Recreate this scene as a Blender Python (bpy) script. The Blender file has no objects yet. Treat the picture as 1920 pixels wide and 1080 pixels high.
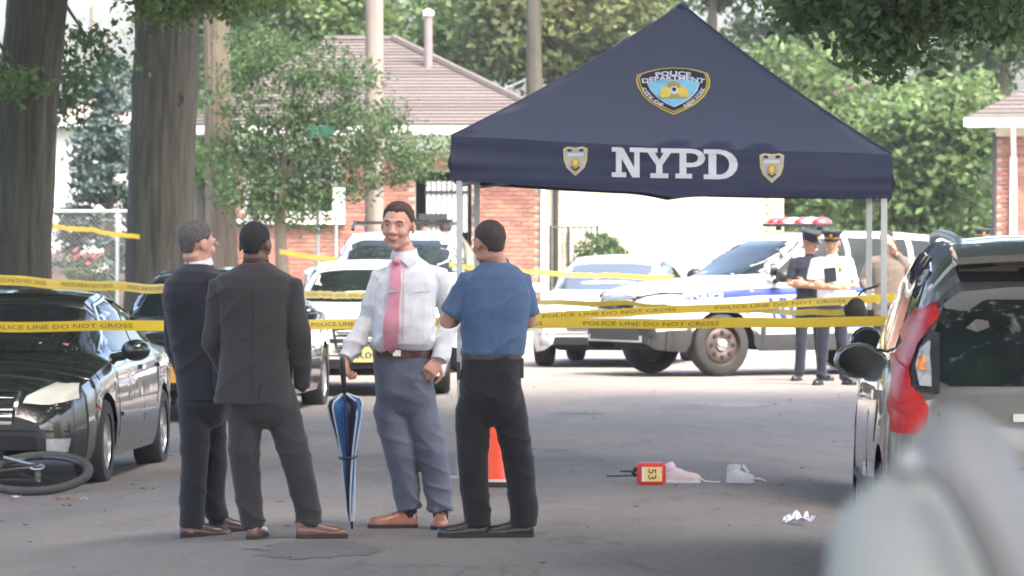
import bpy, bmesh, math, random
import numpy as np
from mathutils import Vector, Matrix, noise
from mathutils.bvhtree import BVHTree

# ---------------------------------------------------------------- camera, sky, sun, exposure
scene = bpy.context.scene
COL = scene.collection
F = 9600.0        # focal length in photo pixels (1920 wide)
CH = 1.72         # camera height, metres
HY = 432.0        # horizon row in the photo
cam_d = bpy.data.cameras.new('camera')
cam = bpy.data.objects.new('camera', cam_d)
COL.objects.link(cam)
cam_d.sensor_width = 36.0
cam_d.lens = 36.0 * F / 1920.0
cam_d.clip_start = 0.2
cam_d.clip_end = 2000.0
cam.location = (0, 0, CH)
cam.rotation_euler = (math.radians(90) - math.atan((540 - HY) / F), 0, 0)
cam_d.dof.use_dof = True
cam_d.dof.focus_distance = 31.0
cam_d.dof.aperture_fstop = 8.0
scene.camera = cam

TO_SUN = Vector((0.30, -0.42, 0.86)).normalized()
world = bpy.data.worlds.new('World')
scene.world = world
world.use_nodes = True
wn = world.node_tree
bg = wn.nodes['Background']
sky = wn.nodes.new('ShaderNodeTexSky')
sky.sky_type = 'NISHITA'
sky.sun_disc = False
sky.sun_elevation = math.asin(TO_SUN.z)
sky.sun_rotation = math.atan2(TO_SUN.x, TO_SUN.y)
sky.air_density = 0.85
sky.dust_density = 5.0
sky.ozone_density = 0.0
wn.links.new(sky.outputs[0], bg.inputs[0])
bg.inputs[1].default_value = 0.15
sun_d = bpy.data.lights.new('sun', 'SUN')
sun_d.energy = 1.25
sun_d.angle = math.radians(16.0)
sun_d.color = (1.0, 0.95, 0.88)
sun = bpy.data.objects.new('sun', sun_d)
COL.objects.link(sun)
sun.rotation_euler = (-TO_SUN).to_track_quat('-Z', 'Y').to_euler()
sun.location = (10, -10, 40)

scene.view_settings.view_transform = 'Standard'
scene.view_settings.look = 'None'
scene.view_settings.gamma = 1.0
scene.view_settings.exposure = 2.62
scene.render.engine = 'CYCLES'
scene.cycles.use_denoising = True
scene.cycles.max_bounces = 6
scene.cycles.filter_width = 1.7

# ---------------------------------------------------------------- helpers
R = random.Random(7)
NPR = np.random.default_rng(11)
TMP = bpy.data.scenes.new('temporary')


def smooth01(t):
    t = max(0.0, min(1.0, t))
    return t * t * (3 - 2 * t)


def lerp(a, b, t):
    return a + (b - a) * t


def interp(pts, x):
    if x <= pts[0][0]:
        return pts[0][1]
    for (a, va), (b, vb) in zip(pts, pts[1:]):
        if x <= b:
            return lerp(va, vb, (x - a) / (b - a))
    return pts[-1][1]


def ground(x, y):
    """height of the road: crowned near the camera, level at the crossing"""
    w = smooth01((y - 42) / 12)
    crown = -0.20 * smooth01((abs(x) - 1.2) / 2.4)
    return lerp(crown, -0.06, w)


def at(px, py, Y):
    return Vector(((px - 960) * Y / F, Y, CH - (py - HY) * Y / F))


def foot(px, py):
    """ground point seen at a photo pixel"""
    Y = F * CH / (py - HY)
    for _ in range(8):
        Y = F * (CH - ground((px - 960) * Y / F, Y)) / (py - HY)
    x = (px - 960) * Y / F
    return Vector((x, Y, ground(x, Y)))


class MB:
    """collects shapes, then links them as one mesh object"""

    def __init__(s):
        s.v, s.f, s.m = [], [], []

    def add(s, vs, fs, mi=0):
        o = len(s.v)
        s.v += [tuple(v) for v in vs]
        s.f += [tuple(i + o for i in f) for f in fs]
        s.m += [mi] * len(fs)
        return s

    def box(s, c, size, rot=None, mi=0):
        c = Vector(c)
        hx, hy, hz = size[0] / 2, size[1] / 2, size[2] / 2
        vs = [Vector((x, y, z)) for x in (-hx, hx) for y in (-hy, hy) for z in (-hz, hz)]
        if rot is not None:
            vs = [rot @ v for v in vs]
        return s.add([v + c for v in vs], [(0, 1, 3, 2), (4, 6, 7, 5), (0, 4, 5, 1), (2, 3, 7, 6), (0, 2, 6, 4), (1, 5, 7, 3)], mi)

    def loft(s, rings, mi=0, cap=True, closed=True):
        n = len(rings[0])
        vs = [p for r in rings for p in r]
        fs = []
        m = n if closed else n - 1
        for i in range(len(rings) - 1):
            for k in range(m):
                a, b = i * n + k, i * n + (k + 1) % n
                fs.append((a, b, b + n, a + n))
        if cap and closed:
            fs.append(tuple(reversed(range(n))))
            fs.append(tuple((len(rings) - 1) * n + k for k in range(n)))
        return s.add(vs, fs, mi)

    def tube(s, pts, rad, n=8, mi=0, ratio=1.0, up=None, round_ends=False):
        pts = [Vector(p) for p in pts]
        rad = [rad] * len(pts) if not hasattr(rad, '__len__') else list(rad)
        if round_ends:
            d0 = (pts[0] - pts[1]).normalized()
            d1 = (pts[-1] - pts[-2]).normalized()
            r0, r1 = rad[0], rad[-1]
            pts = [pts[0] + d0 * r0 * 0.95, pts[0] + d0 * r0 * 0.6] + pts + [pts[-1] + d1 * r1 * 0.6, pts[-1] + d1 * r1 * 0.95]
            rad = [r0 * 0.3, r0 * 0.8] + rad + [r1 * 0.8, r1 * 0.3]
        rings = []
        ref = Vector(up) if up is not None else None
        for i, p in enumerate(pts):
            t = (pts[min(i + 1, len(pts) - 1)] - pts[max(i - 1, 0)])
            t = t.normalized() if t.length > 1e-9 else Vector((0, 0, 1))
            if ref is None:
                ref = Vector((1, 0, 0)) if abs(t.x) < 0.8 else Vector((0, 1, 0))
            a = (ref - t * ref.dot(t))
            a = a.normalized() if a.length > 1e-6 else t.orthogonal().normalized()
            b = t.cross(a)
            ref = a
            rings.append([p + a * (rad[i] * math.cos(2 * math.pi * k / n)) + b * (rad[i] * ratio * math.sin(2 * math.pi * k / n)) for k in range(n)])
        return s.loft(rings, mi)

    def ellipsoid(s, c, r, rot=None, nu=16, nv=10, mi=0):
        c = Vector(c)
        rings = []
        for j in range(1, nv):
            th = math.pi * j / nv
            ring = []
            for k in range(nu):
                ph = 2 * math.pi * k / nu
                v = Vector((r[0] * math.sin(th) * math.cos(ph), r[1] * math.sin(th) * math.sin(ph), -r[2] * math.cos(th)))
                ring.append(c + (rot @ v if rot is not None else v))
            rings.append(ring)
        n0 = len(s.v)
        s.loft(rings, mi, cap=False)
        b = Vector((0, 0, -r[2])); t = Vector((0, 0, r[2]))
        if rot is not None:
            b, t = rot @ b, rot @ t
        s.v += [tuple(c + b), tuple(c + t)]
        ib, it = len(s.v) - 2, len(s.v) - 1
        last = n0 + (nv - 2) * nu
        for k in range(nu):
            s.f += [(ib, n0 + (k + 1) % nu, n0 + k), (it, last + k, last + (k + 1) % nu)]
            s.m += [mi, mi]
        return s

    def lathe(s, prof, n=24, axis='Z', c=(0, 0, 0), mi=0, cap=False):
        rings = []
        for r, h in prof:
            ring = []
            for k in range(n):
                a = 2 * math.pi * k / n
                x, y = r * math.cos(a), r * math.sin(a)
                p = (x, y, h) if axis == 'Z' else ((x, h, y) if axis == 'Y' else (h, x, y))
                ring.append(Vector(p) + Vector(c))
            rings.append(ring)
        return s.loft(rings, mi, cap=cap)

    def poly(s, pts, mi=0):
        return s.add(pts, [tuple(range(len(pts)))], mi)

    def xform(s, M):
        s.v = [tuple(M @ Vector(v)) for v in s.v]
        return s

    def mesh(s, name='mesh'):
        me = bpy.data.meshes.new(name)
        me.from_pydata(s.v, [], s.f)
        me.polygons.foreach_set('material_index', s.m)
        return me

    def build(s, name, mats, parent=None, smooth=True, angle=40, fix=False):
        me = s.mesh(name)
        if fix:
            bm = bmesh.new(); bm.from_mesh(me)
            bmesh.ops.recalc_face_normals(bm, faces=bm.faces)
            bm.to_mesh(me); bm.free()
        return link(name, me, mats, parent, smooth, angle)


def link(name, me, mats, parent=None, smooth=True, angle=40):
    for m in (mats if isinstance(mats, (list, tuple)) else [mats]):
        me.materials.append(m)
    if smooth:
        me.polygons.foreach_set('use_smooth', [True] * len(me.polygons))
        if angle:
            me.set_sharp_from_angle(angle=math.radians(angle))
    me.update()
    o = bpy.data.objects.new(name, me)
    COL.objects.link(o)
    o.parent = parent
    return o


def thing(name, label, cat, loc=(0, 0, 0), rotz=0.0, group=None):
    o = bpy.data.objects.new(name, None)
    o.empty_display_size = 0.2
    COL.objects.link(o)
    o.location = loc
    o.rotation_euler = (0, 0, rotz)
    return tag(o, label, cat, group)


def tag(o, label, cat, group=None):
    o['label'] = label
    o['category'] = cat
    if group:
        o['group'] = group
    return o


def structure(o):
    o['kind'] = 'structure'
    return o


def stuff(o):
    o['kind'] = 'stuff'
    return o


def fast_mesh(name, verts, nper):
    """verts: (N*nper,3) array of separate polygons with nper corners each"""
    me = bpy.data.meshes.new(name)
    nv = len(verts)
    me.vertices.add(nv)
    me.vertices.foreach_set('co', np.ascontiguousarray(verts, dtype=np.float32).ravel())
    me.loops.add(nv)
    me.loops.foreach_set('vertex_index', np.arange(nv, dtype=np.int32))
    me.polygons.add(nv // nper)
    me.polygons.foreach_set('loop_start', np.arange(0, nv, nper, dtype=np.int32))
    me.update(calc_edges=True)
    return me


def evaluated(me, mods):
    o = bpy.data.objects.new('temporary', me)
    TMP.collection.objects.link(o)
    for kind, props in mods:
        m = o.modifiers.new(kind, kind)
        for k, v in props.items():
            setattr(m, k, v)
    vl = TMP.view_layers[0]
    vl.update()
    dg = vl.depsgraph
    dg.update()
    out = bpy.data.meshes.new_from_object(o.evaluated_get(dg))
    bpy.data.objects.remove(o)
    return out


def remesh(mb, voxel, iters=4, disp=None):
    me = mb.mesh()
    bm = bmesh.new(); bm.from_mesh(me)
    bmesh.ops.recalc_face_normals(bm, faces=bm.faces)
    bm.to_mesh(me); bm.free()
    out = evaluated(me, [('REMESH', dict(mode='VOXEL', voxel_size=voxel, use_smooth_shade=True)), ('SMOOTH', dict(factor=0.5, iterations=iters))])
    out.materials.clear()
    if disp is not None:
        out.update()
        n = len(out.vertices)
        co = np.empty(n * 3, np.float32); no = np.empty(n * 3, np.float32)
        out.vertices.foreach_get('co', co)
        out.vertex_normals.foreach_get('vector', no)
        co = co.reshape(-1, 3); no = no.reshape(-1, 3)
        d = np.array([disp(Vector(p)) for p in co.tolist()], dtype=np.float32)
        co += no * d[:, None]
        out.vertices.foreach_set('co', co.ravel())
        out.update()
    return out


def ridged(p, fx, fy, fz, seed=0.0):
    return 1.0 - 2.0 * abs(noise.noise(Vector((p.x * fx + seed, p.y * fy - seed, p.z * fz + 2 * seed))))


_text_cache = {}


def text_polys(txt, bold=0.0):
    """flat letters as (verts2d, faces); cap height about 0.7"""
    key = (txt, bold)
    if key not in _text_cache:
        cu = bpy.data.curves.new('lettering', 'FONT')
        cu.body = txt
        cu.size = 1.0
        cu.resolution_u = 2
        cu.offset = bold
        o = bpy.data.objects.new('lettering', cu)
        TMP.collection.objects.link(o)
        vl = TMP.view_layers[0]
        vl.update()
        dg = vl.depsgraph
        dg.update()
        me = bpy.data.meshes.new_from_object(o.evaluated_get(dg))
        _text_cache[key] = ([(v.co.x, v.co.y) for v in me.vertices], [tuple(p.vertices) for p in me.polygons])
        bpy.data.objects.remove(o)
    return _text_cache[key]


def text_box(txt, bold=0.0):
    vs, fs = text_polys(txt, bold)
    xs = [v[0] for v in vs]; ys = [v[1] for v in vs]
    return min(xs), max(xs), min(ys), max(ys)


def put_text(mb, txt, fn, w, h, mi=0, bold=0.0):
    """lettering fitted to w x h; fn(u, v) maps centred metres to a point"""
    vs, fs = text_polys(txt, bold)
    x0, x1, y0, y1 = text_box(txt, bold)
    mb.add([fn(((x - x0) / (x1 - x0) - 0.5) * w, ((y - y0) / (y1 - y0) - 0.5) * h) for x, y in vs], fs, mi)


def patch(bvh, poly, origin, u, v, d, off, name, mat, parent, cuts=3, line=None):
    """a sheet following a surface: 2-D outline in the plane (origin,u,v), thrown along d"""
    bm = bmesh.new()
    for pl in (poly if isinstance(poly[0][0], (list, tuple)) else [poly]):
        bvs = [bm.verts.new((a, b, 0)) for a, b in pl]
        bm.faces.new(bvs)
    bmesh.ops.triangulate(bm, faces=bm.faces[:])
    if cuts:
        bmesh.ops.subdivide_edges(bm, edges=bm.edges[:], cuts=cuts, use_grid_fill=True)
    origin, u, v, d = Vector(origin), Vector(u), Vector(v), Vector(d).normalized()
    for w in bm.verts:
        p = origin + u * w.co.x + v * w.co.y
        hit, nor, _, dist = bvh.ray_cast(p, d, 6.0)
        if hit is None:
            hit, nor, _, dist = bvh.find_nearest(p)
        if nor.dot(d) > 0:
            nor = -nor
        w.co = hit + nor * off - d * 0.001
    # short skirt so that the sheet meets the surface
    edges = [e for e in bm.edges if e.is_boundary]
    ret = bmesh.ops.extrude_edge_only(bm, edges=edges)
    for w in ret['geom']:
        if isinstance(w, bmesh.types.BMVert):
            w.co += d * (off + 0.004)
    bmesh.ops.recalc_face_normals(bm, faces=bm.faces)
    me = bpy.data.meshes.new(name)
    bm.to_mesh(me); bm.free()
    return link(name, me, mat, parent, True, 50)


def strip2(pts, w):
    """2-D quads along a polyline"""
    out = []
    for (a, b), (c, e) in zip(pts, pts[1:]):
        dx, dy = c - a, e - b
        L = math.hypot(dx, dy) or 1
        nx, ny = -dy / L * w / 2, dx / L * w / 2
        out.append([(a + nx, b + ny), (c + nx, e + ny), (c - nx, e - ny), (a - nx, b - ny)])
    return out


# ---------------------------------------------------------------- materials
_M = {}


def mat(name, rgb=(0.5, 0.5, 0.5), rough=0.6, metal=0.0, var=0.12, scale=6.0, bump=0.0, bscale=60.0, coat=0.0, spec=0.5,
        rnd=0.0, stretch=(1, 1, 1), rgb2=None, emit=0.0, sheen=0.0, transl=0.0, alpha_t=0.0):
    if name in _M:
        return _M[name]
    m = bpy.data.materials.new(name)
    m.use_nodes = True
    nt = m.node_tree
    N, Lk = nt.nodes, nt.links
    b = N['Principled BSDF']
    b.inputs['Roughness'].default_value = rough
    b.inputs['Metallic'].default_value = metal
    b.inputs['Coat Weight'].default_value = coat
    b.inputs['Coat Roughness'].default_value = 0.04
    b.inputs['Specular IOR Level'].default_value = spec
    b.inputs['Sheen Weight'].default_value = sheen
    tc = N.new('ShaderNodeTexCoord')
    mp = N.new('ShaderNodeMapping')
    mp.inputs['Scale'].default_value = stretch
    Lk.new(tc.outputs['Object'], mp.inputs[0])
    nz = N.new('ShaderNodeTexNoise')
    nz.inputs['Scale'].default_value = scale
    nz.inputs['Detail'].default_value = 6
    nz.inputs['Roughness'].default_value = 0.65
    Lk.new(mp.outputs[0], nz.inputs['Vector'])
    mix = N.new('ShaderNodeMix')
    mix.data_type = 'RGBA'
    a2 = rgb2 if rgb2 is not None else tuple(min(1, c * (1 + var)) for c in rgb)
    a1 = rgb if rgb2 is not None else tuple(c * (1 - var) for c in rgb)
    mix.inputs[6].default_value = (*a1, 1)
    mix.inputs[7].default_value = (*a2, 1)
    cr = N.new('ShaderNodeMapRange')
    cr.inputs[1].default_value = 0.3
    cr.inputs[2].default_value = 0.7
    Lk.new(nz.outputs[0], cr.inputs[0])
    Lk.new(cr.outputs[0], mix.inputs[0])
    col = mix.outputs[2]
    if rnd:
        oi = N.new('ShaderNodeObjectInfo')
        ge = N.new('ShaderNodeNewGeometry')
        ad = N.new('ShaderNodeMath'); ad.operation = 'ADD'
        Lk.new(oi.outputs['Random'], ad.inputs[0]); Lk.new(ge.outputs['Random Per Island'], ad.inputs[1])
        fr = N.new('ShaderNodeMath'); fr.operation = 'FRACT'
        Lk.new(ad.outputs[0], fr.inputs[0])
        mr = N.new('ShaderNodeMapRange')
        mr.inputs[3].default_value = 1 - rnd
        mr.inputs[4].default_value = 1 + rnd
        Lk.new(fr.outputs[0], mr.inputs[0])
        hs = N.new('ShaderNodeHueSaturation')
        Lk.new(mr.outputs[0], hs.inputs['Value'])
        Lk.new(col, hs.inputs['Color'])
        mr2 = N.new('ShaderNodeMapRange')
        mr2.inputs[3].default_value = 0.5 - rnd * 0.04
        mr2.inputs[4].default_value = 0.5 + rnd * 0.04
        sw = N.new('ShaderNodeMath'); sw.operation = 'MULTIPLY'; sw.inputs[1].default_value = 7.31
        f2 = N.new('ShaderNodeMath'); f2.operation = 'FRACT'
        Lk.new(fr.outputs[0], sw.inputs[0]); Lk.new(sw.outputs[0], f2.inputs[0]); Lk.new(f2.outputs[0], mr2.inputs[0])
        Lk.new(mr2.outputs[0], hs.inputs['Hue'])
        col = hs.outputs[0]
    Lk.new(col, b.inputs['Base Color'])
    if emit:
        Lk.new(col, b.inputs['Emission Color'])
        b.inputs['Emission Strength'].default_value = emit
    if bump:
        n2 = N.new('ShaderNodeTexNoise')
        n2.inputs['Scale'].default_value = bscale
        n2.inputs['Detail'].default_value = 5
        Lk.new(mp.outputs[0], n2.inputs['Vector'])
        bp = N.new('ShaderNodeBump')
        bp.inputs['Strength'].default_value = bump
        bp.inputs['Distance'].default_value = 0.02
        Lk.new(n2.outputs[0], bp.inputs['Height'])
        Lk.new(bp.outputs[0], b.inputs['Normal'])
    if transl:
        tr = N.new('ShaderNodeBsdfTranslucent')
        Lk.new(col, tr.inputs[0])
        ms = N.new('ShaderNodeMixShader')
        ms.inputs[0].default_value = transl
        Lk.new(b.outputs[0], ms.inputs[1]); Lk.new(tr.outputs[0], ms.inputs[2])
        Lk.new(ms.outputs[0], N['Material Output'].inputs[0])
    if alpha_t:
        tr = N.new('ShaderNodeBsdfTransparent')
        ms = N.new('ShaderNodeMixShader')
        ms.inputs[0].default_value = alpha_t
        Lk.new(b.outputs[0], ms.inputs[1]); Lk.new(tr.outputs[0], ms.inputs[2])
        Lk.new(ms.outputs[0], N['Material Output'].inputs[0])
    _M[name] = m
    return m


def asphalt(name, c1, c2, crack=1.0):
    m = bpy.data.materials.new(name)
    m.use_nodes = True
    nt = m.node_tree
    N, Lk = nt.nodes, nt.links
    b = N['Principled BSDF']
    b.inputs['Roughness'].default_value = 0.82
    tc = N.new('ShaderNodeTexCoord')

    def nz(scale, detail=6, rough=0.6, st=(1, 1, 1)):
        mp = N.new('ShaderNodeMapping'); mp.inputs['Scale'].default_value = st
        Lk.new(tc.outputs['Object'], mp.inputs[0])
        n = N.new('ShaderNodeTexNoise')
        n.inputs['Scale'].default_value = scale; n.inputs['Detail'].default_value = detail; n.inputs['Roughness'].default_value = rough
        Lk.new(mp.outputs[0], n.inputs['Vector'])
        return n.outputs[0]

    def rng(x, a, c, lo=0.0, hi=1.0):
        r = N.new('ShaderNodeMapRange')
        r.inputs[1].default_value = a; r.inputs[2].default_value = c; r.inputs[3].default_value = lo; r.inputs[4].default_value = hi
        Lk.new(x, r.inputs[0]); return r.outputs[0]

    def mixc(f, a, c):
        x = N.new('ShaderNodeMix'); x.data_type = 'RGBA'
        Lk.new(f, x.inputs[0])
        for i, q in ((6, a), (7, c)):
            if isinstance(q, tuple):
                x.inputs[i].default_value = (*q, 1)
            else:
                Lk.new(q, x.inputs[i])
        return x.outputs[2]

    def mul(a, c):
        x = N.new('ShaderNodeMath'); x.operation = 'MULTIPLY'
        Lk.new(a, x.inputs[0])
        if isinstance(c, float):
            x.inputs[1].default_value = c
        else:
            Lk.new(c, x.inputs[1])
        return x.outputs[0]

    col = mixc(rng(nz(0.22, 5, 0.6, (1, 0.45, 1)), 0.35, 0.65), c1, c2)          # broad wear
    col = mixc(mul(rng(nz(1.3, 7, 0.7, (1, 0.4, 1)), 0.46, 0.70), 0.6), col, tuple(c * 0.62 for c in c1))
    col = mixc(mul(rng(nz(6, 6, 0.75, (1, 0.3, 1)), 0.52, 0.75), 0.4), col, tuple(c * 0.6 for c in c1))
    col = mixc(mul(rng(nz(30, 3, 0.6), 0.55, 0.72), 0.6), col, tuple(min(1, c * 1.6) for c in c2))       # aggregate
    col = mixc(mul(rng(nz(55, 2, 0.5), 0.55, 0.72), 0.5), col, tuple(c * 0.45 for c in c1))
    # cracks
    mp = N.new('ShaderNodeMapping'); mp.inputs['Scale'].default_value = (1, 0.28, 1)
    Lk.new(tc.outputs['Object'], mp.inputs[0])
    wz = N.new('ShaderNodeTexNoise'); wz.inputs['Scale'].default_value = 2.2; wz.inputs['Detail'].default_value = 5
    Lk.new(mp.outputs[0], wz.inputs['Vector'])
    ad = N.new('ShaderNodeVectorMath'); ad.operation = 'ADD'
    Lk.new(mp.outputs[0], ad.inputs[0]); Lk.new(wz.outputs['Color'], ad.inputs[1])
    vo = N.new('ShaderNodeTexVoronoi'); vo.feature = 'DISTANCE_TO_EDGE'; vo.inputs['Scale'].default_value = 0.55
    Lk.new(ad.outputs[0], vo.inputs['Vector'])
    cm = mul(mul(rng(vo.outputs[0], 0.0, 0.022, 1.0, 0.0), rng(nz(0.6, 3), 0.5, 0.6)), 0.42 * crack)
    col = mixc(cm, col, tuple(c * 0.3 for c in c1))
    Lk.new(col, b.inputs['Base Color'])
    bp = N.new('ShaderNodeBump'); bp.inputs['Strength'].default_value = 0.35; bp.inputs['Distance'].default_value = 0.008
    Lk.new(nz(70, 4), bp.inputs['Height'])
    Lk.new(bp.outputs[0], b.inputs['Normal'])
    return m


M_ROAD = asphalt('worn asphalt', (0.165, 0.142, 0.122), (0.215, 0.188, 0.164))
M_ROAD2 = asphalt('pale worn asphalt', (0.21, 0.20, 0.19), (0.27, 0.26, 0.25), 0.5)
M_CONC = mat('concrete', (0.36, 0.35, 0.33), 0.85, var=0.15, scale=3, bump=0.3)
M_GRASS = mat('lawn', (0.05, 0.085, 0.025), 0.9, var=0.4, scale=9, bump=0.8, bscale=30)
M_EARTH = mat('bare earth', (0.12, 0.09, 0.065), 0.95, var=0.3, scale=5, bump=0.8)
M_BARK = mat('grey bark', (0.036, 0.033, 0.024), 0.95, rgb2=(0.085, 0.078, 0.058), scale=10, stretch=(1, 1, 0.16), bump=1.0, bscale=22)
M_BARK2 = mat('brown bark', (0.105, 0.08, 0.056), 0.95, rgb2=(0.19, 0.155, 0.115), scale=9, stretch=(1, 1, 0.15), bump=0.9, bscale=20)
M_LEAF = mat('oak leaves', (0.060, 0.110, 0.040), 0.55, rgb2=(0.105, 0.165, 0.060), scale=0.7, rnd=0.4, transl=0.4)
M_LEAF2 = mat('dull small leaves', (0.055, 0.098, 0.040), 0.65, rgb2=(0.095, 0.150, 0.060), scale=0.9, rnd=0.4, transl=0.4, spec=0.25)
M_LEAF3 = mat('fresh leaves', (0.085, 0.150, 0.048), 0.6, rgb2=(0.155, 0.225, 0.074), scale=0.5, rnd=0.35, transl=0.45)
M_LEAF4 = mat('turning leaves', (0.090, 0.150, 0.055), 0.6, rgb2=(0.185, 0.175, 0.065), scale=0.8, rnd=0.35, transl=0.3)
M_SPRUCE = mat('blue green needles', (0.05, 0.085, 0.07), 0.6, rgb2=(0.09, 0.135, 0.115), scale=0.8, rnd=0.35, transl=0.15)
M_BRICK = mat('red brick', (0.29, 0.125, 0.09), 0.9, rgb2=(0.38, 0.18, 0.135), scale=3, rnd=0.22, bump=0.4)
M_BRICK2 = mat('sunlit cream brick', (0.74, 0.66, 0.50), 0.9, rgb2=(0.82, 0.75, 0.60), scale=3, rnd=0.12, bump=0.3)  # cream tone lifted, the blown-out sun on this front is put into the colour
M_MORTAR = mat('mortar', (0.42, 0.36, 0.31), 0.95, var=0.12, bump=0.3)
M_WHITE = mat('white paint', (0.80, 0.79, 0.76), 0.5, var=0.05)
M_SHINGLE = mat('grey brown shingles', (0.088, 0.071, 0.065), 0.9, rgb2=(0.135, 0.112, 0.104), scale=14, rnd=0.16, bump=0.5)
M_STEEL = mat('galvanised steel', (0.42, 0.43, 0.44), 0.42, metal=0.7, var=0.12)
M_ALU = mat('grey aluminium', (0.55, 0.56, 0.57), 0.35, metal=0.6, var=0.08)
M_BLACK = mat('black plastic', (0.018, 0.018, 0.02), 0.45, var=0.3)
M_RUBBER = mat('tyre rubber', (0.028, 0.027, 0.027), 0.8, var=0.25, bump=0.2)
M_IRON = mat('dark painted iron', (0.03, 0.03, 0.03), 0.45, var=0.2)
M_GLASS = mat('dark window glass', (0.012, 0.017, 0.016), 0.03, var=0.3, spec=0.25, coat=0.0)
M_CHROME = mat('chrome', (0.72, 0.73, 0.74), 0.12, metal=1.0, var=0.03)
M_WOODPOLE = mat('weathered pole wood', (0.19, 0.155, 0.13), 0.9, rgb2=(0.28, 0.24, 0.205), scale=8, stretch=(1, 1, 0.06), bump=0.5)

# ---------------------------------------------------------------- the setting: ground, road, pavements
def sheet(name, x0, x1, y0, y1, nx, ny, zfun, m):
    vs, fs = [], []
    for j in range(ny + 1):
        for i in range(nx + 1):
            x, y = lerp(x0, x1, i / nx), lerp(y0, y1, j / ny)
            vs.append((x, y, zfun(x, y)))
    for j in range(ny):
        for i in range(nx):
            a = j * (nx + 1) + i
            fs.append((a, a + 1, a + nx + 2, a + nx + 1))
    mb = MB(); mb.add(vs, fs)
    return structure(mb.build(name, m, None, True, 0))


XL, XR = -5.15, 4.15           # kerb lines of the street
YC0, YC1 = 70.0, 80.0          # the cross street
sheet('ground', -700, 700, -60, 1500, 20, 30, lambda x, y: -0.40 if y < 120 else -0.40, M_GRASS)
sheet('road', XL, XR, -12, YC0, 48, 82, ground, M_ROAD)
sheet('cross_street', -60, 60, YC0, YC1, 60, 10, lambda x, y: -0.06, M_ROAD2)


def kerb_run(name, x0, x1, y0, y1, h0):
    mb = MB()
    n = max(1, int(max(abs(y1 - y0), abs(x1 - x0)) / 2))
    L = []
    for i in range(n + 1):
        y = lerp(y0, y1, i / n)
        xx = x0 if abs(x0) < abs(x1) else x1
        z = ground(xx, y) if y < YC0 - 0.01 else -0.06
        L.append((y, z))
    for i in range(n):
        (ya, za), (yb, zb) = L[i], L[i + 1]
        vs = [(x, y, z + dz) for (y, z) in ((ya, za), (yb, zb)) for x in (x0, x1) for dz in (-0.3, h0)]
        mb.add(vs, [(0, 1, 3, 2), (4, 6, 7, 5), (0, 4, 5, 1), (2, 3, 7, 6), (1, 5, 7, 3)])
    return structure(mb.build(name, M_CONC, None, False, fix=True))


kerb_run('kerb', XL - 0.16, XL, -12, YC0 - 3.4, 0.13)
kerb_run('kerb', XR, XR + 0.16, -12, YC0 - 3.4, 0.13)


def slab_field(name, x0, x1, y0, y1, z, step, m, joint=0.02):
    """a pavement bed with its flags as separate pieces"""
    mb = MB(); mb.box(((x0 + x1) / 2, (y0 + y1) / 2, z - 0.25), (x1 - x0, y1 - y0, 0.46))
    base = structure(mb.build(name, M_MORTAR, None, False))
    nx, ny = max(1, round((x1 - x0) / step)), max(1, round((y1 - y0) / step))
    sx, sy = (x1 - x0) / nx, (y1 - y0) / ny
    fm = MB(); fm.box((0, 0, 0), (sx - joint, sy - joint, 0.05))
    first = None
    for j in range(ny):
        for i in range(nx):
            if first is None:
                o = fm.build('paving_flag', m, base, False); first = o
            else:
                o = first.copy(); COL.objects.link(o); o.parent = base
            o.location = (x0 + (i + 0.5) * sx, y0 + (j + 0.5) * sy, z + R.uniform(-0.004, 0.004))
            o.rotation_euler = (R.uniform(-0.004, 0.004), R.uniform(-0.004, 0.004), 0)
    return base


M_FLAG = mat('pavement flags', (0.36, 0.345, 0.325), 0.88, var=0.12, scale=2, rnd=0.12, bump=0.3)
slab_field('sidewalk', -8.6, XL - 0.165, -12, YC0 - 3.4, -0.075, 1.7, M_FLAG)
slab_field('sidewalk', XR + 0.165, 8.0, -12, YC0 - 3.4, -0.075, 1.9, M_FLAG)
slab_field('sidewalk', -40, XL - 0.165, YC0 - 3.39, YC0 - 0.2, 0.065, 1.7, M_FLAG)
slab_field('sidewalk', XR + 0.165, 40, YC0 - 3.39, YC0 - 0.2, 0.065, 1.7, M_FLAG)
slab_field('sidewalk', -40, 40, YC1 + 0.16, YC1 + 2.4, 0.065, 2.2, M_FLAG)
mb = MB(); mb.box((0, YC1 + 0.075, -0.12), (80, 0.15, 0.37)); structure(mb.build('kerb', M_CONC, None, False))
for sx in (-1, 1):
    mb = MB(); mb.box((sx * (40 + (-XL if sx < 0 else XR)) / 2, YC0 - 0.1, -0.12), (40 - (-XL if sx < 0 else XR), 0.15, 0.37))
    structure(mb.build('kerb', M_CONC, None, False))
sheet('lawn', -60, 60, YC1 + 2.4, 140, 60, 20, lambda x, y: 0.03 + 0.02 * noise.noise(Vector((x * 0.6, y * 0.6, 0))), M_GRASS)
sheet('lawn', -60, -8.6, 20, YC0 - 3.4, 20, 20, lambda x, y: -0.06, M_GRASS)

# tar patches and the rough spot on the near road
M_PATCH = asphalt('dark tar patch', (0.130, 0.113, 0.099), (0.17, 0.149, 0.131), 0.3)


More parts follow.
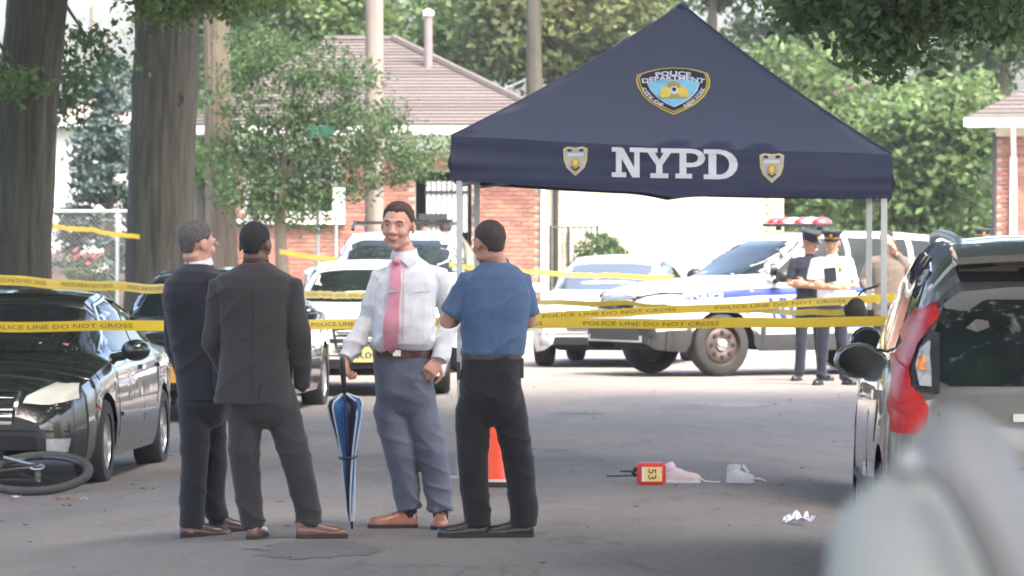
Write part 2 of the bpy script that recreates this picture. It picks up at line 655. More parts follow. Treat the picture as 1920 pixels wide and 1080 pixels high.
def road_patch(name, px, py, w, l, m, seed, lift=0.001):
    c = foot(px, py)
    rr = random.Random(seed)
    n = 72
    ring = []
    for k in range(n):
        a = 2 * math.pi * k / n
        r = 1 + 0.45 * noise.noise(Vector((math.cos(a) * 2.2 + seed, math.sin(a) * 2.2, seed * 0.7))) + 0.35 * noise.noise(Vector((math.cos(a) * 9 + seed, math.sin(a) * 9, seed)))
        x, y = c.x + w / 2 * r * math.cos(a), c.y + l / 2 * r * math.sin(a)
        ring.append((x, y, ground(x, y) + lift + 0.002))
    mb = MB()
    mb.add([(c.x, c.y, c.z + lift + 0.002)] + ring, [(0, k + 1, (k + 1) % n + 1) for k in range(n)])
    return structure(mb.build(name, m, None, False))


road_patch('road_patch', 590, 1031, 0.62, 1.5, M_PATCH, 3)
road_patch('road_patch', 1040, 845, 0.25, 0.5, M_PATCH, 5)
road_patch('road_patch', 1090, 775, 0.5, 0.7, M_PATCH, 15)
M_WORN = asphalt('pale scuff', (0.19, 0.178, 0.17), (0.245, 0.23, 0.22), 0.2)
road_patch('road_patch', 1375, 758, 0.75, 2.0, M_WORN, 21)
structure(sheet('gutter_dirt', XL + 0.005, XL + 1.0, 30, 56, 8, 30, lambda x, y: ground(x, y) + 0.006, M_EARTH))

# ---------------------------------------------------------------- trees


def leaf_mesh(name, blobs, n, size, cl=60, spread=0.32, seed=1, flat=0.0, shell=0.35, droop=0.0):
    """many leaf-sized faces gathered in clumps through a crown's volume"""
    rg = np.random.default_rng(seed)
    vol = np.array([b[1][0] * b[1][1] * b[1][2] for b in blobs], float) ** 0.8
    nc = max(4, n // cl)
    bi = rg.choice(len(blobs), nc, p=vol / vol.sum())
    d = rg.normal(size=(nc, 3)); d /= np.linalg.norm(d, axis=1)[:, None]
    r = (shell + (1 - shell) * rg.random(nc)) ** 0.6
    cen = np.array([b[0] for b in blobs], float)[bi] + d * r[:, None] * np.array([b[1] for b in blobs], float)[bi]
    ci = rg.integers(0, nc, n)
    cs = rg.uniform(0.5, 1.3, nc)
    p = cen[ci] + rg.normal(size=(n, 3)) * spread * cs[ci][:, None] * np.array([1, 1, 0.6])
    if droop:
        p[:, 2] -= droop * np.abs(rg.normal(size=n))
    a = rg.normal(size=(n, 3)); a[:, 2] *= (1 - flat); a /= np.linalg.norm(a, axis=1)[:, None]
    q = rg.normal(size=(n, 3)); b = np.cross(a, q); b /= np.linalg.norm(b, axis=1)[:, None]
    s = size * rg.uniform(0.6, 1.3, n)[:, None]
    nn = np.cross(a, b)
    v = np.stack([p - a * s * 0.5, p + b * s * 0.26 + nn * s * 0.08, p + a * s * 0.5, p - b * s * 0.26 + nn * s * 0.08], 1).reshape(-1, 3)
    return fast_mesh(name, v, 4)


def limb_paths(mb, base, tips, r0, seed=0, n=6):
    for i, (t, r) in enumerate(tips):
        t = Vector(t)
        pts, rad = [], []
        for k in range(n):
            f = k / (n - 1)
            p = Vector(base).lerp(t, f)
            p += Vector((noise.noise(Vector((i * 3.1 + seed, f * 2.3, 0))), noise.noise(Vector((i * 3.1 + seed, f * 2.3, 5))), 0.35 * math.sin(f * 3.14))) * 0.25 * (t - Vector(base)).length * 0.5 * f * (1.2 - f)
            pts.append(p); rad.append(lerp(r, r * 0.25, f))
        mb.tube(pts, rad, 7)


def trunk_mesh(path, rads, n=28, rough=0.05, seed=0.0, flare=1.35):
    """bark-ridged trunk"""
    mb = MB(); rings = []
    L = len(path); steps = 90 if n > 30 else 44
    for j in range(steps + 1):
        f = j / steps * (L - 1); i = min(int(f), L - 2)
        p = Vector(path[i]).lerp(Vector(path[i + 1]), f - i)
        r = lerp(rads[i], rads[i + 1], f - i)
        hh = (p.z - path[0][2])
        r *= 1 + (flare - 1) * math.exp(-max(0, hh) / 0.35)
        ring = []
        for k in range(n):
            a = 2 * math.pi * k / n
            q = Vector((math.cos(a) * 3.2 + seed, math.sin(a) * 3.2, p.z * 0.55))
            q2 = Vector((math.cos(a) * 9 + seed, math.sin(a) * 9, p.z * 1.3 + seed))
            rr = r * (1 + rough * noise.noise(q) * 1.6 + rough * 0.8 * noise.noise(q2))
            if n > 30:
                rr += 0.022 * (ridged(Vector((math.cos(a) * 5.5, math.sin(a) * 5.5, p.z * 0.8 + 2 * noise.noise(q))), 1, 1, 1, seed) - .5)
            ring.append(p + Vector((math.cos(a) * rr, math.sin(a) * rr, 0)))
        rings.append(ring)
    mb.loft(rings)
    return mb


def tree(name, label, base, path, rads, limbs, blobs, n, size, leaf, bark=None, seed=1, cl=60, spread=0.32, group=None, cat='tree', rough=0.05, **kw):
    t = thing(name, label, cat, base, 0, group)
    tm = trunk_mesh(path, rads, n=96 if name == 'street_tree' else 28, rough=rough, seed=seed * 1.7)
    tr = tm.build('trunk', bark or M_BARK, t, True, 0)
    if limbs:
        mb = MB(); limb_paths(mb, path[-1] if limbs[0][0] != 'at' else limbs[0][1], [l for l in limbs if l[0] != 'at'], rads[-1], seed)
        mb.build('limb', bark or M_BARK, t)
    me = leaf_mesh('crown', blobs, n, size, cl, spread, seed, **kw)
    link('crown', me, leaf, t, False)
    return t


# the three thick street trunks on the near pavement
b = at(50, 0, 57); b.z = 0.07
tree('street_tree', 'dark thick tree trunk cut off by the photo\'s left edge, behind the black sedan', b, [(-0.05, 0, -0.1), (-0.06, 0, 1.5), (0.0, 0, 3.0), (0.16, 0, 4.6), (0.3, 0, 7)], [0.36, 0.33, 0.33, 0.32, 0.26],
     [((-2, 1, 10), 0.16), ((2.5, -1, 9.5), 0.15), ((0.5, 3, 11), 0.14), ((-2.5, -2.5, 9), 0.13)],
     [((0, 0, 10), (5, 5, 3.2)), ((2.2, -1, 6.4), (2.2, 2.2, 1.2)), ((-2.6, 0, 6.6), (2.2, 2.2, 1.4))], 8500, 0.30, M_LEAF, seed=3, spread=0.4)
b = at(303, 0, 67.6); b.z = 0.07
tree('street_tree', 'thick grey-brown tree trunk with a knot scar, behind the two men in suits', b, [(0.0, 0, -0.1), (-0.02, 0, 1.5), (0.0, 0, 2.6), (0.06, 0, 3.6), (0.1, 0, 5), (0.15, 0, 7.5)], [0.47, 0.43, 0.42, 0.43, 0.38, 0.30],
     [((-2, 1, 10), 0.2), ((2.5, -1, 9.8), 0.2), ((0.5, 3, 11), 0.15), ((1.5, -0.6, 7.5), 0.14)],
     [((0, 0, 10), (5, 5, 3.0)), ((2.5, -1.5, 6.2), (2, 2, 0.9)), ((-2.6, -1, 6.4), (2, 2, 1.0))], 8500, 0.30, M_LEAF, seed=5, spread=0.4)
# knot scars on that trunk
kn = bpy.data.objects[[o.name for o in COL.objects if o.name.startswith('street_tree')][-1]]
for px, py, rr in ((325, 185, 0.13), (298, 135, 0.10)):
    p = at(px, py, 67.6 - 0.44) - kn.location
    mb = MB()
    for q in range(2):
        ring = [p + Vector((math.cos(a) * rr * (1 - 0.35 * q), 0.05 + 0.04 * abs(math.cos(a)), math.sin(a) * rr * 0.8 * (1 - 0.35 * q))) for a in np.linspace(0, 2 * math.pi, 17)]
        mb.tube(ring, 0.022, 6)
    mb.build('knot', M_BARK, kn)
b = at(414, 0, 82); b.z = 0.07
tree('street_tree', 'slimmer pale brown trunk between the thick trunk and the small corner tree', b, [(0.0, 0, -0.1), (0.02, 0, 1.5), (-0.03, 0, 3.0), (-0.06, 0, 5), (-0.1, 0, 8)], [0.26, 0.25, 0.22, 0.20, 0.17],
     [((-2, 1, 10), 0.1), ((1.5, -1, 10.8), 0.1)], [((0, 0, 10.6), (3.6, 3.6, 2.8))], 4500, 0.30, M_LEAF, M_BARK2, seed=6, spread=0.4)

# leafy boughs hanging into the top of the picture


def bough(label, px0, px1, py0, py1, Y, n, size, leaf, seed, arm):
    c = at((px0 + px1) / 2, (py0 + py1) / 2, Y)
    s = Y / F
    t = thing('hanging_bough', label, 'branch', c)
    rg = random.Random(seed)
    mb = MB()
    a = Vector(arm) - c
    tips = []
    blobs = []
    k = max(3, int((px1 - px0) / 90))
    for i in range(k):
        x = lerp(px0, px1, (i + rg.uniform(0.2, 0.8)) / k)
        y = lerp(py0, py1, rg.uniform(0.1, 0.75))
        p = at(x, y, Y + rg.uniform(-1.2, 1.2)) - c
        tips.append((p, 0.035))
        blobs.append((tuple(p), (70 * s, 0.6, (py1 - py0) * 0.24 * s)))
    limb_paths(mb, a, tips, 0.05, seed)
    mb.build('branch', M_BARK, t)
    me = leaf_mesh('crown', blobs, n, size, 26, 0.13, seed, shell=0.1)
    link('crown', me, leaf, t, False)
    return t


bough('bright green leafy boughs hanging over the top left, in front of the trunks', 90, 640, -90, 62, 58, 7000, 0.11, M_LEAF3, 31, at(240, -260, 60))
bough('small green sprig lying across the dark left trunk', -70, 70, 110, 215, 55.5, 900, 0.10, M_LEAF3, 32, at(-60, -60, 56))
bough('sparse leafy twigs beside the dark left trunk, against the white sky', 105, 190, 40, 300, 58.5, 1100, 0.10, M_LEAF, 33, at(60, -80, 58))
bough('dark blurred oak bough hanging over the top right corner', 1500, 2050, -150, 165, 40, 12000, 0.105, M_LEAF, 34, at(2300, -400, 40))
bough('light sprigs growing from the slim pale brown trunk', 390, 470, 180, 370, 81, 700, 0.12, M_LEAF3, 35, at(412, 300, 82))

# small tree on the far corner
b = at(526, 0, 80.6); b.z = 0.07


def blob(px, py, rx, rz, Y=80.6, ry=0.7):
    p = at(px, py, Y) - b
    return (tuple(p), (rx * Y / F, ry, rz * Y / F))


bl = [blob(440, 170, 60, 60), blob(470, 100, 70, 50), blob(660, 150, 60, 50), blob(520, 210, 100, 70), blob(600, 180, 90, 60), blob(470, 280, 75, 60), blob(560, 310, 110, 60), blob(690, 235, 95, 60), blob(710, 312, 110, 48),
      blob(795, 300, 80, 40), blob(500, 370, 90, 55), blob(620, 350, 80, 45), blob(560, 400, 60, 40), blob(450, 350, 50, 50), blob(760, 190, 30, 25), blob(560, 110, 110, 50), blob(640, 250, 90, 50)]
tree('corner_tree', 'small dull green tree with fine leaves, in front of the brick house\'s hip roof', b, [(0, 0, -0.1), (0.02, 0, 1.0), (-0.01, 0, 1.9), (0.03, 0, 2.5)], [0.105, 0.10, 0.09, 0.07],
     [((0.9, 0, 3.4), 0.05), ((-0.5, 0.2, 3.6), 0.05), ((1.9, 0.1, 2.9), 0.045), ((0.2, -0.2, 4.0), 0.05), ((-0.8, 0, 2.7), 0.04), ((1.3, -0.2, 2.3), 0.035)],
     bl, 19000, 0.082, M_LEAF2, M_BARK2, seed=8, cl=36, spread=0.15, rough=0.03)

# blue spruce in the left yard
b = at(205, 0, 97); b.z = 0.05
t = thing('spruce_tree', 'blue-green spruce in the yard behind the wire fence', 'tree', b)
trunk_mesh([(0, 0, -0.1), (0, 0, 3), (0, 0, 5.2)], [0.12, 0.08, 0.02]).build('trunk', M_BARK2, t, True, 0)
vb = []
for i in range(230):
    f = R.random()
    h = lerp(0.9, 5.0, f); rr = lerp(1.55, 0.12, f ** 0.85) * R.uniform(0.35, 1.0); a = R.uniform(0, 6.283)
    vb.append(((rr * math.cos(a), rr * math.sin(a), h - rr * 0.18), (0.26, 0.26, 0.06)))
link('crown', leaf_mesh('crown', vb, 13000, 0.13, 40, 0.10, 12, shell=0.2), M_SPRUCE, t, False)

# trees beyond the houses
BACK = [  # px of centre, py top, width px, Y, leaf, label
    (560, -160, 460, 112, M_LEAF3, 'green tree rising behind the left part of the hip roof'),
    (860, -200, 420, 108, M_LEAF3, 'broad green tree behind the vent pipe and the hip roof'),
    (1040, -240, 430, 104, M_LEAF4, 'tree with turning orange leaves and a pale straight trunk behind the tent roof'),
    (1330, -260, 420, 116, M_LEAF2, 'dry looking tree with bare twigs behind the tent peak'),
    (1560, 40, 440, 106, M_LEAF3, 'feathery light green tree over the tent\'s right slope'),
    (1730, 140, 340, 98, M_LEAF3, 'bright green leafy tree beside the right-hand brick house'),
    (1880, -120, 420, 118, M_LEAF, 'dark green tree standing behind the right-hand brick house roof'),
    (1500, -300, 460, 128, M_LEAF, 'tall shaded tree far behind the tent\'s right slope'),
    (380, -120, 360, 118, M_LEAF, 'green tree filling the gap right of the thick grey-brown trunk'),
    (700, -260, 420, 126, M_LEAF, 'tall dark green tree behind the utility pole'),
    (1180, -300, 460, 130, M_LEAF3, 'tall green tree far behind the tent peak'),
]
for i, (px, pyt, wpx, Y, lf, lab) in enumerate(BACK):
    s = Y / F
    b = at(px, 0, Y); b.z = 0.03
    top = CH - (pyt - HY) * s
    w = wpx * s
    rg = random.Random(100 + i)
    blobs = []
    for k in range(13):
        a = rg.uniform(0, 6.283); rr = rg.uniform(0.1, 0.36) * w
        h = rg.uniform(1.0, top - 0.8) if px > 1400 else rg.uniform(2.4, top - 0.8)
        blobs.append(((rr * math.cos(a), rr * math.sin(a) * 0.6, h), (w * rg.uniform(0.14, 0.26), w * 0.2, rg.uniform(0.5, 1.0))))
    tree('background_tree', lab, b, [(0, 0, -0.1), (0.03, 0, 2), (0.0, 0, 4.2), (0.1, 0, top * 0.75)], [0.24, 0.21, 0.18, 0.08] if i != 2 else [0.22, 0.2, 0.18, 0.1],
         [((w * 0.25, 0, top * 0.8), 0.06), ((-w * 0.25, 0, top * 0.75), 0.06), ((0, 0.4, top * 0.9), 0.06)], blobs, 21000, 0.21, lf, M_BARK2, seed=40 + i, cl=50, spread=0.27, group='trees beyond the houses', rough=0.03, flat=0.3)
b = at(1003, 0, 99); b.z = 0.03
tree('background_tree', 'pale green-grey straight tree trunk showing above the tent\'s left slope', b, [(0, 0, -0.1), (0.02, 0, 3), (-0.02, 0, 5), (-0.05, 0, 9)], [0.2, 0.19, 0.15, 0.1],
     [((1.5, 0, 10), 0.05), ((-1.5, 0, 9.6), 0.05)], [((0, 0, 9.6), (2.6, 2, 1.8))], 2600, 0.2, M_LEAF4, M_BARK, seed=77, group='trees beyond the houses', rough=0.03)

# street trees whose crowns shade the near street (their trunks stand outside the frame)
for i, (x, y) in enumerate([(6.6, 2), (-7.2, 6), (6.4, 12), (-7.4, 17), (6.6, 22), (-7.2, 28), (6.5, 32), (-7.4, 39), (6.8, 41), (-7.6, 47), (9.5, 47), (-7.4, 53), (-8.2, 62)]):
    R2 = random.Random(i)
    tree('shade_tree', ['first', 'second', 'third', 'fourth', 'fifth', 'sixth', 'seventh', 'eighth', 'ninth', 'tenth', 'eleventh', 'twelfth', 'thirteenth'][i] + ' tall shade tree counted up the street, on the ' + ('left-hand' if x < 0 else 'right-hand') + ' pavement', (x, y, 0.0),
         [(0, 0, -0.1), (0.05, 0, 3), (0, 0.1, 6.0)], [0.36, 0.32, 0.28],
         [((-math.copysign(3, x), 1, 9), 0.15), ((math.copysign(2, x), -1, 10), 0.14), ((-math.copysign(2, x), -3, 9.5), 0.14)],
         [((-math.copysign(2.6, x), 0, 9.4), (5.2, 5.4, 2.2)), ((0, 0, 11), (4, 4, 2.2))], 9500, 0.55, M_LEAF, seed=200 + i, cl=40, spread=0.5, group='crowns shading the street')

# ---------------------------------------------------------------- houses


def brick_face(parent, x0, x1, z0, z1, y, holes, quota, m, shown=None, axis='x'):
    """brick courses standing proud of the mortar; the first QUOTA in the SHOWN window are pieces of their own"""
    bw, bh, j = 0.205, 0.062, 0.012
    mb0 = MB(); mb0.box((0, 0, 0), (bw, 0.03, bh))
    first = None
    rest = MB()
    rows = int((z1 - z0) / (bh + j))
    for r in range(rows):
        z = z0 + (r + 0.5) * (bh + j)
        x = x0 + ((bw + j) / 2 if r % 2 else 0)
        while x + bw <= x1 + 0.02:
            cx = x + bw / 2
            x += bw + j
            if any(h[0] - 0.05 < cx < h[1] + 0.05 and h[2] < z < h[3] for h in holes):
                continue
            p = Vector((cx, y + R.uniform(-0.003, 0.003), z)) if axis == 'x' else Vector((y, cx, z))
            vis = shown is None or (shown[0] < cx < shown[1] and shown[2] < z < shown[3])
            if vis and quota > 0 and axis == 'x':
                quota -= 1
                if first is None:
                    first = o = mb0.build('brick', m, parent, False)
                else:
                    o = first.copy(); COL.objects.link(o); o.parent = parent
                o.location = p
            else:
                rest.box(p, (bw, 0.03, bh) if axis == 'x' else (0.03, bw, bh))
    if rest.v:
        stuff(rest.build('brickwork', m, parent, False))


HYF = 88.0          # facade plane
hs = F / HYF


def fx(px): return (px - 960) / hs
def fz(py): return CH - (py - HY) / hs


t = thing('brick_house', 'red brick bungalow with a grey hip roof and a barred door, behind the white cars', 'house', (0, HYF, 0))
X0, X1 = fx(400), fx(1014)
ZE = fz(247)
mb = MB(); mb.box(((X0 + X1) / 2, 3.6, ZE / 2 - 0.1), (X1 - X0 - 0.02, 7.0, ZE + 0.2))
mb.build('wall', M_MORTAR, t, False)
wx0, wx1, wz0, wz1 = fx(455), fx(636), fz(410), fz(268)
dx0, dx1, dz1 = fx(779), fx(884), fz(322)
holes = [(wx0, wx1, wz0, wz1), (dx0, dx1, 0, dz1)]
brick_face(t, X0, X1, 0.1, fz(286), 0.09, holes, 300, M_BRICK, (fx(880), fx(1014), fz(500), fz(335)))
mb = MB(); mb.box(((X0 + X1) / 2, 0.06, (ZE + fz(284)) / 2), (X1 - X0 - 0.01, 0.06, ZE - fz(284))); mb.build('frieze_board', M_WHITE, t, False)
# window: frame, panes, sill
w = MB(); w.box(((wx0 + wx1) / 2, 0.12, (wz0 + wz1) / 2), (wx1 - wx0, 0.06, wz1 - wz0)); wo = w.build('window', M_WHITE, t, False)
for k in range(3):
    for q in range(2):
        mb = MB(); sx = (wx1 - wx0 - 0.2) / 3; sz = (wz1 - wz0 - 0.2) / 2
        mb.box((wx0 + 0.1 + (k + 0.5) * sx, 0.082, wz0 + 0.1 + (q + 0.5) * sz), (sx - 0.06, 0.02, sz - 0.06)); mb.build('pane', M_GLASS, wo, False)
mb = MB(); mb.box(((wx0 + wx1) / 2, 0.03, wz0 - 0.05), (wx1 - wx0 + 0.2, 0.16, 0.09)); mb.build('sill', M_WHITE, wo, False)
# barred storm door with its sidelight
M_DOOR = mat('dark door', (0.05, 0.045, 0.045), 0.5)
M_CURT = mat('white blinds', (0.72, 0.71, 0.70), 0.7, var=0.06)
mb = MB(); mb.box(((dx0 + dx1) / 2, 0.13, dz1 / 2), (dx1 - dx0, 0.06, dz1)); do = mb.build('door', M_DOOR, t, False)
for (a, c, e, h) in ((0.02, 0.14, 0.05, 0.97), (0.17, 0.97, 0.62, 0.94), (0.17, 0.97, 0.12, 0.56)):
    mb = MB(); W_ = dx1 - dx0
    if a > 0.1:
        mb.box((dx0 + W_ * (a + c) / 2, 0.092, dz1 * (e + h) / 2), (W_ * (c - a) - 0.05, 0.02, dz1 * (h - e))); mb.build('pane', M_CURT, do, False)
for k in range(9):
    mb = MB(); x = lerp(dx0 + 0.18, dx1 - 0.06, k / 8)
    mb.tube([(x, 0.065, 0.25), (x, 0.065, dz1 - 0.12)], 0.009, 5); mb.build('bar', M_IRON, do)
for z in (0.3, 1.22, dz1 - 0.35):
    mb = MB(); mb.box(((dx0 + dx1) / 2 + 0.05, 0.062, z), (dx1 - dx0 - 0.18, 0.015, 0.05)); mb.build('rail', M_IRON, do, False)
mb = MB(); mb.box((dx0 + 0.3, 0.05, 1.9), (0.5, 0.02, 0.22)); mb.build('door_panel', M_IRON, do, False)
# steps
for k in range(2):
    mb = MB(); mb.box(((dx0 + dx1) / 2, -0.35 - 0.3 * (1 - k), 0.08 + 0.17 * k), (1.8, 0.9 + 0.3 * (1 - k) - 0.3, 0.17)); mb.build('step', M_CONC, t, False)
# gutter and hip roof laid in courses
oh = 0.45
ex0, ex1 = X0 - oh, X1 + oh
zr = 5.15
ry = 4.6
rx0, rx1 = fx(590), fx(725)
mb = MB(); mb.box(((ex0 + ex1) / 2, -oh + 0.05, ZE + 0.02), (ex1 - ex0, 0.10, 0.15)); mb.build('gutter', M_WHITE, t, False)
mb = MB(); mb.box(((ex0 + ex1) / 2, -oh / 2 + 0.05, ZE - 0.035), (ex1 - ex0 - 0.05, oh, 0.03)); mb.build('soffit', M_WHITE, t, False)
mb = MB()
e0, e1, e2, e3 = (ex0, -oh, ZE + 0.1), (ex1, -oh, ZE + 0.1), (ex1, 9.6, ZE + 0.1), (ex0, 9.6, ZE + 0.1)
r0_, r1_ = (rx0, ry, zr), (rx1, ry, zr)
mb.add([e0, e1, e2, e3, r0_, r1_], [(0, 1, 5, 4), (1, 2, 5), (2, 3, 4, 5), (3, 0, 4), (0, 3, 2, 1)])
roof = mb.build('roof', M_SHINGLE, t, False)
nC = 26
for i in range(nC):
    f0, f1 = i / nC, (i + 1.12) / nC
    f1 = min(1, f1)
    A = Vector(e0).lerp(Vector(r0_), f0); B_ = Vector(e1).lerp(Vector(r1_), f0)
    C_ = Vector(e1).lerp(Vector(r1_), f1); D_ = Vector(e0).lerp(Vector(r0_), f1)
    nrm = (B_ - A).cross(D_ - A).normalized()
    mb = MB()
    vs = [A + nrm * 0.006, B_ + nrm * 0.006, C_ + nrm * 0.006, D_ + nrm * 0.006, A + nrm * 0.035, B_ + nrm * 0.035, C_ + nrm * 0.010, D_ + nrm * 0.010]
    mb.add(vs, [(4, 5, 6, 7), (0, 1, 5, 4), (1, 2, 6, 5), (3, 0, 4, 7)])
    mb.build('shingle_course', M_SHINGLE, roof, False)
mb = MB(); mb.tube([Vector(e1) + Vector((0, 0, 0.04)), Vector(r1_) + Vector((0, 0, 0.05))], 0.07, 6); mb.build('hip_cap', M_SHINGLE, roof)
mb = MB(); mb.tube([Vector(r0_) + Vector((0, 0, 0.03)), Vector(r1_) + Vector((0, 0, 0.03))], 0.07, 6); mb.build('ridge_cap', M_SHINGLE, roof)
# vent pipe
M_PIPE = mat('brown flue pipe', (0.22, 0.17, 0.16), 0.6)
pb = at(803, 112, HYF + 2.9) - Vector((0, HYF, 0))
mb = MB(); mb.tube([pb - Vector((0, 0, 0.3)), pb + Vector((0, 0, 0.80))], 0.075, 12); vp = mb.build('vent_pipe', M_PIPE, t)
mb = MB(); mb.lathe([(0.10, 0.78), (0.10, 0.86), (0.02, 0.90)], 12, c=pb); mb.build('cap', M_WHITE, vp)
# wall lamp by the door
p = at(893, 385, HYF - 0.03) - Vector((0, HYF, 0))
mb = MB(); mb.box(p, (0.09, 0.12, 0.16)); mb.build('wall_lamp', M_IRON, t, False)

# cream house / garage to the right
t = thing('cream_house', 'pale sunlit cream brick house front glowing in the sun under the tent', 'house', (0, HYF, 0))
CX0, CX1 = fx(1014), fx(1470)
ZC = fz(262)
mb = MB(); mb.box(((CX0 + CX1) / 2 + 0.01, 3.5, ZC / 2 - 0.1), (CX1 - CX0 - 0.02, 6.8, ZC + 0.2)); mb.build('wall', mat('cream mortar', (0.66, 0.58, 0.44), 0.9), t, False)
brick_face(t, CX0 + 0.02, fx(1440), 0.1, ZC - 0.05, 0.09, [], 280, M_BRICK2, (fx(1060), fx(1200), fz(440), fz(345)))
mb = MB(); mb.box((fx(1455), 0.07, ZC / 2), (fx(1468) - fx(1441), 0.08, ZC - 0.02)); mb.build('corner_board', mat('tan trim', (0.55, 0.42, 0.26), 0.7), t, False)
mb = MB(); mb.box(((CX0 + CX1) / 2, 3.3, ZC + 0.08), (CX1 - CX0 + 0.1, 7.4, 0.14)); mb.build('roof', M_SHINGLE, t, False)
mb = MB(); mb.box(((CX0 + CX1) / 2, -0.44, ZC + 0.08), (CX1 - CX0 + 0.12, 0.06, 0.18)); mb.build('fascia', M_WHITE, t, False)
mb = MB(); mb.box((fx(1019), 0.05, ZC / 2), (0.09, 0.05, ZC - 0.05)); mb.build('corner_board', M_WHITE, t, False)
mb = MB(); mb.tube([(fx(1042), 0.0, 0.35), (fx(1042), 0.0, 3.0)], 0.05, 8); mb.build('downspout', M_IRON, t)
mb = MB(); mb.tube([(fx(1066), 0.0, 0.35), (fx(1066), 0.0, 1.75)], 0.03, 8); mb.build('conduit', M_IRON, t)

# iron railing
t = thing('iron_railing', 'thin black iron railing beside the round clipped bush', 'railing', at(1075, 0, 85) * 1.0)
t.location.z = 0.05
ox = t.location.x
x0, x1 = at(1032, 0, 85).x - ox, at(1120, 0, 85).x - ox
for z in (0.35, 1.72):
    mb = MB(); mb.tube([(x0, 0, z), (x1, 0, z)], 0.016, 6); mb.build('rail', M_IRON, t)
for k in range(9):
    mb = MB(); x = lerp(x0, x1, k / 8)
    mb.tube([(x, 0, 0.0), (x, 0, 1.75)], 0.02 if k in (0, 8) else 0.01, 6); mb.build('baluster' if k not in (0, 8) else 'post', M_IRON, t)

# clipped bush
b = at(1125, 0, 84); b.z = 0.04
t = thing('clipped_bush', 'rounded clipped green bush before the cream house', 'bush', b)
mb = MB(); limb_paths(mb, (0, 0, 0), [((0.3, 0, 1.2), 0.03), ((-0.3, 0, 1.2), 0.03), ((0, 0.2, 1.4), 0.03)], 0.03); mb.build('stem', M_BARK2, t)
link('crown', leaf_mesh('crown', [((0, 0, 0.98), (0.46, 0.4, 0.68))], 7000, 0.07, 20, 0.05, 61, shell=0.6), M_LEAF, t, False)

# brick house at the right edge
YR = 84.0
rs = F / YR
t = thing('brick_house', 'red brick house with a white eave and downspout at the photo\'s right edge', 'house', ((1866 - 960) / rs, YR, 0), math.radians(-6.8))
rX0 = 0.0; rX1 = rX0 + 8
rZE = CH - (237 - HY) / rs
mb = MB(); mb.box(((rX0 + rX1) / 2 + 0.01, 3.6, rZE / 2 - 0.1), (rX1 - rX0 - 0.02, 7.0, rZE + 0.2)); mb.build('wall', M_MORTAR, t, False)
brick_face(t, rX0, rX0 + 2.4, 0.1, rZE - 0.12, 0.09, [], 290, M_BRICK, (rX0 - 0.1, rX0 + 0.75, 1.2, rZE))
mb = MB(); mb.box((rX0 + 2.0, 0.05, rZE - 0.05), (4.0, 0.09, 0.22)); mb.build('frieze_board', mat('beige board', (0.55, 0.50, 0.42), 0.7), t, False)
mb = MB(); mb.box((rX0 + 3.7, -0.42, rZE + 0.06), (8.4, 0.10, 0.14)); mb.build('gutter', M_WHITE, t, False)
mb = MB(); mb.box((rX0 + 3.7, -0.16, rZE - 0.01), (8.3, 0.5, 0.03)); mb.build('soffit', M_WHITE, t, False)
mb = MB()
mb.add([(rX0 - 0.48, -0.45, rZE + 0.12), (rX0 + 8.2, -0.45, rZE + 0.12), (rX0 + 8.2, 9, rZE + 0.12), (rX0 - 0.48, 9, rZE + 0.12), (rX0 + 2.6, 4.2, rZE + 1.75), (rX0 + 6, 4.2, rZE + 1.75)],
       [(0, 1, 5, 4), (1, 2, 5), (2, 3, 4, 5), (3, 0, 4), (0, 3, 2, 1)])
roof = mb.build('roof', M_SHINGLE, t, False)
E0, E1, Q0, Q1 = Vector((rX0 - 0.48, -0.45, rZE + 0.12)), Vector((rX0 + 8.2, -0.45, rZE + 0.12)), Vector((rX0 + 2.6, 4.2, rZE + 1.75)), Vector((rX0 + 6, 4.2, rZE + 1.75))
for i in range(22):
    f0, f1 = i / 22, min(1, (i + 1.1) / 22)
    A, B_, C_, D_ = E0.lerp(Q0, f0), E1.lerp(Q1, f0), E1.lerp(Q1, f1), E0.lerp(Q0, f1)
    nrm = (B_ - A).cross(D_ - A).normalized()
    mb = MB()
    mb.add([A + nrm * 0.006, B_ + nrm * 0.006, C_ + nrm * 0.006, D_ + nrm * 0.006, A + nrm * 0.03, B_ + nrm * 0.03, C_ + nrm * 0.010, D_ + nrm * 0.010], [(4, 5, 6, 7), (0, 1, 5, 4), (1, 2, 6, 5), (3, 0, 4, 7)])
    mb.build('shingle_course', M_SHINGLE, roof, False)
dsx = (1900 - 1866) / rs
mb = MB(); mb.box((dsx, 0.02, rZE / 2 - 0.2), (0.11, 0.09, rZE - 0.6)); mb.tube([(dsx, 0.02, rZE - 0.48), (dsx, -0.2, rZE - 0.2), (dsx, -0.38, rZE)], 0.045, 8); mb.build('downspout', M_WHITE, t, False)
mb = MB(); mb.tube([(rX0 - 0.02, 0.02, 0.1), (rX0 - 0.02, 0.02, rZE - 0.1)], 0.035, 8); mb.build('conduit', M_IRON, t)

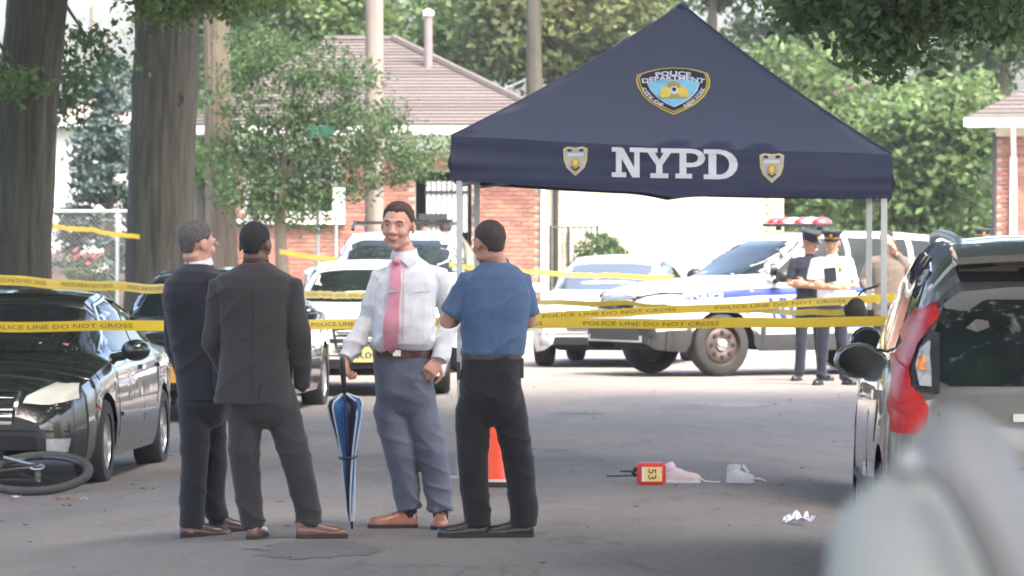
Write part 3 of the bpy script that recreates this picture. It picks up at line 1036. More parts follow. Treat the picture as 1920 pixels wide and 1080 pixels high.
# distant house and pole at the left
t = thing('distant_house', 'far pale house with a low reddish roof, above the spruce at the left', 'house', at(182, 0, 125) * 1.0)
t.location.z = 0
hz = CH - (232 - HY) * 125 / F
mb = MB(); mb.box((0.1, 2.5, hz / 2), (2.6, 5, hz)); mb.build('wall', mat('pale siding', (0.66, 0.62, 0.58), 0.8), t, False)
mb = MB(); mb.box((0.1, -0.3, hz + 0.02), (3.0, 0.1, 0.2)); mb.build('gutter', M_WHITE, t, False)
mb = MB(); mb.add([(-1.5, -0.35, hz + 0.1), (1.7, -0.35, hz + 0.1), (1.7, 5.3, hz + 0.1), (-1.5, 5.3, hz + 0.1), (0.1, 2.4, hz + 0.75)], [(0, 1, 4), (1, 2, 4), (2, 3, 4), (3, 0, 4), (0, 3, 2, 1)])
mb.build('roof', mat('reddish shingles', (0.34, 0.24, 0.22), 0.9), t, False)
mb = MB(); mb.box((0.3, -0.02, hz - 0.75), (0.5, 0.06, 0.9)); mb.build('window', M_GLASS, t, False)


def pole(label, px, pyt, Y, r, top_extra, arms, m):
    b = at(px, 0, Y); b.z = 0.05
    h = CH - (pyt - HY) * Y / F + top_extra
    t = thing('utility_pole', label, 'pole', b)
    mb = MB(); mb.tube([(0, 0, -0.2), (0.0, 0, h * 0.5), (-0.015 * h * 0.3, 0, h)], [r, r * 0.92, r * 0.8], 14); mb.build('shaft', m, t)
    for z, w in arms:
        mb = MB(); mb.box((0, -r, z), (w, 0.1, 0.12)); mb.build('crossarm', m, t, False)
        for sx in (-0.42, 0.42, -0.2, 0.2):
            mb = MB(); mb.lathe([(0.01, 0.06), (0.05, 0.08), (0.03, 0.14), (0.05, 0.18), (0.01, 0.22)], 8, c=(sx * w, -r, z)); mb.build('insulator', M_CONC, t)
    return t


pole('weathered wooden utility pole in front of the hip roof', 702, 0, 82.2, 0.155, 5.0, [(9.2, 2.0)], M_WOODPOLE)
pole('thin distant utility pole with a crossarm against the white sky', 178, 60, 135, 0.11, 0.6, [(CH - (68 - HY) * 135 / F, 1.3), (CH - (135 - HY) * 135 / F, 0.6)], M_WOODPOLE)

# overhead wires
for k, (p0, p1, sag) in enumerate([((1040, 170, 110), (1180, 60, 100), 0.1), ((1380, 92, 110), (1640, 82, 108), 0.15), ((925, 170, 100), (1000, 140, 100), 0.05)]):
    A, B_ = at(*p0), at(*p1)
    mb = MB()
    mb.tube([A.lerp(B_, f) - Vector((0, 0, sag * 4 * f * (1 - f))) for f in np.linspace(0, 1, 12)], 0.02, 5)
    tag(mb.build('overhead_wire', M_ALU, None), ['grey wire crossing the sky left of the tent peak', 'grey wire in front of the dry tree right of the tent peak', 'short pale wire above the hip roof\'s right end'][k], 'wire')

# wire fence at the left
YF = 90
t = thing('wire_fence', 'grey chain-link fence with a pale top rail between the two thick trunks', 'fence', (at(170, 0, YF).x, YF, 0.05))
w0, w1, zt = -2.2, 1.8, 2.0
for z in (0.08, zt):
    mb = MB(); mb.tube([(w0, 0, z), (w1, 0, z)], 0.035 if z > 1 else 0.02, 8); mb.build('rail', M_ALU, t)
for k in range(4):
    mb = MB(); x = lerp(w0, w1, k / 3); mb.tube([(x, 0, -0.05), (x, 0, zt + 0.06)], 0.035, 8); mb.build('post', M_ALU, t)
mb = MB()
x = w0
while x < w1 + zt:
    for sgn in (1, -1):
        a = max(0, x - w1) if sgn > 0 else 0
        xa, xb = x, x - zt
        za, zb = 0.1, zt
        if xb < w0:
            zb = 0.1 + (x - w0); xb = w0
        if xa > w1:
            za = 0.1 + (x - w1); xa = w1
        if zb > za:
            if sgn > 0:
                mb.tube([(xa, 0.006, za), (xb, 0.006, zb)], 0.006, 3)
            else:
                mb.tube([(w0 + w1 - xa, -0.006, za), (w0 + w1 - xb, -0.006, zb)], 0.006, 3)
    x += 0.085
stuff(mb.build('wire_mesh', mat('dull fence wire', (0.20, 0.20, 0.20), 0.6, metal=0.4), t, False))
# low brick wall, hedge and flowers in that yard
t = thing('garden_wall', 'low brownish brick wall seen through the wire fence', 'wall', (at(170, 0, 100).x, 100, 0))
mb = MB(); mb.box((0, 0.12, 0.65), (6.5, 0.2, 1.3)); mb.build('core', M_MORTAR, t, False)
brick_face(t, -3.2, 3.2, 0.02, 1.3, 0.01, [], 0, mat('dull brown brick', (0.20, 0.13, 0.11), 0.9, rgb2=(0.28, 0.19, 0.16), rnd=0.2), None)
b = at(165, 0, 93); b.z = 0.04
t = thing('flower_bush', 'small bush with red and white blossom behind the wire fence', 'plant', b)
link('crown', leaf_mesh('crown', [((0, 0, 0.9), (0.4, 0.3, 0.25)), ((0.3, 0, 0.7), (0.4, 0.3, 0.25))], 900, 0.1, 20, 0.07, 71), M_LEAF2, t, False)
link('blossom', leaf_mesh('blossom', [((-0.05, -0.25, 1.18), (0.28, 0.1, 0.14))], 60, 0.10, 15, 0.07, 72), mat('red blossom', (0.30, 0.07, 0.07), 0.6), t, False)
link('blossom', leaf_mesh('blossom', [((0.3, -0.25, 1.05), (0.22, 0.1, 0.08))], 36, 0.09, 12, 0.05, 73), mat('white blossom', (0.5, 0.48, 0.46), 0.6), t, False)

# street-name sign and a parking sign near the small tree
t = thing('street_sign', 'green street-name sign half hidden in the small tree\'s leaves', 'sign', (at(590, 0, 79.6).x, 80.9, 0.065))
mb = MB(); mb.tube([(0, 0, 0), (0, 0, 3.35)], 0.03, 8); mb.build('post', M_STEEL, t)
mb = MB(); mb.box((0.07, -0.75, CH - (252 - HY) * 79.6 / F), (0.42, 0.02, 0.15)); mb.build('name_plate', mat('green sign enamel', (0.01, 0.10, 0.065), 0.6), t, False)
mb = MB(); mb.tube([(0, 0, 3.27), (0.02, -0.75, 3.24)], 0.02, 6); mb.build('arm', M_STEEL, t)
t = thing('parking_sign', 'narrow white sign on a grey post between the small tree and the smiling man', 'sign', (at(630, 0, 80.4).x, 80.4, 0.065))
mb = MB(); mb.tube([(0, 0, 0), (0, 0, 2.4)], 0.028, 8); mb.build('post', M_STEEL, t)
mb = MB(); mb.box((0.05, -0.03, CH - (380 - HY) * 80.4 / F - 0.06), (0.19, 0.01, 0.46)); mb.build('plate', M_WHITE, t, False)

# ---------------------------------------------------------------- vehicles
M_LENS = mat('clouded headlamp lens', (0.62, 0.60, 0.50), 0.25, var=0.1, coat=0.6)
M_LENS2 = mat('clear headlamp lens', (0.55, 0.58, 0.60), 0.08, metal=0.4, var=0.2, scale=20, coat=1.0)
M_RED = mat('red tail lens', (0.46, 0.018, 0.014), 0.3, var=0.2, scale=30, coat=0.0, spec=0.2)
M_AMBER = mat('amber lens', (0.75, 0.25, 0.04), 0.15, coat=1.0)
M_RIM = mat('alloy wheel', (0.55, 0.55, 0.56), 0.3, metal=0.8, var=0.1)
M_UNDER = mat('underbody black', (0.012, 0.012, 0.012), 0.9, var=0.2)
M_SEAM = mat('panel gap', (0.008, 0.008, 0.008), 0.8, var=0.1)


def paint(name, rgb, metal=0.0, rough=0.35, coat=1.0, dirt=0.08):
    return mat(name, rgb, rough, metal=metal, var=dirt, scale=2.5, coat=coat)


SEDAN = dict(xf=2.38, xr=-2.38, fa=1.42, ra=-1.36, r=0.325, ar=0.37, sill=0.20, track=0.78,
    W=[(-2.38, .60), (-2.32, .72), (-2.15, .82), (-1.8, .875), (-1.2, .90), (0, .91), (1.2, .905), (1.7, .885), (2.0, .84), (2.2, .76), (2.32, .66), (2.38, .55)],
    T=[(-2.38, .84), (-2.32, .98), (-2.2, 1.04), (-1.78, 1.08), (-1.0, 1.36), (-.6, 1.435), (-.1, 1.46), (.25, 1.43), (.42, 1.39), (1.18, 1.015), (1.3, .985), (1.7, .92), (2.05, .83), (2.25, .74), (2.34, .66), (2.38, .58)],
    S=[(-2.38, .76), (-2.3, .92), (-2.1, .97), (-1, .975), (0.5, .93), (1.15, .915), (1.7, .83), (2.05, .74), (2.25, .66), (2.38, .50)],
    RW=[(-1.8, .60), (-1, .585), (0, .60), (.4, .585), (1.2, .68)],
    B=[(-2.38, .42), (-2.25, .30), (-1.95, .22), (1.95, .20), (2.3, .22), (2.38, .30)])
SUV = dict(xf=2.48, xr=-2.48, fa=1.50, ra=-1.36, r=0.385, ar=0.44, sill=0.31, track=0.84,
    W=[(-2.48, .80), (-2.4, .90), (-2.1, .96), (-1, .985), (0, .985), (1.2, .985), (1.8, .97), (2.15, .93), (2.36, .84), (2.44, .76), (2.48, .68)],
    T=[(-2.48, 1.05), (-2.42, 1.3), (-2.2, 1.64), (-2.0, 1.72), (-1.4, 1.77), (-.5, 1.785), (.0, 1.765), (.22, 1.72), (1.06, 1.245), (1.2, 1.215), (1.8, 1.17), (2.2, 1.10), (2.38, 1.02), (2.45, .93), (2.48, .84)],
    S=[(-2.48, .98), (-2.3, 1.15), (-1, 1.16), (0.5, 1.13), (1.25, 1.11), (1.9, 1.05), (2.25, .97), (2.4, .88), (2.48, .72)],
    RW=[(-2.2, .68), (-1, .70), (0, .70), (.4, .69), (1.3, .80)],
    B=[(-2.48, .50), (-2.3, .40), (-1.95, .32), (2.0, .30), (2.35, .33), (2.48, .42)])
HATCH = dict(xf=2.06, xr=-2.06, fa=1.25, ra=-1.32, r=0.325, ar=0.375, sill=0.24, track=0.78,
    W=[(-2.06, .80), (-2.02, .85), (-1.85, .885), (-1.2, .905), (0, .91), (1.0, .905), (1.5, .88), (1.85, .80), (2.0, .68), (2.06, .58)],
    T=[(-2.06, .98), (-2.03, 1.12), (-1.92, 1.42), (-1.80, 1.60), (-1.6, 1.635), (-.6, 1.665), (.2, 1.65), (.45, 1.61), (1.15, 1.12), (1.3, 1.07), (1.7, .99), (1.95, .88), (2.03, .78), (2.06, .68)],
    S=[(-2.06, .92), (-1.95, 1.06), (-1.2, 1.09), (0.5, 1.03), (1.1, 1.0), (1.6, .92), (1.95, .78), (2.06, .58)],
    RW=[(-2.0, .61), (-1.6, .62), (0, .63), (.4, .62), (1.15, .75)],
    B=[(-2.06, .40), (-1.9, .30), (-1.7, .26), (1.7, .24), (1.95, .25), (2.06, .34)])


def car_shell(sp):
    xs = set(np.round(np.linspace(sp['xr'], sp['xf'], 64), 4).tolist())
    for a in (sp['fa'], sp['ra']):
        xs |= set(np.round(a + sp['ar'] * np.cos(np.linspace(0, math.pi, 17)), 4).tolist())
    for k in ('W', 'T', 'S'):
        xs |= {p[0] for p in sp[k]}
    xs = sorted(xs)
    W_ = [interp(sp['W'], x) for x in xs]; T_ = [interp(sp['T'], x) for x in xs]; S_ = [interp(sp['S'], x) for x in xs]

    def sm(a, k=2):
        a = list(a)
        for _ in range(k):
            b = a[:]
            for i in range(1, len(a) - 1):
                b[i] = 0.25 * a[i - 1] + 0.5 * a[i] + 0.25 * a[i + 1]
            a = b
        return a
    W_, T_, S_ = sm(W_, 3), sm(T_, 2), sm(S_, 3)
    rings = []
    for x, W, T, S in zip(xs, W_, T_, S_):
        B = interp(sp['B'], x)
        for a in (sp['fa'], sp['ra']):
            dx = abs(x - a)
            if dx <= sp['ar']:
                B = max(B, sp['r'] + math.sqrt(max(0, sp['ar'] ** 2 - dx ** 2)) * 1.0)
        B = min(B, S - 0.05)
        RW = min(interp(sp['RW'], x), W * 0.9)
        sill = sp['sill']
        side = []
        prof = [(0.0, .955), (.12, .98), (.36, 1.0), (.6, .998), (.72, .985), (.80, .988), (.92, .972), (1.0, .93)]
        for k in range(9):
            z = lerp(B, S, k / 8)
            f = (z - sill) / max(0.05, S - sill)
            y = W * interp(prof, f)
            side.append((y, z))
        u = T - S
        g = smooth01((u - 0.12) / 0.22)
        y0 = side[-1][0]
        hood, gh = [], []
        for k in range(1, 8):
            f = k / 7
            y = y0 * (1 - f ** 1.15)
            hood.append((y, S + u * (1 - (y / y0) ** 2.4)))
        bw = y0 * 0.975
        gh = [(bw, S + 0.02), (lerp(bw, RW + 0.03, 0.34), S + u * 0.32), (lerp(bw, RW + 0.03, 0.70), S + u * 0.66), (RW + 0.012, T - min(0.10, u * .2)), (RW - 0.05, T - min(0.035, u * .08)), (RW * 0.55, T - min(0.010, u * .03)), (0, T)]
        top = [(lerp(a[0], c[0], g), lerp(a[1], c[1], g)) for a, c in zip(hood, gh)]
        half = side + top
        full = [Vector((x, y, z)) for y, z in half] + [Vector((x, -y, z)) for y, z in reversed(half[:-1])]
        rings.append(full)
    return rings


def wheel(parent, x, y, r, side, rim_mat, steel=False, spokes=5):
    mb = MB()
    w = 0.11
    prof = [(r * .66, -w), (r * .90, -w), (r * .97, -w * .8), (r, -w * .45), (r, w * .45), (r * .97, w * .8), (r * .90, w), (r * .66, w)]
    mb.lathe(prof, 32, 'Y', (0, 0, 0))
    o = mb.build('wheel', M_RUBBER, parent)
    o.location = (x, y, r)
    mb = MB()
    yy = w * 0.86 * side
    mb.lathe([(r * .70, yy), (r * .66, yy), (r * .62, yy * .5), (r * .1, yy * .35), (0.002, yy * .35)], 28, 'Y')
    if steel:
        mb.lathe([(r * .60, yy * .55), (r * .48, yy * .95), (r * .30, yy * .95), (r * .2, yy * .7)], 28, 'Y')
    else:
        for k in range(spokes):
            a = 2 * math.pi * k / spokes
            d = Vector((math.cos(a), 0, math.sin(a))); e = Vector((-math.sin(a), 0, math.cos(a)))
            pts = [d * r * .12, d * r * .40, d * r * .66]
            q = Vector((0, yy * .9, 0))
            vs = []
            for p, hw in zip(pts, (0.06, 0.035, 0.05)):
                vs += [p + e * hw * r / .33 + q, p - e * hw * r / .33 + q, p + e * hw * r / .33 + q * .3, p - e * hw * r / .33 + q * .3]
            for i in (0, 4):
                mb.add(vs[i:i + 8], [(0, 1, 5, 4), (0, 4, 6, 2), (1, 3, 7, 5)])
        mb.lathe([(r * .20, yy * .4), (r * .20, yy * .95), (0.004, yy)], 14, 'Y')
    rm = mb.build('rim', rim_mat, o, fix=False)
    if steel:
        for k in range(8):
            a = 2 * math.pi * k / 8
            h = MB(); h.ellipsoid((r * .39 * math.cos(a), yy * .96, r * .39 * math.sin(a)), (0.032, 0.008, 0.032), nu=8, nv=6)
            h.build('vent_hole', M_SEAM, o)
        h = MB(); h.lathe([(r * .2, yy * .7), (r * .19, yy * 1.0), (r * .08, yy * 1.12), (0.003, yy * 1.13)], 16, 'Y'); h.build('hub_cap', M_CHROME, o)
    return o


def make_car(name, label, sp, pmat, loc, heading, group=None, rim=None, steel=False, clad=None, clad_z=0.5, seams=True, windows=True, mirror_mat=None, spokes=5):
    """heading: direction of travel in the ground plane. Local x forward, y to the car's left."""
    t = thing(name, label, 'car', loc, math.atan2(heading[1], heading[0]), group)
    rings = car_shell(sp)
    shell = MB(); shell.loft(rings, closed=False, cap=False)
    n = len(rings[0])
    for ri in (0, -1):
        rr = rings[ri]
        shell.add(rr, [tuple(range(n))])
    bm = bmesh.new(); me0 = shell.mesh(); bm.from_mesh(me0)
    bmesh.ops.remove_doubles(bm, verts=bm.verts, dist=0.0005)
    bmesh.ops.recalc_face_normals(bm, faces=bm.faces)
    bvh = BVHTree.FromBMesh(bm)
    if clad is not None:
        low = [f for f in bm.faces if f.calc_center_median().z < clad_z]
        bl = bm.copy()
        bmesh.ops.delete(bm, geom=low, context='FACES')
        hi = [f for f in bl.faces if f.calc_center_median().z >= clad_z]
        bmesh.ops.delete(bl, geom=hi, context='FACES')
        ml = bpy.data.meshes.new('lower_cladding'); bl.to_mesh(ml); bl.free()
        link('lower_cladding', ml, clad, t, True, 35)
    me = bpy.data.meshes.new('body'); bm.to_mesh(me); bm.free()
    body = link('body', me, pmat, t, True, 32)
    # underbody
    mb = MB()
    x0, x1 = sp['xr'] + 0.25, sp['xf'] - 0.25
    mb.box((0, 0, sp['sill'] + 0.22), (x1 - x0, 1.0, 0.40))
    mb.box((0, 0, sp['sill'] + 0.10), (sp['fa'] - sp['ra'] - 2 * sp['ar'] - 0.02, 1.66 if sp is not SUV else 1.78, 0.18))
    mb.box((0, 0, sp['sill'] + 0.45), (x1 - x0 - .1, 1.36, 0.14))
    mb.build('underbody', M_UNDER, t, False)
    for xa in (sp['fa'], sp['ra']):
        for sgn in (1, -1):
            wheel(t, xa, sgn * sp['track'], sp['r'], sgn, rim or M_RIM, steel, spokes)
            # wheel-arch liner
            lm = MB()
            arc = np.linspace(0.05, math.pi - 0.05, 13)
            ringA = [Vector((xa + sp['ar'] * 1.01 * math.cos(a), sgn * (interp(sp['W'], xa) * .93), sp['r'] + sp['ar'] * 1.01 * math.sin(a))) for a in arc]
            ringB = [Vector((p.x, sgn * 0.5, p.z)) for p in ringA]
            lm.loft([ringA, ringB], closed=False, cap=False)
            lm.build('wheel_arch', M_UNDER, t)

    def side(poly, nm, m, off=0.006, sgn=1, cuts=3, parent=None):
        return patch(bvh, poly, (0, sgn * 2.0, 0), (1, 0, 0), (0, 0, 1), (0, -sgn, 0), off, nm, m, parent or t, cuts)

    def front(poly, nm, m, off=0.006, cuts=3, parent=None):
        return patch(bvh, poly, (4.0, 0, 0), (0, 1, 0), (0, 0, 1), (-1, 0, 0), off, nm, m, parent or t, cuts)

    def rear(poly, nm, m, off=0.006, cuts=3, parent=None):
        return patch(bvh, poly, (-4.0, 0, 0), (0, -1, 0), (0, 0, 1), (1, 0, 0), off, nm, m, parent or t, cuts)
    return t, side, front, rear, bvh


def mirror_pair(t, x, y, z, m, glass=None, size=(0.11, 0.115, 0.085), facing=1, sides=(1, -1)):
    for s in sides:
        mb = MB()
        c = Vector((x, s * (y + 0.14), z))
        mb.ellipsoid(c, (size[0], size[1], size[2]), nu=14, nv=8)
        mb.v = [(min(v[0], c.x + size[0]) if v[0] > c.x - 0.045 else c.x - 0.045, v[1], v[2]) for v in mb.v]
        mb.tube([(x + 0.02, s * (y - 0.05), z - 0.06), (x + 0.01, s * (y + 0.06), z - 0.04)], 0.035, 8)
        o = mb.build('door_mirror', m, t)
        g = MB(); g.lathe([(0.001, 0), (0.06, 0)], 14, 'X')
        g.v = [(c.x - 0.052, c.y + v[1] * size[1] / 0.072, c.z + v[2] * size[2] / 0.075) for v in g.v]
        g.build('mirror_glass', M_GLASS, o, fix=True)


def sedan_parts(t, side, front, rear, lens, trim=M_SEAM, plate=None, plate_txt=None, grille=True, pm=None, chrome=True, windshield=M_GLASS, rearlights=False):
    # glass
    front([(-0.70, 1.0), (-0.52, 1.375), (0.52, 1.375), (0.70, 1.0), (0.35, 0.995), (-0.35, 0.995)], 'windscreen', windshield, 0.005, 4)
    for s in (1, -1):
        side([(0.92, .985), (0.30, 1.33), (0.0, 1.375), (-0.20, 1.38), (-0.20, .99)], 'window', M_GLASS, 0.005, s)
        side([(-0.26, .99), (-0.26, 1.375), (-0.7, 1.34), (-1.2, 1.15), (-1.28, 1.03)], 'window', M_GLASS, 0.005, s)
        # lines of the doors, handles
        ln_ = strip2([(0.98, 0.95), (0.95, 0.6), (0.92, 0.25)], 0.008), strip2([(-0.23, 0.97), (-0.23, 0.25)], 0.008), strip2([(-1.15, 0.98), (-1.0, 0.7), (-0.92, 0.55)], 0.008)
        for l_ in ln_:
            side(l_, 'door_seam', M_SEAM, 0.002, s, 2)
        for hx in (-0.1, -1.0):
            side([(hx, .83), (hx - .2, .83), (hx - .2, .86), (hx, .86)], 'door_handle', pm or M_BLACK, 0.02, s, 1)
        side([(0.85, .50), (-0.85, .48), (-0.85, .51), (0.85, .53)], 'side_moulding', pm or M_BLACK, 0.012, s, 2)
        front([(s * .40, .64), (s * .42, .69), (s * .60, .785), (s * .76, .775), (s * .775, .67), (s * .60, .625)], 'headlight', lens, 0.008, 3)
    if grille:
        front([(-.33, .50), (-.36, .72), (.36, .72), (.33, .50)], 'grille', M_SEAM, 0.004, 2)
        if chrome:
            front(strip2([(-.33, .50), (-.37, .725), (.37, .725), (.33, .50), (-.33, .50)], 0.025), 'grille_surround', M_CHROME, 0.014, 2)
        for k in range(4):
            z = .54 + k * .045
            front([(-.33, z), (-.33, z + .012), (.33, z + .012), (.33, z)], 'grille_bar', M_CHROME if chrome else M_STEEL, 0.010, 2)
    front([(-.55, .25), (-.50, .40), (.50, .40), (.55, .25)], 'air_intake', M_SEAM, 0.004, 2)
    front(strip2([(-.74, .43), (-.4, .44), (.4, .44), (.74, .43)], 0.012), 'bumper_crease', M_SEAM, 0.003, 2)
    for s in (1, -1):
        front([(s * .58, .28), (s * .58, .38), (s * .74, .38), (s * .72, .28)], 'fog_lamp', M_LENS2, 0.005, 2)
    if plate is not None:
        po = front([(-.155, .37), (-.155, .53), (.155, .53), (.155, .37)], 'number_plate', plate, 0.03, 1)
        if plate_txt:
            mb = MB()
            hit = 2.42
            put_text(mb, plate_txt, lambda u, v: Vector((hit, u, .445 + v)), 0.24, 0.075, bold=0.01)
            mb.build('plate_characters', mat('plate blue', (0.03, 0.05, 0.16), 0.5), po, False)


def nearest_on(bvh, p, d):
    h = bvh.ray_cast(Vector(p), Vector(d).normalized(), 10)
    return h[0]


# ---- black sedan in the left foreground
M_BLK = paint('black car paint', (0.012, 0.013, 0.013), dirt=0.5, rough=0.25)
fl = foot(188, 903)
hd = Vector((-0.085, -0.996)); lf = Vector((-hd.y, hd.x))      # heading, car's left
o_ = Vector((fl.x, fl.y)) - hd * SEDAN['fa'] - lf * 0.83
t, side, front, rear, bvh = make_car('black_sedan', 'dusty black sedan parked facing the camera at the left, bicycle under its bumper', SEDAN, M_BLK, (o_.x, o_.y, -0.20), hd)
BLACK_SEDAN = t
sedan_parts(t, side, front, rear, M_LENS, pm=M_BLK)
mirror_pair(t, 0.78, 0.86, 1.0, M_BLK)
for s in (1, -1):
    side(strip2([(0.93, .985), (0.30, 1.335), (-0.2, 1.39), (-0.7, 1.35), (-1.22, 1.15)], 0.018), 'window_trim', M_CHROME, 0.010, s, 2)
front([(.30, 1.03), (.30, 1.055), (.42, 1.055), (.42, 1.03)], 'sticker', mat('pale sticker', (0.55, 0.66, 0.66), 0.5), 0.010, 1)
front([(.45, 1.035), (.45, 1.05), (.52, 1.05), (.52, 1.035)], 'sticker', mat('red sticker', (0.5, 0.12, 0.14), 0.5), 0.010, 1)
side([(1.72, .58), (1.78, .60), (1.78, .62), (1.72, .60)], 'marker_lamp', M_RED, 0.008, 1, 1)

# ---- dark sedan parked behind it
M_DARK = paint('charcoal car paint', (0.02, 0.022, 0.024), dirt=0.3, rough=0.25)
p = foot(338, 792)
hd = Vector((-0.10, -0.995)).normalized()
o_ = Vector((p.x, p.y)) - hd * 2.3
t, side, front, rear, bvh = make_car('dark_sedan', 'dark sedan half hidden behind the two men in suits', SEDAN, M_DARK, (o_.x, o_.y, -0.10), hd)
sedan_parts(t, side, front, rear, M_LENS2, pm=M_DARK, plate=mat('orange plate', (0.72, 0.34, 0.06), 0.5), plate_txt=None)
mirror_pair(t, 0.78, 0.86, 1.0, M_DARK)

# ---- white sedan facing the camera behind the smiling man
M_WCAR = paint('white car paint', (0.60, 0.61, 0.62), dirt=0.03, rough=0.3)
p = foot(690, 741)
hd = Vector((0.02, -1)).normalized()
o_ = Vector((p.x, p.y)) - hd * 1.9
t, side, front, rear, bvh = make_car('white_sedan', 'white sedan facing the camera behind the smiling man, yellow plate', SEDAN, M_WCAR, (o_.x, o_.y, -0.06), hd)
sedan_parts(t, side, front, rear, M_LENS2, pm=M_WCAR, plate=mat('yellow plate', (0.78, 0.70, 0.22), 0.5), plate_txt='R05')
front([(-.62, .44), (-.6, .66), (.6, .66), (.62, .44)], 'grille', M_SEAM, 0.012, 2)
for k in range(3):
    front([(-.6, .47 + k * .07), (-.6, .485 + k * .07), (.6, .485 + k * .07), (.6, .47 + k * .07)], 'grille_bar', M_STEEL, 0.018, 2)
front([(-.72, .40), (-.72, .43), (.72, .43), (.72, .40)], 'bumper_trim', M_CHROME, 0.016, 2)
mirror_pair(t, 0.78, 0.86, 1.0, M_WCAR)

# ---- white SUV with a roof rack behind that


def suv_parts(t, side, front, pm, clad, police=False, lens=M_LENS2):
    front([(-.82, 1.25), (-.66, 1.655), (.66, 1.655), (.82, 1.25), (.4, 1.225), (-.4, 1.225)], 'windscreen', M_GLASS, 0.005, 4)
    for s in (1, -1):
        side([(0.80, 1.20), (0.18, 1.63), (-0.05, 1.68), (-.34, 1.69), (-.34, 1.19)], 'window', M_GLASS, 0.005, s)
        side([(-.41, 1.19), (-.41, 1.69), (-1.25, 1.67), (-1.25, 1.20)], 'window', M_GLASS, 0.005, s)
        side([(-1.33, 1.21), (-1.33, 1.665), (-1.95, 1.62), (-2.1, 1.45), (-2.08, 1.25)], 'window', M_GLASS, 0.005, s)
        ln_ = strip2([(0.98, 1.15), (0.97, .8), (0.95, .42)], 0.010), strip2([(-.375, 1.17), (-.375, .42)], 0.010), strip2([(-1.35, 1.17), (-1.2, .95), (-1.05, .80)], 0.010)
        for l_ in ln_:
            side(l_, 'door_seam', M_SEAM, 0.002, s, 2)
        for hx in (-.17, -1.14):
            side([(hx, 1.0), (hx - .2, 1.0), (hx - .2, 1.035), (hx, 1.035)], 'door_handle', pm, 0.02, s, 1)
        front([(s * .46, .86), (s * .46, .95), (s * .70, 1.0), (s * .88, 1.0), (s * .90, .90), (s * .66, .85)], 'headlight', lens, 0.010, 3)
        front(strip2([(s * .47, .955), (s * .70, 1.005), (s * .88, 1.005)], 0.02), 'headlight_brow', M_SEAM, 0.016, 2)
        front([(s * .60, .50), (s * .58, .62), (s * .82, .62), (s * .84, .50)], 'fog_lamp_bezel', M_BLACK, 0.006, 2)
    front([(-.42, .74), (-.44, .98), (.44, .98), (.42, .74)], 'grille', M_SEAM, 0.006, 2)
    for z in (.80, .88, .95):
        front([(-.42, z - .012), (-.42, z + .012), (.42, z + .012), (.42, z - .012)], 'grille_bar', M_CHROME if z == .88 else M_STEEL, 0.02, 2)
    front([(-.62, .44), (-.56, .64), (.56, .64), (.62, .44)], 'air_intake', M_BLACK, 0.006, 2)


p = foot(728, 700)
hd = Vector((-0.06, -1.0)).normalized()
o_ = Vector((p.x, p.y)) - hd * 2.2
t, side, front, rear, bvh = make_car('white_rack_van', 'white high-roofed car with a dark roof rack behind the smiling man', SUV, M_WCAR, (o_.x, o_.y, -0.06), hd)
suv_parts(t, side, front, M_WCAR, None)
mirror_pair(t, 0.72, 0.95, 1.22, M_WCAR)
for s in (1, -1):
    mb = MB(); mb.tube([(-1.7, s * .62, 1.80), (-1.6, s * .62, 1.86), (.1, s * .62, 1.86), (.25, s * .62, 1.79)], 0.022, 8); mb.build('roof_rail', M_BLACK, t)
for x in (-1.2, -.2):
    mb = MB(); mb.box((x, 0, 1.88), (0.08, 1.3, 0.035)); mb.build('rack_bar', M_BLACK, t, False)

# ---- white patrol sedan in front of the cream house
p = foot(1122, 688)
hd = Vector((-0.16, -0.987)).normalized()
o_ = Vector((p.x, p.y)) - hd * 1.9
t, side, front, rear, bvh = make_car('white_patrol_sedan', 'white sedan nose-on between the tent legs, left of the police SUV', SEDAN, M_WCAR, (o_.x, o_.y, -0.06), hd)
M_PALEG = mat('sky-lit windscreen', (0.05, 0.06, 0.065), 0.05, var=0.1, spec=1.0, coat=1.0)
sedan_parts(t, side, front, rear, M_LENS2, pm=M_WCAR, windshield=M_PALEG)
mirror_pair(t, 0.78, 0.86, 1.0, M_WCAR)
front([(-.70, .50), (-.66, .66), (.66, .66), (.70, .50)], 'grille', M_SEAM, 0.012, 2)
front([(-.66, .545), (-.66, .57), (.66, .57), (.66, .545)], 'grille_bar', M_CHROME, 0.02, 2)

# ---- police SUV
M_CLAD = mat('dark grey cladding', (0.035, 0.037, 0.038), 0.6, var=0.15)
M_BLUE = mat('police blue decal', (0.018, 0.040, 0.24), 0.4, var=0.05)
M_STEELW = mat('dark steel wheel', (0.10, 0.075, 0.065), 0.45, metal=0.4, var=0.2)
fl = foot(1350, 706)
hd = Vector((-0.885, -0.465)).normalized(); lf = Vector((-hd.y, hd.x))
o_ = Vector((fl.x, fl.y)) - hd * SUV['fa'] - lf * 0.88
t, side, front, rear, bvh = make_car('police_suv', 'white and blue police SUV with red light bar behind the two officers', SUV, M_WCAR, (o_.x, o_.y, -0.06), hd, steel=True, rim=M_STEELW, clad=M_CLAD, clad_z=0.56)
suv_parts(t, side, front, M_WCAR, M_CLAD, True)
mirror_pair(t, 0.72, 0.95, 1.22, M_BLACK)
side([(2.18, .93), (2.3, .99), (1.9, 1.04), (1.0, 1.075), (-.4, 1.09), (-2.2, 1.10), (-2.2, 1.02), (-.4, 1.01), (1.0, .985), (1.8, .94)], 'stripe', M_BLUE, 0.004, 1, 4)
side([(1.02, .60), (-1.0, .58), (-1.0, .63), (1.02, .65)], 'stripe', M_BLUE, 0.004, 1, 3)


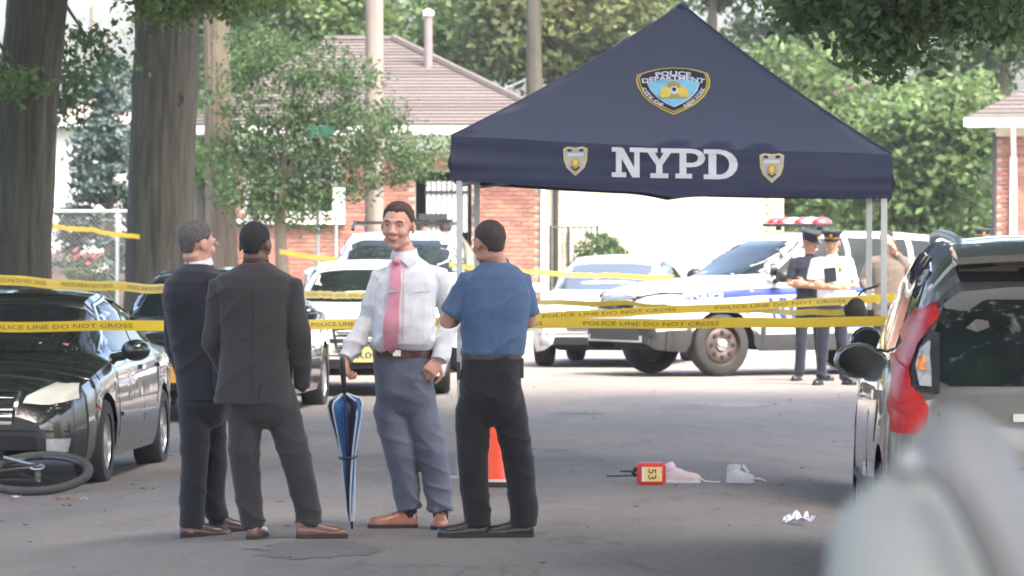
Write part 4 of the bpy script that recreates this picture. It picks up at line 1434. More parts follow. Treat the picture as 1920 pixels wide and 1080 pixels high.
def side_text(txt, cx, cz, w, h, m, nm, slant=0.0, bold=0.01):
    mb = MB()

    def fn(u, v):
        x = cx - u - slant * v
        hit = bvh.ray_cast(Vector((x, 2.0, cz + v)), Vector((0, -1, 0)), 4)[0]
        return (hit if hit is not None else Vector((x, .98, cz + v))) + Vector((0, 0.009, 0))
    put_text(mb, txt, fn, w, h, bold=bold)
    return mb.build(nm, m, t, False)


side_text('POLICE', 1.72, .985, 0.44, 0.075, mat('pale cyan decal', (0.55, 0.75, 0.85), 0.4), 'lettering')
side_text('NYPD', 0.47, .80, 0.72, 0.32, M_BLUE, 'lettering', slant=-0.25, bold=0.03)
SH = [(-.5, .42), (-.25, .5), (0, .46), (.25, .5), (.5, .42), (.47, .05), (.33, -.28), (0, -.55), (-.33, -.28), (-.47, .05)]
side([(0.96 + a * .22, .82 + b_ * .30) for a, b_ in SH], 'door_shield', mat('shield grey', (0.35, 0.36, 0.40), 0.5), 0.004, 1, 2)
side([(0.96 + a * .15, .82 + b_ * .21) for a, b_ in SH], 'door_shield', mat('shield pale', (0.62, 0.60, 0.50), 0.5), 0.008, 1, 2)
mb = MB(); mb.box((-0.15, 0, 1.845), (0.30, 1.30, 0.04)); mb.tube([(-0.15, -.5, 1.78), (-.15, -.5, 1.84)], .04, 8); mb.tube([(-0.15, .5, 1.78), (-.15, .5, 1.84)], .04, 8)
lb = mb.build('light_bar', M_BLACK, t, False)
M_REDL = mat('red beacon lens', (0.75, 0.03, 0.03), 0.15, coat=1.0)
M_CLRL = mat('clear beacon lens', (0.75, 0.75, 0.74), 0.15, coat=1.0)
for k in range(6):
    y = lerp(-.54, .54, k / 5)
    mb = MB(); mb.ellipsoid((-0.15, y, 1.867), (0.14, 0.105, 0.078), nu=16, nv=10)
    mb.v = [(v[0], v[1], max(v[2], 1.867)) for v in mb.v]
    mb.build('beacon', M_REDL if k in (0, 1, 3, 5) else M_CLRL, lb)
mb = MB(); mb.lathe([(0.001, .07), (.06, .06), (.085, 0.0), (.085, -.03), (0.07, -.035), (0.001, -.03)], 16, 'X', (0.80, .95, 1.30)); mb.tube([(.77, .88, 1.2), (.77, .93, 1.28)], .02, 6); mb.build('spotlight', M_BLACK, t)
mb = MB(); mb.lathe([(0.001, .032), (.078, .035)], 16, 'X', (0.84, .95, 1.30)); mb.build('spotlight_lens', M_LENS2, t)
side([(1.13, .75), (1.13, .79), (1.2, .79), (1.2, .75)], 'marker_lamp', M_AMBER, 0.006, 1, 1)
# push bumper low in front

# ---- silver-grey hatchback at the right, seen from behind
M_SILV = paint('warm grey metallic paint', (0.17, 0.165, 0.15), metal=0.55, rough=0.33, dirt=0.12)
hd = Vector((0.022, 1.0)).normalized()
KX, KY = 2.765, 26.25
t, side, front, rear, bvh = make_car('grey_hatchback', 'grey tall hatchback seen from behind at the right, red tail lamp', HATCH, M_SILV, (KX, KY, -0.06), hd)
KIA = t
t.scale = (1.06, 1.06, 1.06)
rear([(-.70, 1.03), (-.72, 1.12), (-.63, 1.37), (.63, 1.37), (.72, 1.12), (.70, 1.03), (.62, .985), (-.62, .985)], 'rear_window', M_GLASS, 0.006, 4)
for s in (1, -1):
    # rear() u axis runs to -y (the image's right is -y ... s=-1 is the car's left)
    rear([(s * .855, .78), (s * .87, .90), (s * .83, 1.10), (s * .735, 1.32), (s * .66, 1.35), (s * .66, 1.29), (s * .70, 1.24), (s * .745, 1.17), (s * .785, 1.06), (s * .785, .98), (s * .745, .94), (s * .715, .90), (s * .72, .82), (s * .77, .775)], 'tail_lamp', M_RED, 0.02, 3)
    rear([(s * .775, .97), (s * .78, 1.06), (s * .745, 1.18), (s * .69, 1.235), (s * .655, 1.22), (s * .665, .95)], 'lamp_surround', M_BLACK, 0.012, 2)
    rear([(s * .75, .985), (s * .758, 1.06), (s * .732, 1.15), (s * .70, 1.185), (s * .69, 1.18), (s * .698, .98)], 'reversing_lamp', mat('smoked clear lens', (0.34, 0.35, 0.36), 0.2, var=0.3, scale=30, coat=0.5), 0.026, 2)
    rear([(s * .752, 1.045), (s * .745, 1.10), (s * .71, 1.11), (s * .715, 1.045)], 'turn_lamp', M_AMBER, 0.032, 2)
    side([(0.98, 1.08), (0.40, 1.52), (0.05, 1.56), (-.30, 1.57), (-.30, 1.10)], 'window', M_GLASS, 0.005, s)
    side([(-.36, 1.10), (-.36, 1.57), (-1.0, 1.55), (-1.15, 1.14)], 'window', M_GLASS, 0.005, s)
    side([(-1.24, 1.16), (-1.12, 1.53), (-1.5, 1.49), (-1.62, 1.25)], 'window', M_GLASS, 0.005, s)
    ln_ = strip2([(1.02, 1.03), (1.0, .7), (.96, .30)], 0.010), strip2([(-.33, 1.07), (-.33, .30)], 0.010), strip2([(-1.2, 1.08), (-1.05, .85), (-.98, .7)], 0.010)
    for l_ in ln_:
        side(l_, 'door_seam', M_SEAM, 0.002, s, 2)
    for hx in (-.1, -1.0):
        side([(hx, .90), (hx - .2, .90), (hx - .2, .94), (hx, .94)], 'door_handle', M_SILV, 0.025, s, 1)
    side([(0.9, .42), (-.9, .42), (-.9, .48), (0.9, .48)], 'side_moulding', M_BLACK, 0.012, s, 2)
    mb = MB(); mb.tube([(-1.66, s * .55, 1.60), (-1.56, s * .55, 1.63), (-1.2, s * .555, 1.65), (-.4, s * .56, 1.665), (.2, s * .56, 1.65), (.42, s * .55, 1.60)], [.014, .020, .022, .022, .02, .014], 10); mb.build('roof_rail', M_ALU, t)
mb = MB()
pr = [(-1.72, 1.632), (-1.98, 1.60), (-2.10, 1.575), (-2.09, 1.545), (-1.90, 1.53), (-1.72, 1.56)]
mb.loft([[Vector((x, y, z - 0.02 * (abs(y) / .62) ** 3)) for x, z in pr] for y in np.linspace(-.59, .59, 9)])
mb.build('rear_spoiler', M_SILV, t, fix=True)
rear([(-.56, 1.445), (-.58, 1.51), (.58, 1.51), (.56, 1.445)], 'spoiler_gap', M_SEAM, 0.008, 2)
mb = MB(); mb.box((-2.095, 0, 1.562), (0.02, 0.5, 0.018)); mb.build('brake_lamp', M_RED, t, False)
rear(strip2([(-.68, .96), (-.64, .62), (.64, .62), (.68, .96)], 0.010), 'tailgate_seam', M_SEAM, 0.003, 2)
rear([(-.28, .66), (-.28, .80), (.28, .80), (.28, .66)], 'plate_recess', M_BLACK, 0.004, 1)
rear([(-.16, .675), (-.16, .785), (.16, .785), (.16, .675)], 'number_plate', _M['yellow plate'], 0.014, 1)
rear([(-.34, .83), (-.34, .865), (.34, .865), (.34, .83)], 'tailgate_handle', M_CHROME, 0.02, 1)
rear([(-.80, .34), (-.82, .44), (.82, .44), (.80, .34)], 'bumper_trim', M_BLACK, 0.008, 2)
front([(-.70, 1.13), (-.56, 1.57), (.56, 1.57), (.70, 1.13)], 'windscreen', M_GLASS, 0.005, 4)
mirror_pair(t, 0.80, 0.755, 1.03, M_SILV, size=(0.10, 0.125, 0.09))
# rear wiper
mb = MB(); mb.tube([nearest_on(bvh, (-4, 0, 1.02), (1, 0, 0)) + Vector((-.02, 0, 0)), nearest_on(bvh, (-4, -.22, 1.07), (1, 0, 0)) + Vector((-.025, 0, 0)), nearest_on(bvh, (-4, -.42, 1.09), (1, 0, 0)) + Vector((-.02, 0, 0))], 0.009, 6); mb.build('rear_wiper', M_BLACK, t)

# ---- navy car ahead of it
M_NAVY = paint('navy car paint', (0.015, 0.022, 0.045), dirt=0.2, rough=0.25)
hd = Vector((0.0, 1.0))
t, side, front, rear, bvh = make_car('navy_sedan', 'navy car parked ahead of the grey hatchback, only its door mirror showing', SEDAN, M_NAVY, (3.44, 34.4, -0.14), hd)
sedan_parts(t, side, front, rear, M_LENS2, pm=M_NAVY)
rear([(-.62, 1.1), (-.52, 1.34), (.52, 1.34), (.62, 1.1)], 'rear_window', M_GLASS, 0.006, 3)
for s in (1, -1):
    rear([(s * .45, .78), (s * .45, .92), (s * .72, .92), (s * .76, .78)], 'tail_lamp', M_RED, 0.008, 2)
mirror_pair(t, 0.78, 0.86, 1.10, M_NAVY, size=(0.10, 0.12, 0.10))

# ---------------------------------------------------------------- people
def skin(name, rgb):
    return mat(name, rgb, 0.5, var=0.10, scale=14, bump=0.1, bscale=90)


def cloth(name, rgb, rough=0.85, var=0.10, bump=0.25, sheen=0.15, scale=25):
    return mat(name, rgb, rough, var=var, scale=scale, bump=bump, bscale=120, sheen=sheen, spec=0.3)


SK_LIGHT = skin('fair ruddy skin', (0.56, 0.29, 0.215))
SK_MID = skin('warm skin', (0.42, 0.21, 0.14))
SK_DARK = skin('dark brown skin', (0.12, 0.055, 0.038))
SK_OFF = skin('tanned skin', (0.52, 0.27, 0.18))


def disp_for(kind, amp, seed):
    def f(p):
        if kind == 'trousers':
            lo = smooth01((0.42 - p.z) / 0.35)
            mid = math.exp(-((p.z - 0.50) / 0.12) ** 2)
            up = math.exp(-((p.z - 0.86) / 0.10) ** 2)
            a = 0.18 + 0.85 * lo + 0.40 * mid + 0.30 * up
            q = Vector((p.x, p.y, p.z + 0.5 * p.x))
            return amp * a * (1.6 * max(0, ridged(q, 3.0, 3.0, 8.5, seed)) ** 2.2 - 0.35) + amp * 0.5 * noise.noise(Vector((p.x * 9 + seed, p.y * 9, p.z * 2.2)))
        if kind == 'shirt':
            a = 0.5 + 0.9 * smooth01((1.28 - p.z) / 0.25)
            q = Vector((p.x + 0.4 * p.z, p.y, p.z - 0.5 * p.x))
            return amp * a * (1.7 * max(0, ridged(q, 3.8, 3.8, 6.5, seed)) ** 2.4 - 0.35) + amp * 0.5 * noise.noise(p * 13)
        if kind == 'jacket':
            q = Vector((p.x - 0.3 * p.z, p.y, p.z + 0.3 * abs(p.x)))
            return amp * (1.5 * max(0, ridged(q, 3.0, 3.0, 4.6, seed)) ** 2.2 - 0.35) + amp * 0.35 * noise.noise(p * 11)
        return 0.0
    return f


def head_parts(mb, M, sc, hairless=False):
    def E(c, r, rot=None):
        e = MB(); e.ellipsoid(c, r, rot, 20, 14); mb.add([M @ (Vector(v) * sc) for v in e.v], e.f)

    def T(pts, rad, ratio=1.0):
        e = MB(); e.tube(pts, rad, 10, ratio=ratio, round_ends=True); mb.add([M @ (Vector(v) * sc) for v in e.v], e.f)
    E((0, .014, .030), (.076, .097, .088))
    E((0, -.025, -.01), (.066, .070, .082))
    E((0, -.030, -.060), (.056, .058, .050))
    E((0, -.066, -.096), (.028, .022, .022))
    T([(-.052, -.01, -.075), (0, -.075, -.098), (.052, -.01, -.075)], [.02, .018, .02])
    for s in (-1, 1):
        E((s * .038, -.064, -.028), (.027, .022, .026))
        E((s * .079, .014, -.006), (.010, .022, .032), Matrix.Rotation(s * 0.35, 3, 'Z'))
    T([(-.046, -.074, .026), (-.02, -.088, .029), (.02, -.088, .029), (.046, -.074, .026)], .012)
    T([(0, -.088, .020), (0, -.103, -.010), (0, -.110, -.024)], [.009, .011, .014])
    E((-.012, -.098, -.028), (.011, .012, .009)); E((.012, -.098, -.028), (.011, .012, .009))
    T([(-.022, -.080, -.060), (0, -.091, -.058), (.022, -.080, -.060)], .0075)
    T([(-.018, -.080, -.070), (0, -.089, -.072), (.018, -.080, -.070)], .0075)


def hair_shell(M, sc, m, parent, style='short', name='hair'):
    """a cap of hair over the skull with a hairline"""
    vs, fs = [], []
    nu, nv = 40, 22
    idx = {}
    for j in range(nv + 1):
        th = (0.0 + 2.3 * j / nv)
        for k in range(nu):
            ph = 2 * math.pi * k / nu
            d = Vector((math.sin(th) * math.sin(ph), -math.sin(th) * math.cos(ph), math.cos(th)))   # ph=0 front
            fr = math.cos(ph)
            lim = 0.98 + 0.0 * fr
            deg = abs(math.degrees(ph if ph <= math.pi else ph - 2 * math.pi))     # 0 front, 180 nape
            line = interp([(0, 1.0), (35, 1.02), (52, 1.12), (62, 1.42), (78, 1.74), (92, 1.60), (112, 1.85), (135, 2.2), (180, 2.28)], deg)
            line += 0.10 * noise.noise(Vector((math.cos(ph) * 7, math.sin(ph) * 7, 1.7))) + 0.05 * noise.noise(Vector((math.cos(ph) * 19, math.sin(ph) * 19, 4.7)))
            t2 = min(th, line)
            d = Vector((math.sin(t2) * math.sin(ph), -math.sin(t2) * math.cos(ph), math.cos(t2)))
            thick = {'short': 0.007, 'crop': 0.004, 'top': 0.008}[style]
            edge = smooth01((line - t2) / 0.28)
            side_ = 1 - 0.45 * smooth01((th - 0.9) / 0.6)
            thick = thick * side_ * edge + 0.0012
            if th >= line:
                thick = -0.006
            thick *= 1 + 0.5 * noise.noise(Vector((d.x * 9, d.y * 9, d.z * 9)))
            if style == 'top':
                thick *= 1 + 0.7 * max(0, d.z) * max(0, -d.y + 0.3)
            c = Vector((0, .014, .030))
            over = max(0, t2 - 1.65) if deg > 100 else 0
            if over:
                t3 = 1.65
                d = Vector((math.sin(t3) * math.sin(ph), -math.sin(t3) * math.cos(ph), math.cos(t3)))
            p = c + Vector((d.x * (.077 + thick), d.y * (.098 + thick), d.z * (.089 + thick)))
            if over:
                p = p + Vector((-d.x * .035 * over, -d.y * .035 * over, -.125 * over))
            idx[(j, k)] = len(vs); vs.append(M @ (p * sc))
    for j in range(nv):
        for k in range(nu):
            k2 = (k + 1) % nu
            fs.append((idx[(j, k)], idx[(j, k2)], idx[(j + 1, k2)], idx[(j + 1, k)]))
    mb = MB(); mb.add(vs, fs)
    return mb.build(name, m, parent, True, 0, fix=True)


def hand_parts(mb, wrist, d, n, curl=0.6, side=1, sc=1.0, thumb=0.5):
    """palm and five fingers; d fingers' direction, n palm side, side: which way the thumb leaves"""
    d = Vector(d).normalized(); n = Vector(n); n = (n - d * n.dot(d)).normalized()
    w = d.cross(n) * side
    W = Vector(wrist)
    mb.tube([W - d * 0.02, W + d * 0.02, W + d * 0.06 * sc, W + d * 0.092 * sc], [0.026 * sc, 0.033 * sc, 0.041 * sc, 0.039 * sc], 14, ratio=0.42, up=w)
    for i, (off, L) in enumerate(((0.033, 0.070), (0.011, 0.080), (-0.011, 0.074), (-0.032, 0.058))):
        p = W + d * (0.088 - 0.004 * abs(i - 1)) * sc + w * off * sc
        pts, a, q = [p - d * 0.015], 0.0, p.copy()
        for k, seg in enumerate((0.44, 0.31, 0.25)):
            pts.append(q.copy())
            a += curl * (0.9 if k == 0 else 1.15)
            q = q + (d * math.cos(a) + n * math.sin(a)) * L * seg * sc
        pts.append(q)
        mb.tube(pts, [0.0085 * sc, 0.0092 * sc, 0.0085 * sc, 0.0078 * sc, 0.0068 * sc], 8, round_ends=True)
    tb = W + d * 0.03 * sc + w * 0.028 * sc
    t1 = tb + (w * 0.75 + d * 0.6).normalized() * 0.038 * sc
    t2 = t1 + (w * 0.25 * (1 - thumb) + d * 0.75 + n * thumb * 0.8).normalized() * 0.036 * sc
    t3 = t2 + (d * 0.8 + n * thumb - w * 0.3 * thumb).normalized() * 0.026 * sc
    mb.tube([tb, t1, t2, t3], [0.0125 * sc, 0.0115 * sc, 0.0098 * sc, 0.008 * sc], 8, round_ends=True)


def shoe(parent, heel, ang, m, sole, L=0.30, name='shoe'):
    """heel: point on the ground; ang: direction of the toe in the ground plane"""
    d = Vector((math.cos(ang), math.sin(ang), 0)); w = Vector((-d.y, d.x, 0))
    heel = Vector(heel)
    st = [(0.0, .026, .055), (.03, .036, .075), (.10, .038, .085), (.20, .037, .088), (.33, .038, .078), (.48, .044, .064), (.64, .050, .052), (.80, .049, .045), (.91, .040, .038), (.97, .025, .028), (1.0, .010, .018)]
    rings = []
    for f, hw, h in st:
        ring = []
        for k in range(16):
            a = 2 * math.pi * k / 16
            y, z = math.cos(a), math.sin(a)
            zz = 0.022 + (h * (z if z > 0 else 0)) - (0.006 if z < 0 else 0)
            ring.append(heel + d * f * L + w * (hw * (abs(y) ** 0.8) * (1 if y > 0 else -1)) + Vector((0, 0, zz)))
        rings.append(ring)
    mb = MB(); mb.loft(rings)
    o = mb.build(name, m, parent, True, 60, fix=True)
    rings = []
    for f, hw, h in st:
        for zz in ():
            pass
        lo = 0.0 if (f < 0.34 or f > 0.42) else 0.010
        rings.append([heel + d * f * L + w * (hw + 0.003) + Vector((0, 0, lo)), heel + d * f * L + w * (hw + 0.003) + Vector((0, 0, 0.022)),
                      heel + d * f * L - w * (hw + 0.003) + Vector((0, 0, 0.022)), heel + d * f * L - w * (hw + 0.003) + Vector((0, 0, lo))])
    mb = MB(); mb.loft(rings); mb.build('sole', sole, o, False, fix=True)
    # laces / vamp seam
    mb = MB()
    for k in range(3):
        f = .36 + .06 * k
        h = interp([(a, c) for a, b, c in st], f) + 0.024; hw = interp([(a, b) for a, b, c in st], f)
        mb.tube([heel + d * f * L + w * hw * .5 + Vector((0, 0, h - .012)), heel + d * f * L + Vector((0, 0, h)), heel + d * f * L - w * hw * .5 + Vector((0, 0, h - .012))], 0.0035, 5)
    mb.build('lace', sole, o)
    return o


M_SOLE = mat('dark sole', (0.02, 0.018, 0.017), 0.7)
M_SOCK = mat('dark sock', (0.02, 0.02, 0.024), 0.9)
M_EYE = mat('dark eye', (0.015, 0.012, 0.010), 0.25)
M_SCLERA = mat('shaded eye white', (0.24, 0.20, 0.18), 0.3)  # whites darkened, the shade of the eye slits is put into the colour
M_LIP = mat('lip', (0.34, 0.10, 0.085), 0.5)
M_TEETH = mat('teeth', (0.7, 0.66, 0.6), 0.35)


def make_person(c):
    root = foot(c['px'], c['py'])
    root.z += c.get('lift', 0.0)
    s = F / root.y
    t = thing('person', c['label'], 'person', root)

    def J(p):
        return Vector(((p[0] - c['px']) / s, p[2] if len(p) > 2 else 0.0, (c['py'] - p[1]) / s))
    vox = c.get('vox', 0.007)
    hx = c['head']
    Mh = Matrix.Translation(J(hx['c'])) @ Matrix.Rotation(math.radians(hx['yaw']), 4, 'Z') @ Matrix.Rotation(math.radians(hx.get('roll', 0)), 4, 'Y') @ Matrix.Rotation(math.radians(hx.get('pitch', 0)), 4, 'X')
    sc = hx.get('scale', 1.06)

    def rings(lst, mul=1.0, n=28, ex=2.4):
        out = []
        for r in lst:
            cy = r[4] if len(r) > 4 else 0.0
            cc = J((r[1], r[0], cy))
            rx, ry = r[2] / s * mul, r[3] * mul
            ring = []
            for k in range(n):
                a = 2 * math.pi * k / n
                ca, sa = math.cos(a), math.sin(a)
                ring.append(cc + Vector((rx * abs(ca) ** (2 / ex) * (1 if ca > 0 else -1), ry * abs(sa) ** (2 / ex) * (1 if sa > 0 else -1), 0)))
            out.append(ring)
        return out

    # ---- body: one continuous skin
    mb = MB()
    head_parts(mb, Mh, sc)
    top = c['torso']
    neck = J((top[-1][1], top[-1][0], top[-1][4] if len(top[-1]) > 4 else 0))
    mb.tube([neck + Vector((0, 0, -0.06)), neck, Mh @ (Vector((0, .022, -.06)) * sc), Mh @ (Vector((0, .015, -.02)) * sc)], [.066, c.get('neck', .060), .058 * sc, .055 * sc], 16, round_ends=True)
    mb.loft(rings(top, 0.72))
    mb.loft(rings([(c['hips'][1][0] - .01 * s,) + tuple(c['hips'][1][1:])] + list(c['hips'][2:]), 0.58))
    mb.loft(rings([top[0][:3] + (top[0][3],) + tuple(top[0][4:]), c['hips'][-1]], 0.6) if top[0][0] < c['hips'][-1][0] else rings([c['hips'][-1], top[0]], 0.6))
    for leg in c['legs']:
        mb.tube([J(p) for p in leg], [p[3] * 0.5 for p in leg], 10, round_ends=True)
        mb.tube([J((lerp(leg[0][0], c['hips'][1][1], .5), c['hips'][1][0] - .02 * s, 0)), J(leg[0])], [.05, .05], 10, round_ends=True)
    for arm in c['arms']:
        P = [J(p) for p in arm['pts']]
        mb.tube([neck + Vector((0, 0, -0.10)), P[0]], [.05, .048], 10, round_ends=True)
        mb.tube([P[0], P[0].lerp(P[1], .5), P[1], P[1].lerp(P[2], .35), P[2]], arm.get('skin', [.046, .044, .038, .038, .026]), 12, round_ends=True)
        if 'hand' in arm:
            h = arm['hand']
            hand_parts(mb, P[2], h['d'], h['n'], h.get('curl', 0.5), h.get('side', 1), h.get('sc', 1.06), h.get('thumb', .5))
    body = link('body', remesh(mb, c.get('bvox', 0.0058), 2), c['skin'], t, True, 0)
    # ---- hair / face
    if hx.get('hair'):
        hair_shell(Mh, sc, hx['hair'], t, hx.get('style', 'short'))
    if hx.get('face'):
        for sx in (-1, 1):
            e = MB(); e.ellipsoid((sx * .031, -.0800, .0085), (.0125, .0065, .0042), nu=12, nv=8); e.xform(Mh @ Matrix.Scale(sc, 4)); e.build('eye', M_SCLERA, t)
            e = MB(); e.ellipsoid((sx * .031 - .002, -.0840, .0085), (.0055, .004, .0042), nu=10, nv=8); e.xform(Mh @ Matrix.Scale(sc, 4)); e.build('iris', M_EYE, t)
            e = MB(); e.tube([(sx * .046, -.0775, .013), (sx * .031, -.0905, .0165), (sx * .016, -.0855, .012)], .0035, 6); e.xform(Mh @ Matrix.Scale(sc, 4)); e.build('eyelid', c['skin'], t)
            e = MB(); e.tube([(sx * .052, -.078, .028), (sx * .034, -.097, .034), (sx * .015, -.0985, .029)], [.003, .0045, .0035], 6); e.xform(Mh @ Matrix.Scale(sc, 4)); e.build('eyebrow', hx['hair'], t)
        e = MB(); e.tube([(-.035, -.076, -.050), (-.018, -.0925, -.064), (0, -.098, -.067), (.018, -.0925, -.064), (.035, -.076, -.050)], [.003, .005, .0055, .005, .003], 6); e.xform(Mh @ Matrix.Scale(sc, 4)); e.build('mouth', M_LIP, t)
    if hx.get('glasses'):
        e = MB()
        for sx in (-1, 1):
            ring = [Vector((sx * .031 + .021 * math.cos(a), -.098, .006 + .015 * math.sin(a))) for a in np.linspace(0, 2 * math.pi, 15)]
            e.tube(ring, .0022, 5)
            e.tube([(sx * .052, -.098, .010), (sx * .084, .0, .012)], .0022, 5)
        e.tube([(-.010, -.1, .01), (.010, -.1, .01)], .0022, 5)
        e.xform(Mh @ Matrix.Scale(sc, 4)); e.build('glasses', M_STEEL, t)
    if hx.get('cap'):
        cap = hx['cap']
        Mx = Mh @ Matrix.Scale(sc, 4)
        e = MB(); e.lathe([(.092, .052), (.094, .085), (.10, .098), (.120, .118), (.128, .130), (.118, .140), (.06, .146), (.002, .148)], 26)
        e.v = [(v[0], v[1] * 1.12 + .012 - (v[2] - .05) * .10, v[2] + (-v[1]) * 0.14 * max(0, v[2] - .09) * 10) for v in e.v]
        e.xform(Mx); co = e.build('cap', cap['m'], t)
        e = MB()
        ro, ri = [], []
        for a in np.linspace(-1.15, 1.15, 13):
            ri.append(Vector((.093 * math.sin(a), .012 - .105 * math.cos(a), .056))); ro.append(Vector((.105 * math.sin(a), .0 - .155 * math.cos(a), .040 - .010 * math.cos(a))))
        e.loft([ri, ro], closed=False, cap=False); e.loft([[p + Vector((0, 0, -.005)) for p in ri], [p + Vector((0, 0, -.005)) for p in ro]], closed=False, cap=False)
        e.xform(Mx); e.build('peak', cap['peak'], co)
        e = MB(); e.lathe([(.0955, .058), (.0965, .068)], 24)
        e.v = [(v[0], v[1] * 1.12 + .012, v[2]) for v in e.v]
        e.xform(Mx); e.build('cap_band', cap['band'], co)
        e = MB(); e.ellipsoid((0, -.112, .092), (.018, .008, .022), nu=10, nv=8); e.xform(Mx); e.build('badge', cap['badge'], co)
    # ---- trousers
    tr = MB()
    h0 = c['hips'][0]
    tr.loft(rings([(h0[0] + .012 * s, h0[1], h0[2] * .35, h0[3] * .38), (h0[0] - .010 * s, h0[1], h0[2] * .78, h0[3] * .60), (h0[0] - .04 * s, h0[1], h0[2] * .96, h0[3] * .82)] + list(c['hips'][1:])))
    for leg in c['legs']:
        l0 = leg[0]
        leg = [(lerp(l0[0], h0[1], .55), l0[1] - .28 * s, l0[2], l0[3] * .8), (lerp(l0[0], h0[1], .32), l0[1] - .13 * s, l0[2], l0[3] * 1.0)] + list(leg)
        tr.tube([J(p) for p in leg], [p[3] * c.get('legk', .89) for p in leg], 20, ratio=c.get('legratio', 1.0), up=(1, 0, 0))
    to = link('trousers', remesh(tr, vox, 24, disp_for('trousers', c.get('tramp', .011), c.get('seed', 1.0))), c['trousers'], t, True, 0)
    # ---- top
    tp = MB()
    tp.loft(rings(top))
    for arm in c['arms']:
        P = [J(p) for p in arm['pts']]
        end = arm.get('sleeve', 1.0)
        rr = [q * .90 for q in arm.get('r', [.075, .066, .058, .052, .043])]
        inner = Vector((lerp(neck.x, P[0].x, .5), P[0].y, P[0].z + 0.012))
        pts = [inner, P[0], P[0].lerp(P[1], .5), P[1], P[1].lerp(P[2], .5), P[2]]
        rads = [rr[0] * .95, rr[0], rr[1], rr[2], rr[3], rr[4]]
        if end < 1:       # short sleeve
            pts = [inner, P[0], P[0].lerp(P[1], .45), P[0].lerp(P[1], end)]
            rads = [rr[0] * .95, rr[0], rr[1], rr[2]]
        tp.tube(pts, rads, 18)
    tmesh = remesh(tp, vox, 5, disp_for(c.get('topkind', 'shirt'), c.get('amp', .007), c.get('seed', 1.0)))
    bmt = bmesh.new(); bmt.from_mesh(tmesh); bv = BVHTree.FromBMesh(bmt); bmt.free()
    topo = link(c.get('topname', 'shirt'), tmesh, c['top'], t, True, 0)
    for arm in c['arms']:
        if 'cuff' in arm:
            P = [J(p) for p in arm['pts']]
            d = (P[2] - P[1]).normalized()
            e = MB(); e.tube([P[2] - d * .045, P[2] + d * .012], [arm['r'][4] * 1.02, arm['r'][4] * .98], 18); e.build('cuff', arm['cuff'], topo, True, 60)
    # ---- collar
    if 'collar' in c:
        k = c['collar']
        e = MB()
        cc = J(k['c'])
        rI, rO = [], []
        n = 26
        for q in range(n + 1):
            a = lerp(-math.pi * (1 - k.get('gap', .08)), math.pi * (1 - k.get('gap', .08)), q / n)
            d = Vector((math.sin(a), math.cos(a), 0))      # a=0 at the back (away) before turning
            d.rotate(Matrix.Rotation(math.radians(k.get('yaw', 0)), 3, 'Z'))
            fdrop = -0.028 * (1 - math.cos(a)) / 2
            tilt = k.get('tilt', 0) * d.y
            p = cc + d * k['r'] + Vector((0, 0, fdrop + tilt))
            rI.append([p + Vector((0, 0, k['h'])) - d * .004, p + Vector((0, 0, k['h'])) + d * .004, p + d * .016 - Vector((0, 0, .004 + .02 * k.get('fold', 0))), p + d * .004 - Vector((0, 0, .01))])
        e.loft(rI)
        e.build('collar', k['m'], topo, True, 50, fix=True)
    if 'belt' in c:
        e = MB()
        b = c['belt']
        rg = rings([(b['y'] + b['h'] / 2, b['x'], b['hw'], b['d'], b.get('dy', 0)), (b['y'] - b['h'] / 2, b['x'], b['hw'], b['d'], b.get('dy', 0))], 1.0, 36)
        e.loft(rg); e.build('belt', b['m'], to, True, 60, fix=True)
        if b.get('buckle'):
            e = MB(); e.box(J((b['buckle'], b['y'], b.get('dy', 0) - b['d'] - .004)), (.045, .012, .035)); e.build('buckle', M_CHROME, to, False)
    for leg in c['legs']:
        q = J(leg[-1])
        e = MB(); e.tube([q + Vector((0, 0, .06)), q, Vector((q.x, q.y, .05))], [.045, .046, .043], 12); e.build('sock', M_SOCK, t)
    for sh in c['shoes']:
        p = J((sh[0], sh[1], sh[2])); p.z = (ground(root.x + p.x, root.y + p.y) - root.z if not c.get('lift') else 0.0) + 0.001
        shoe(t, p, math.radians(sh[3]), c['shoe'], M_SOLE, sh[4] if len(sh) > 4 else .29)
    return t, J, bv, topo, to, Mh, sc, s


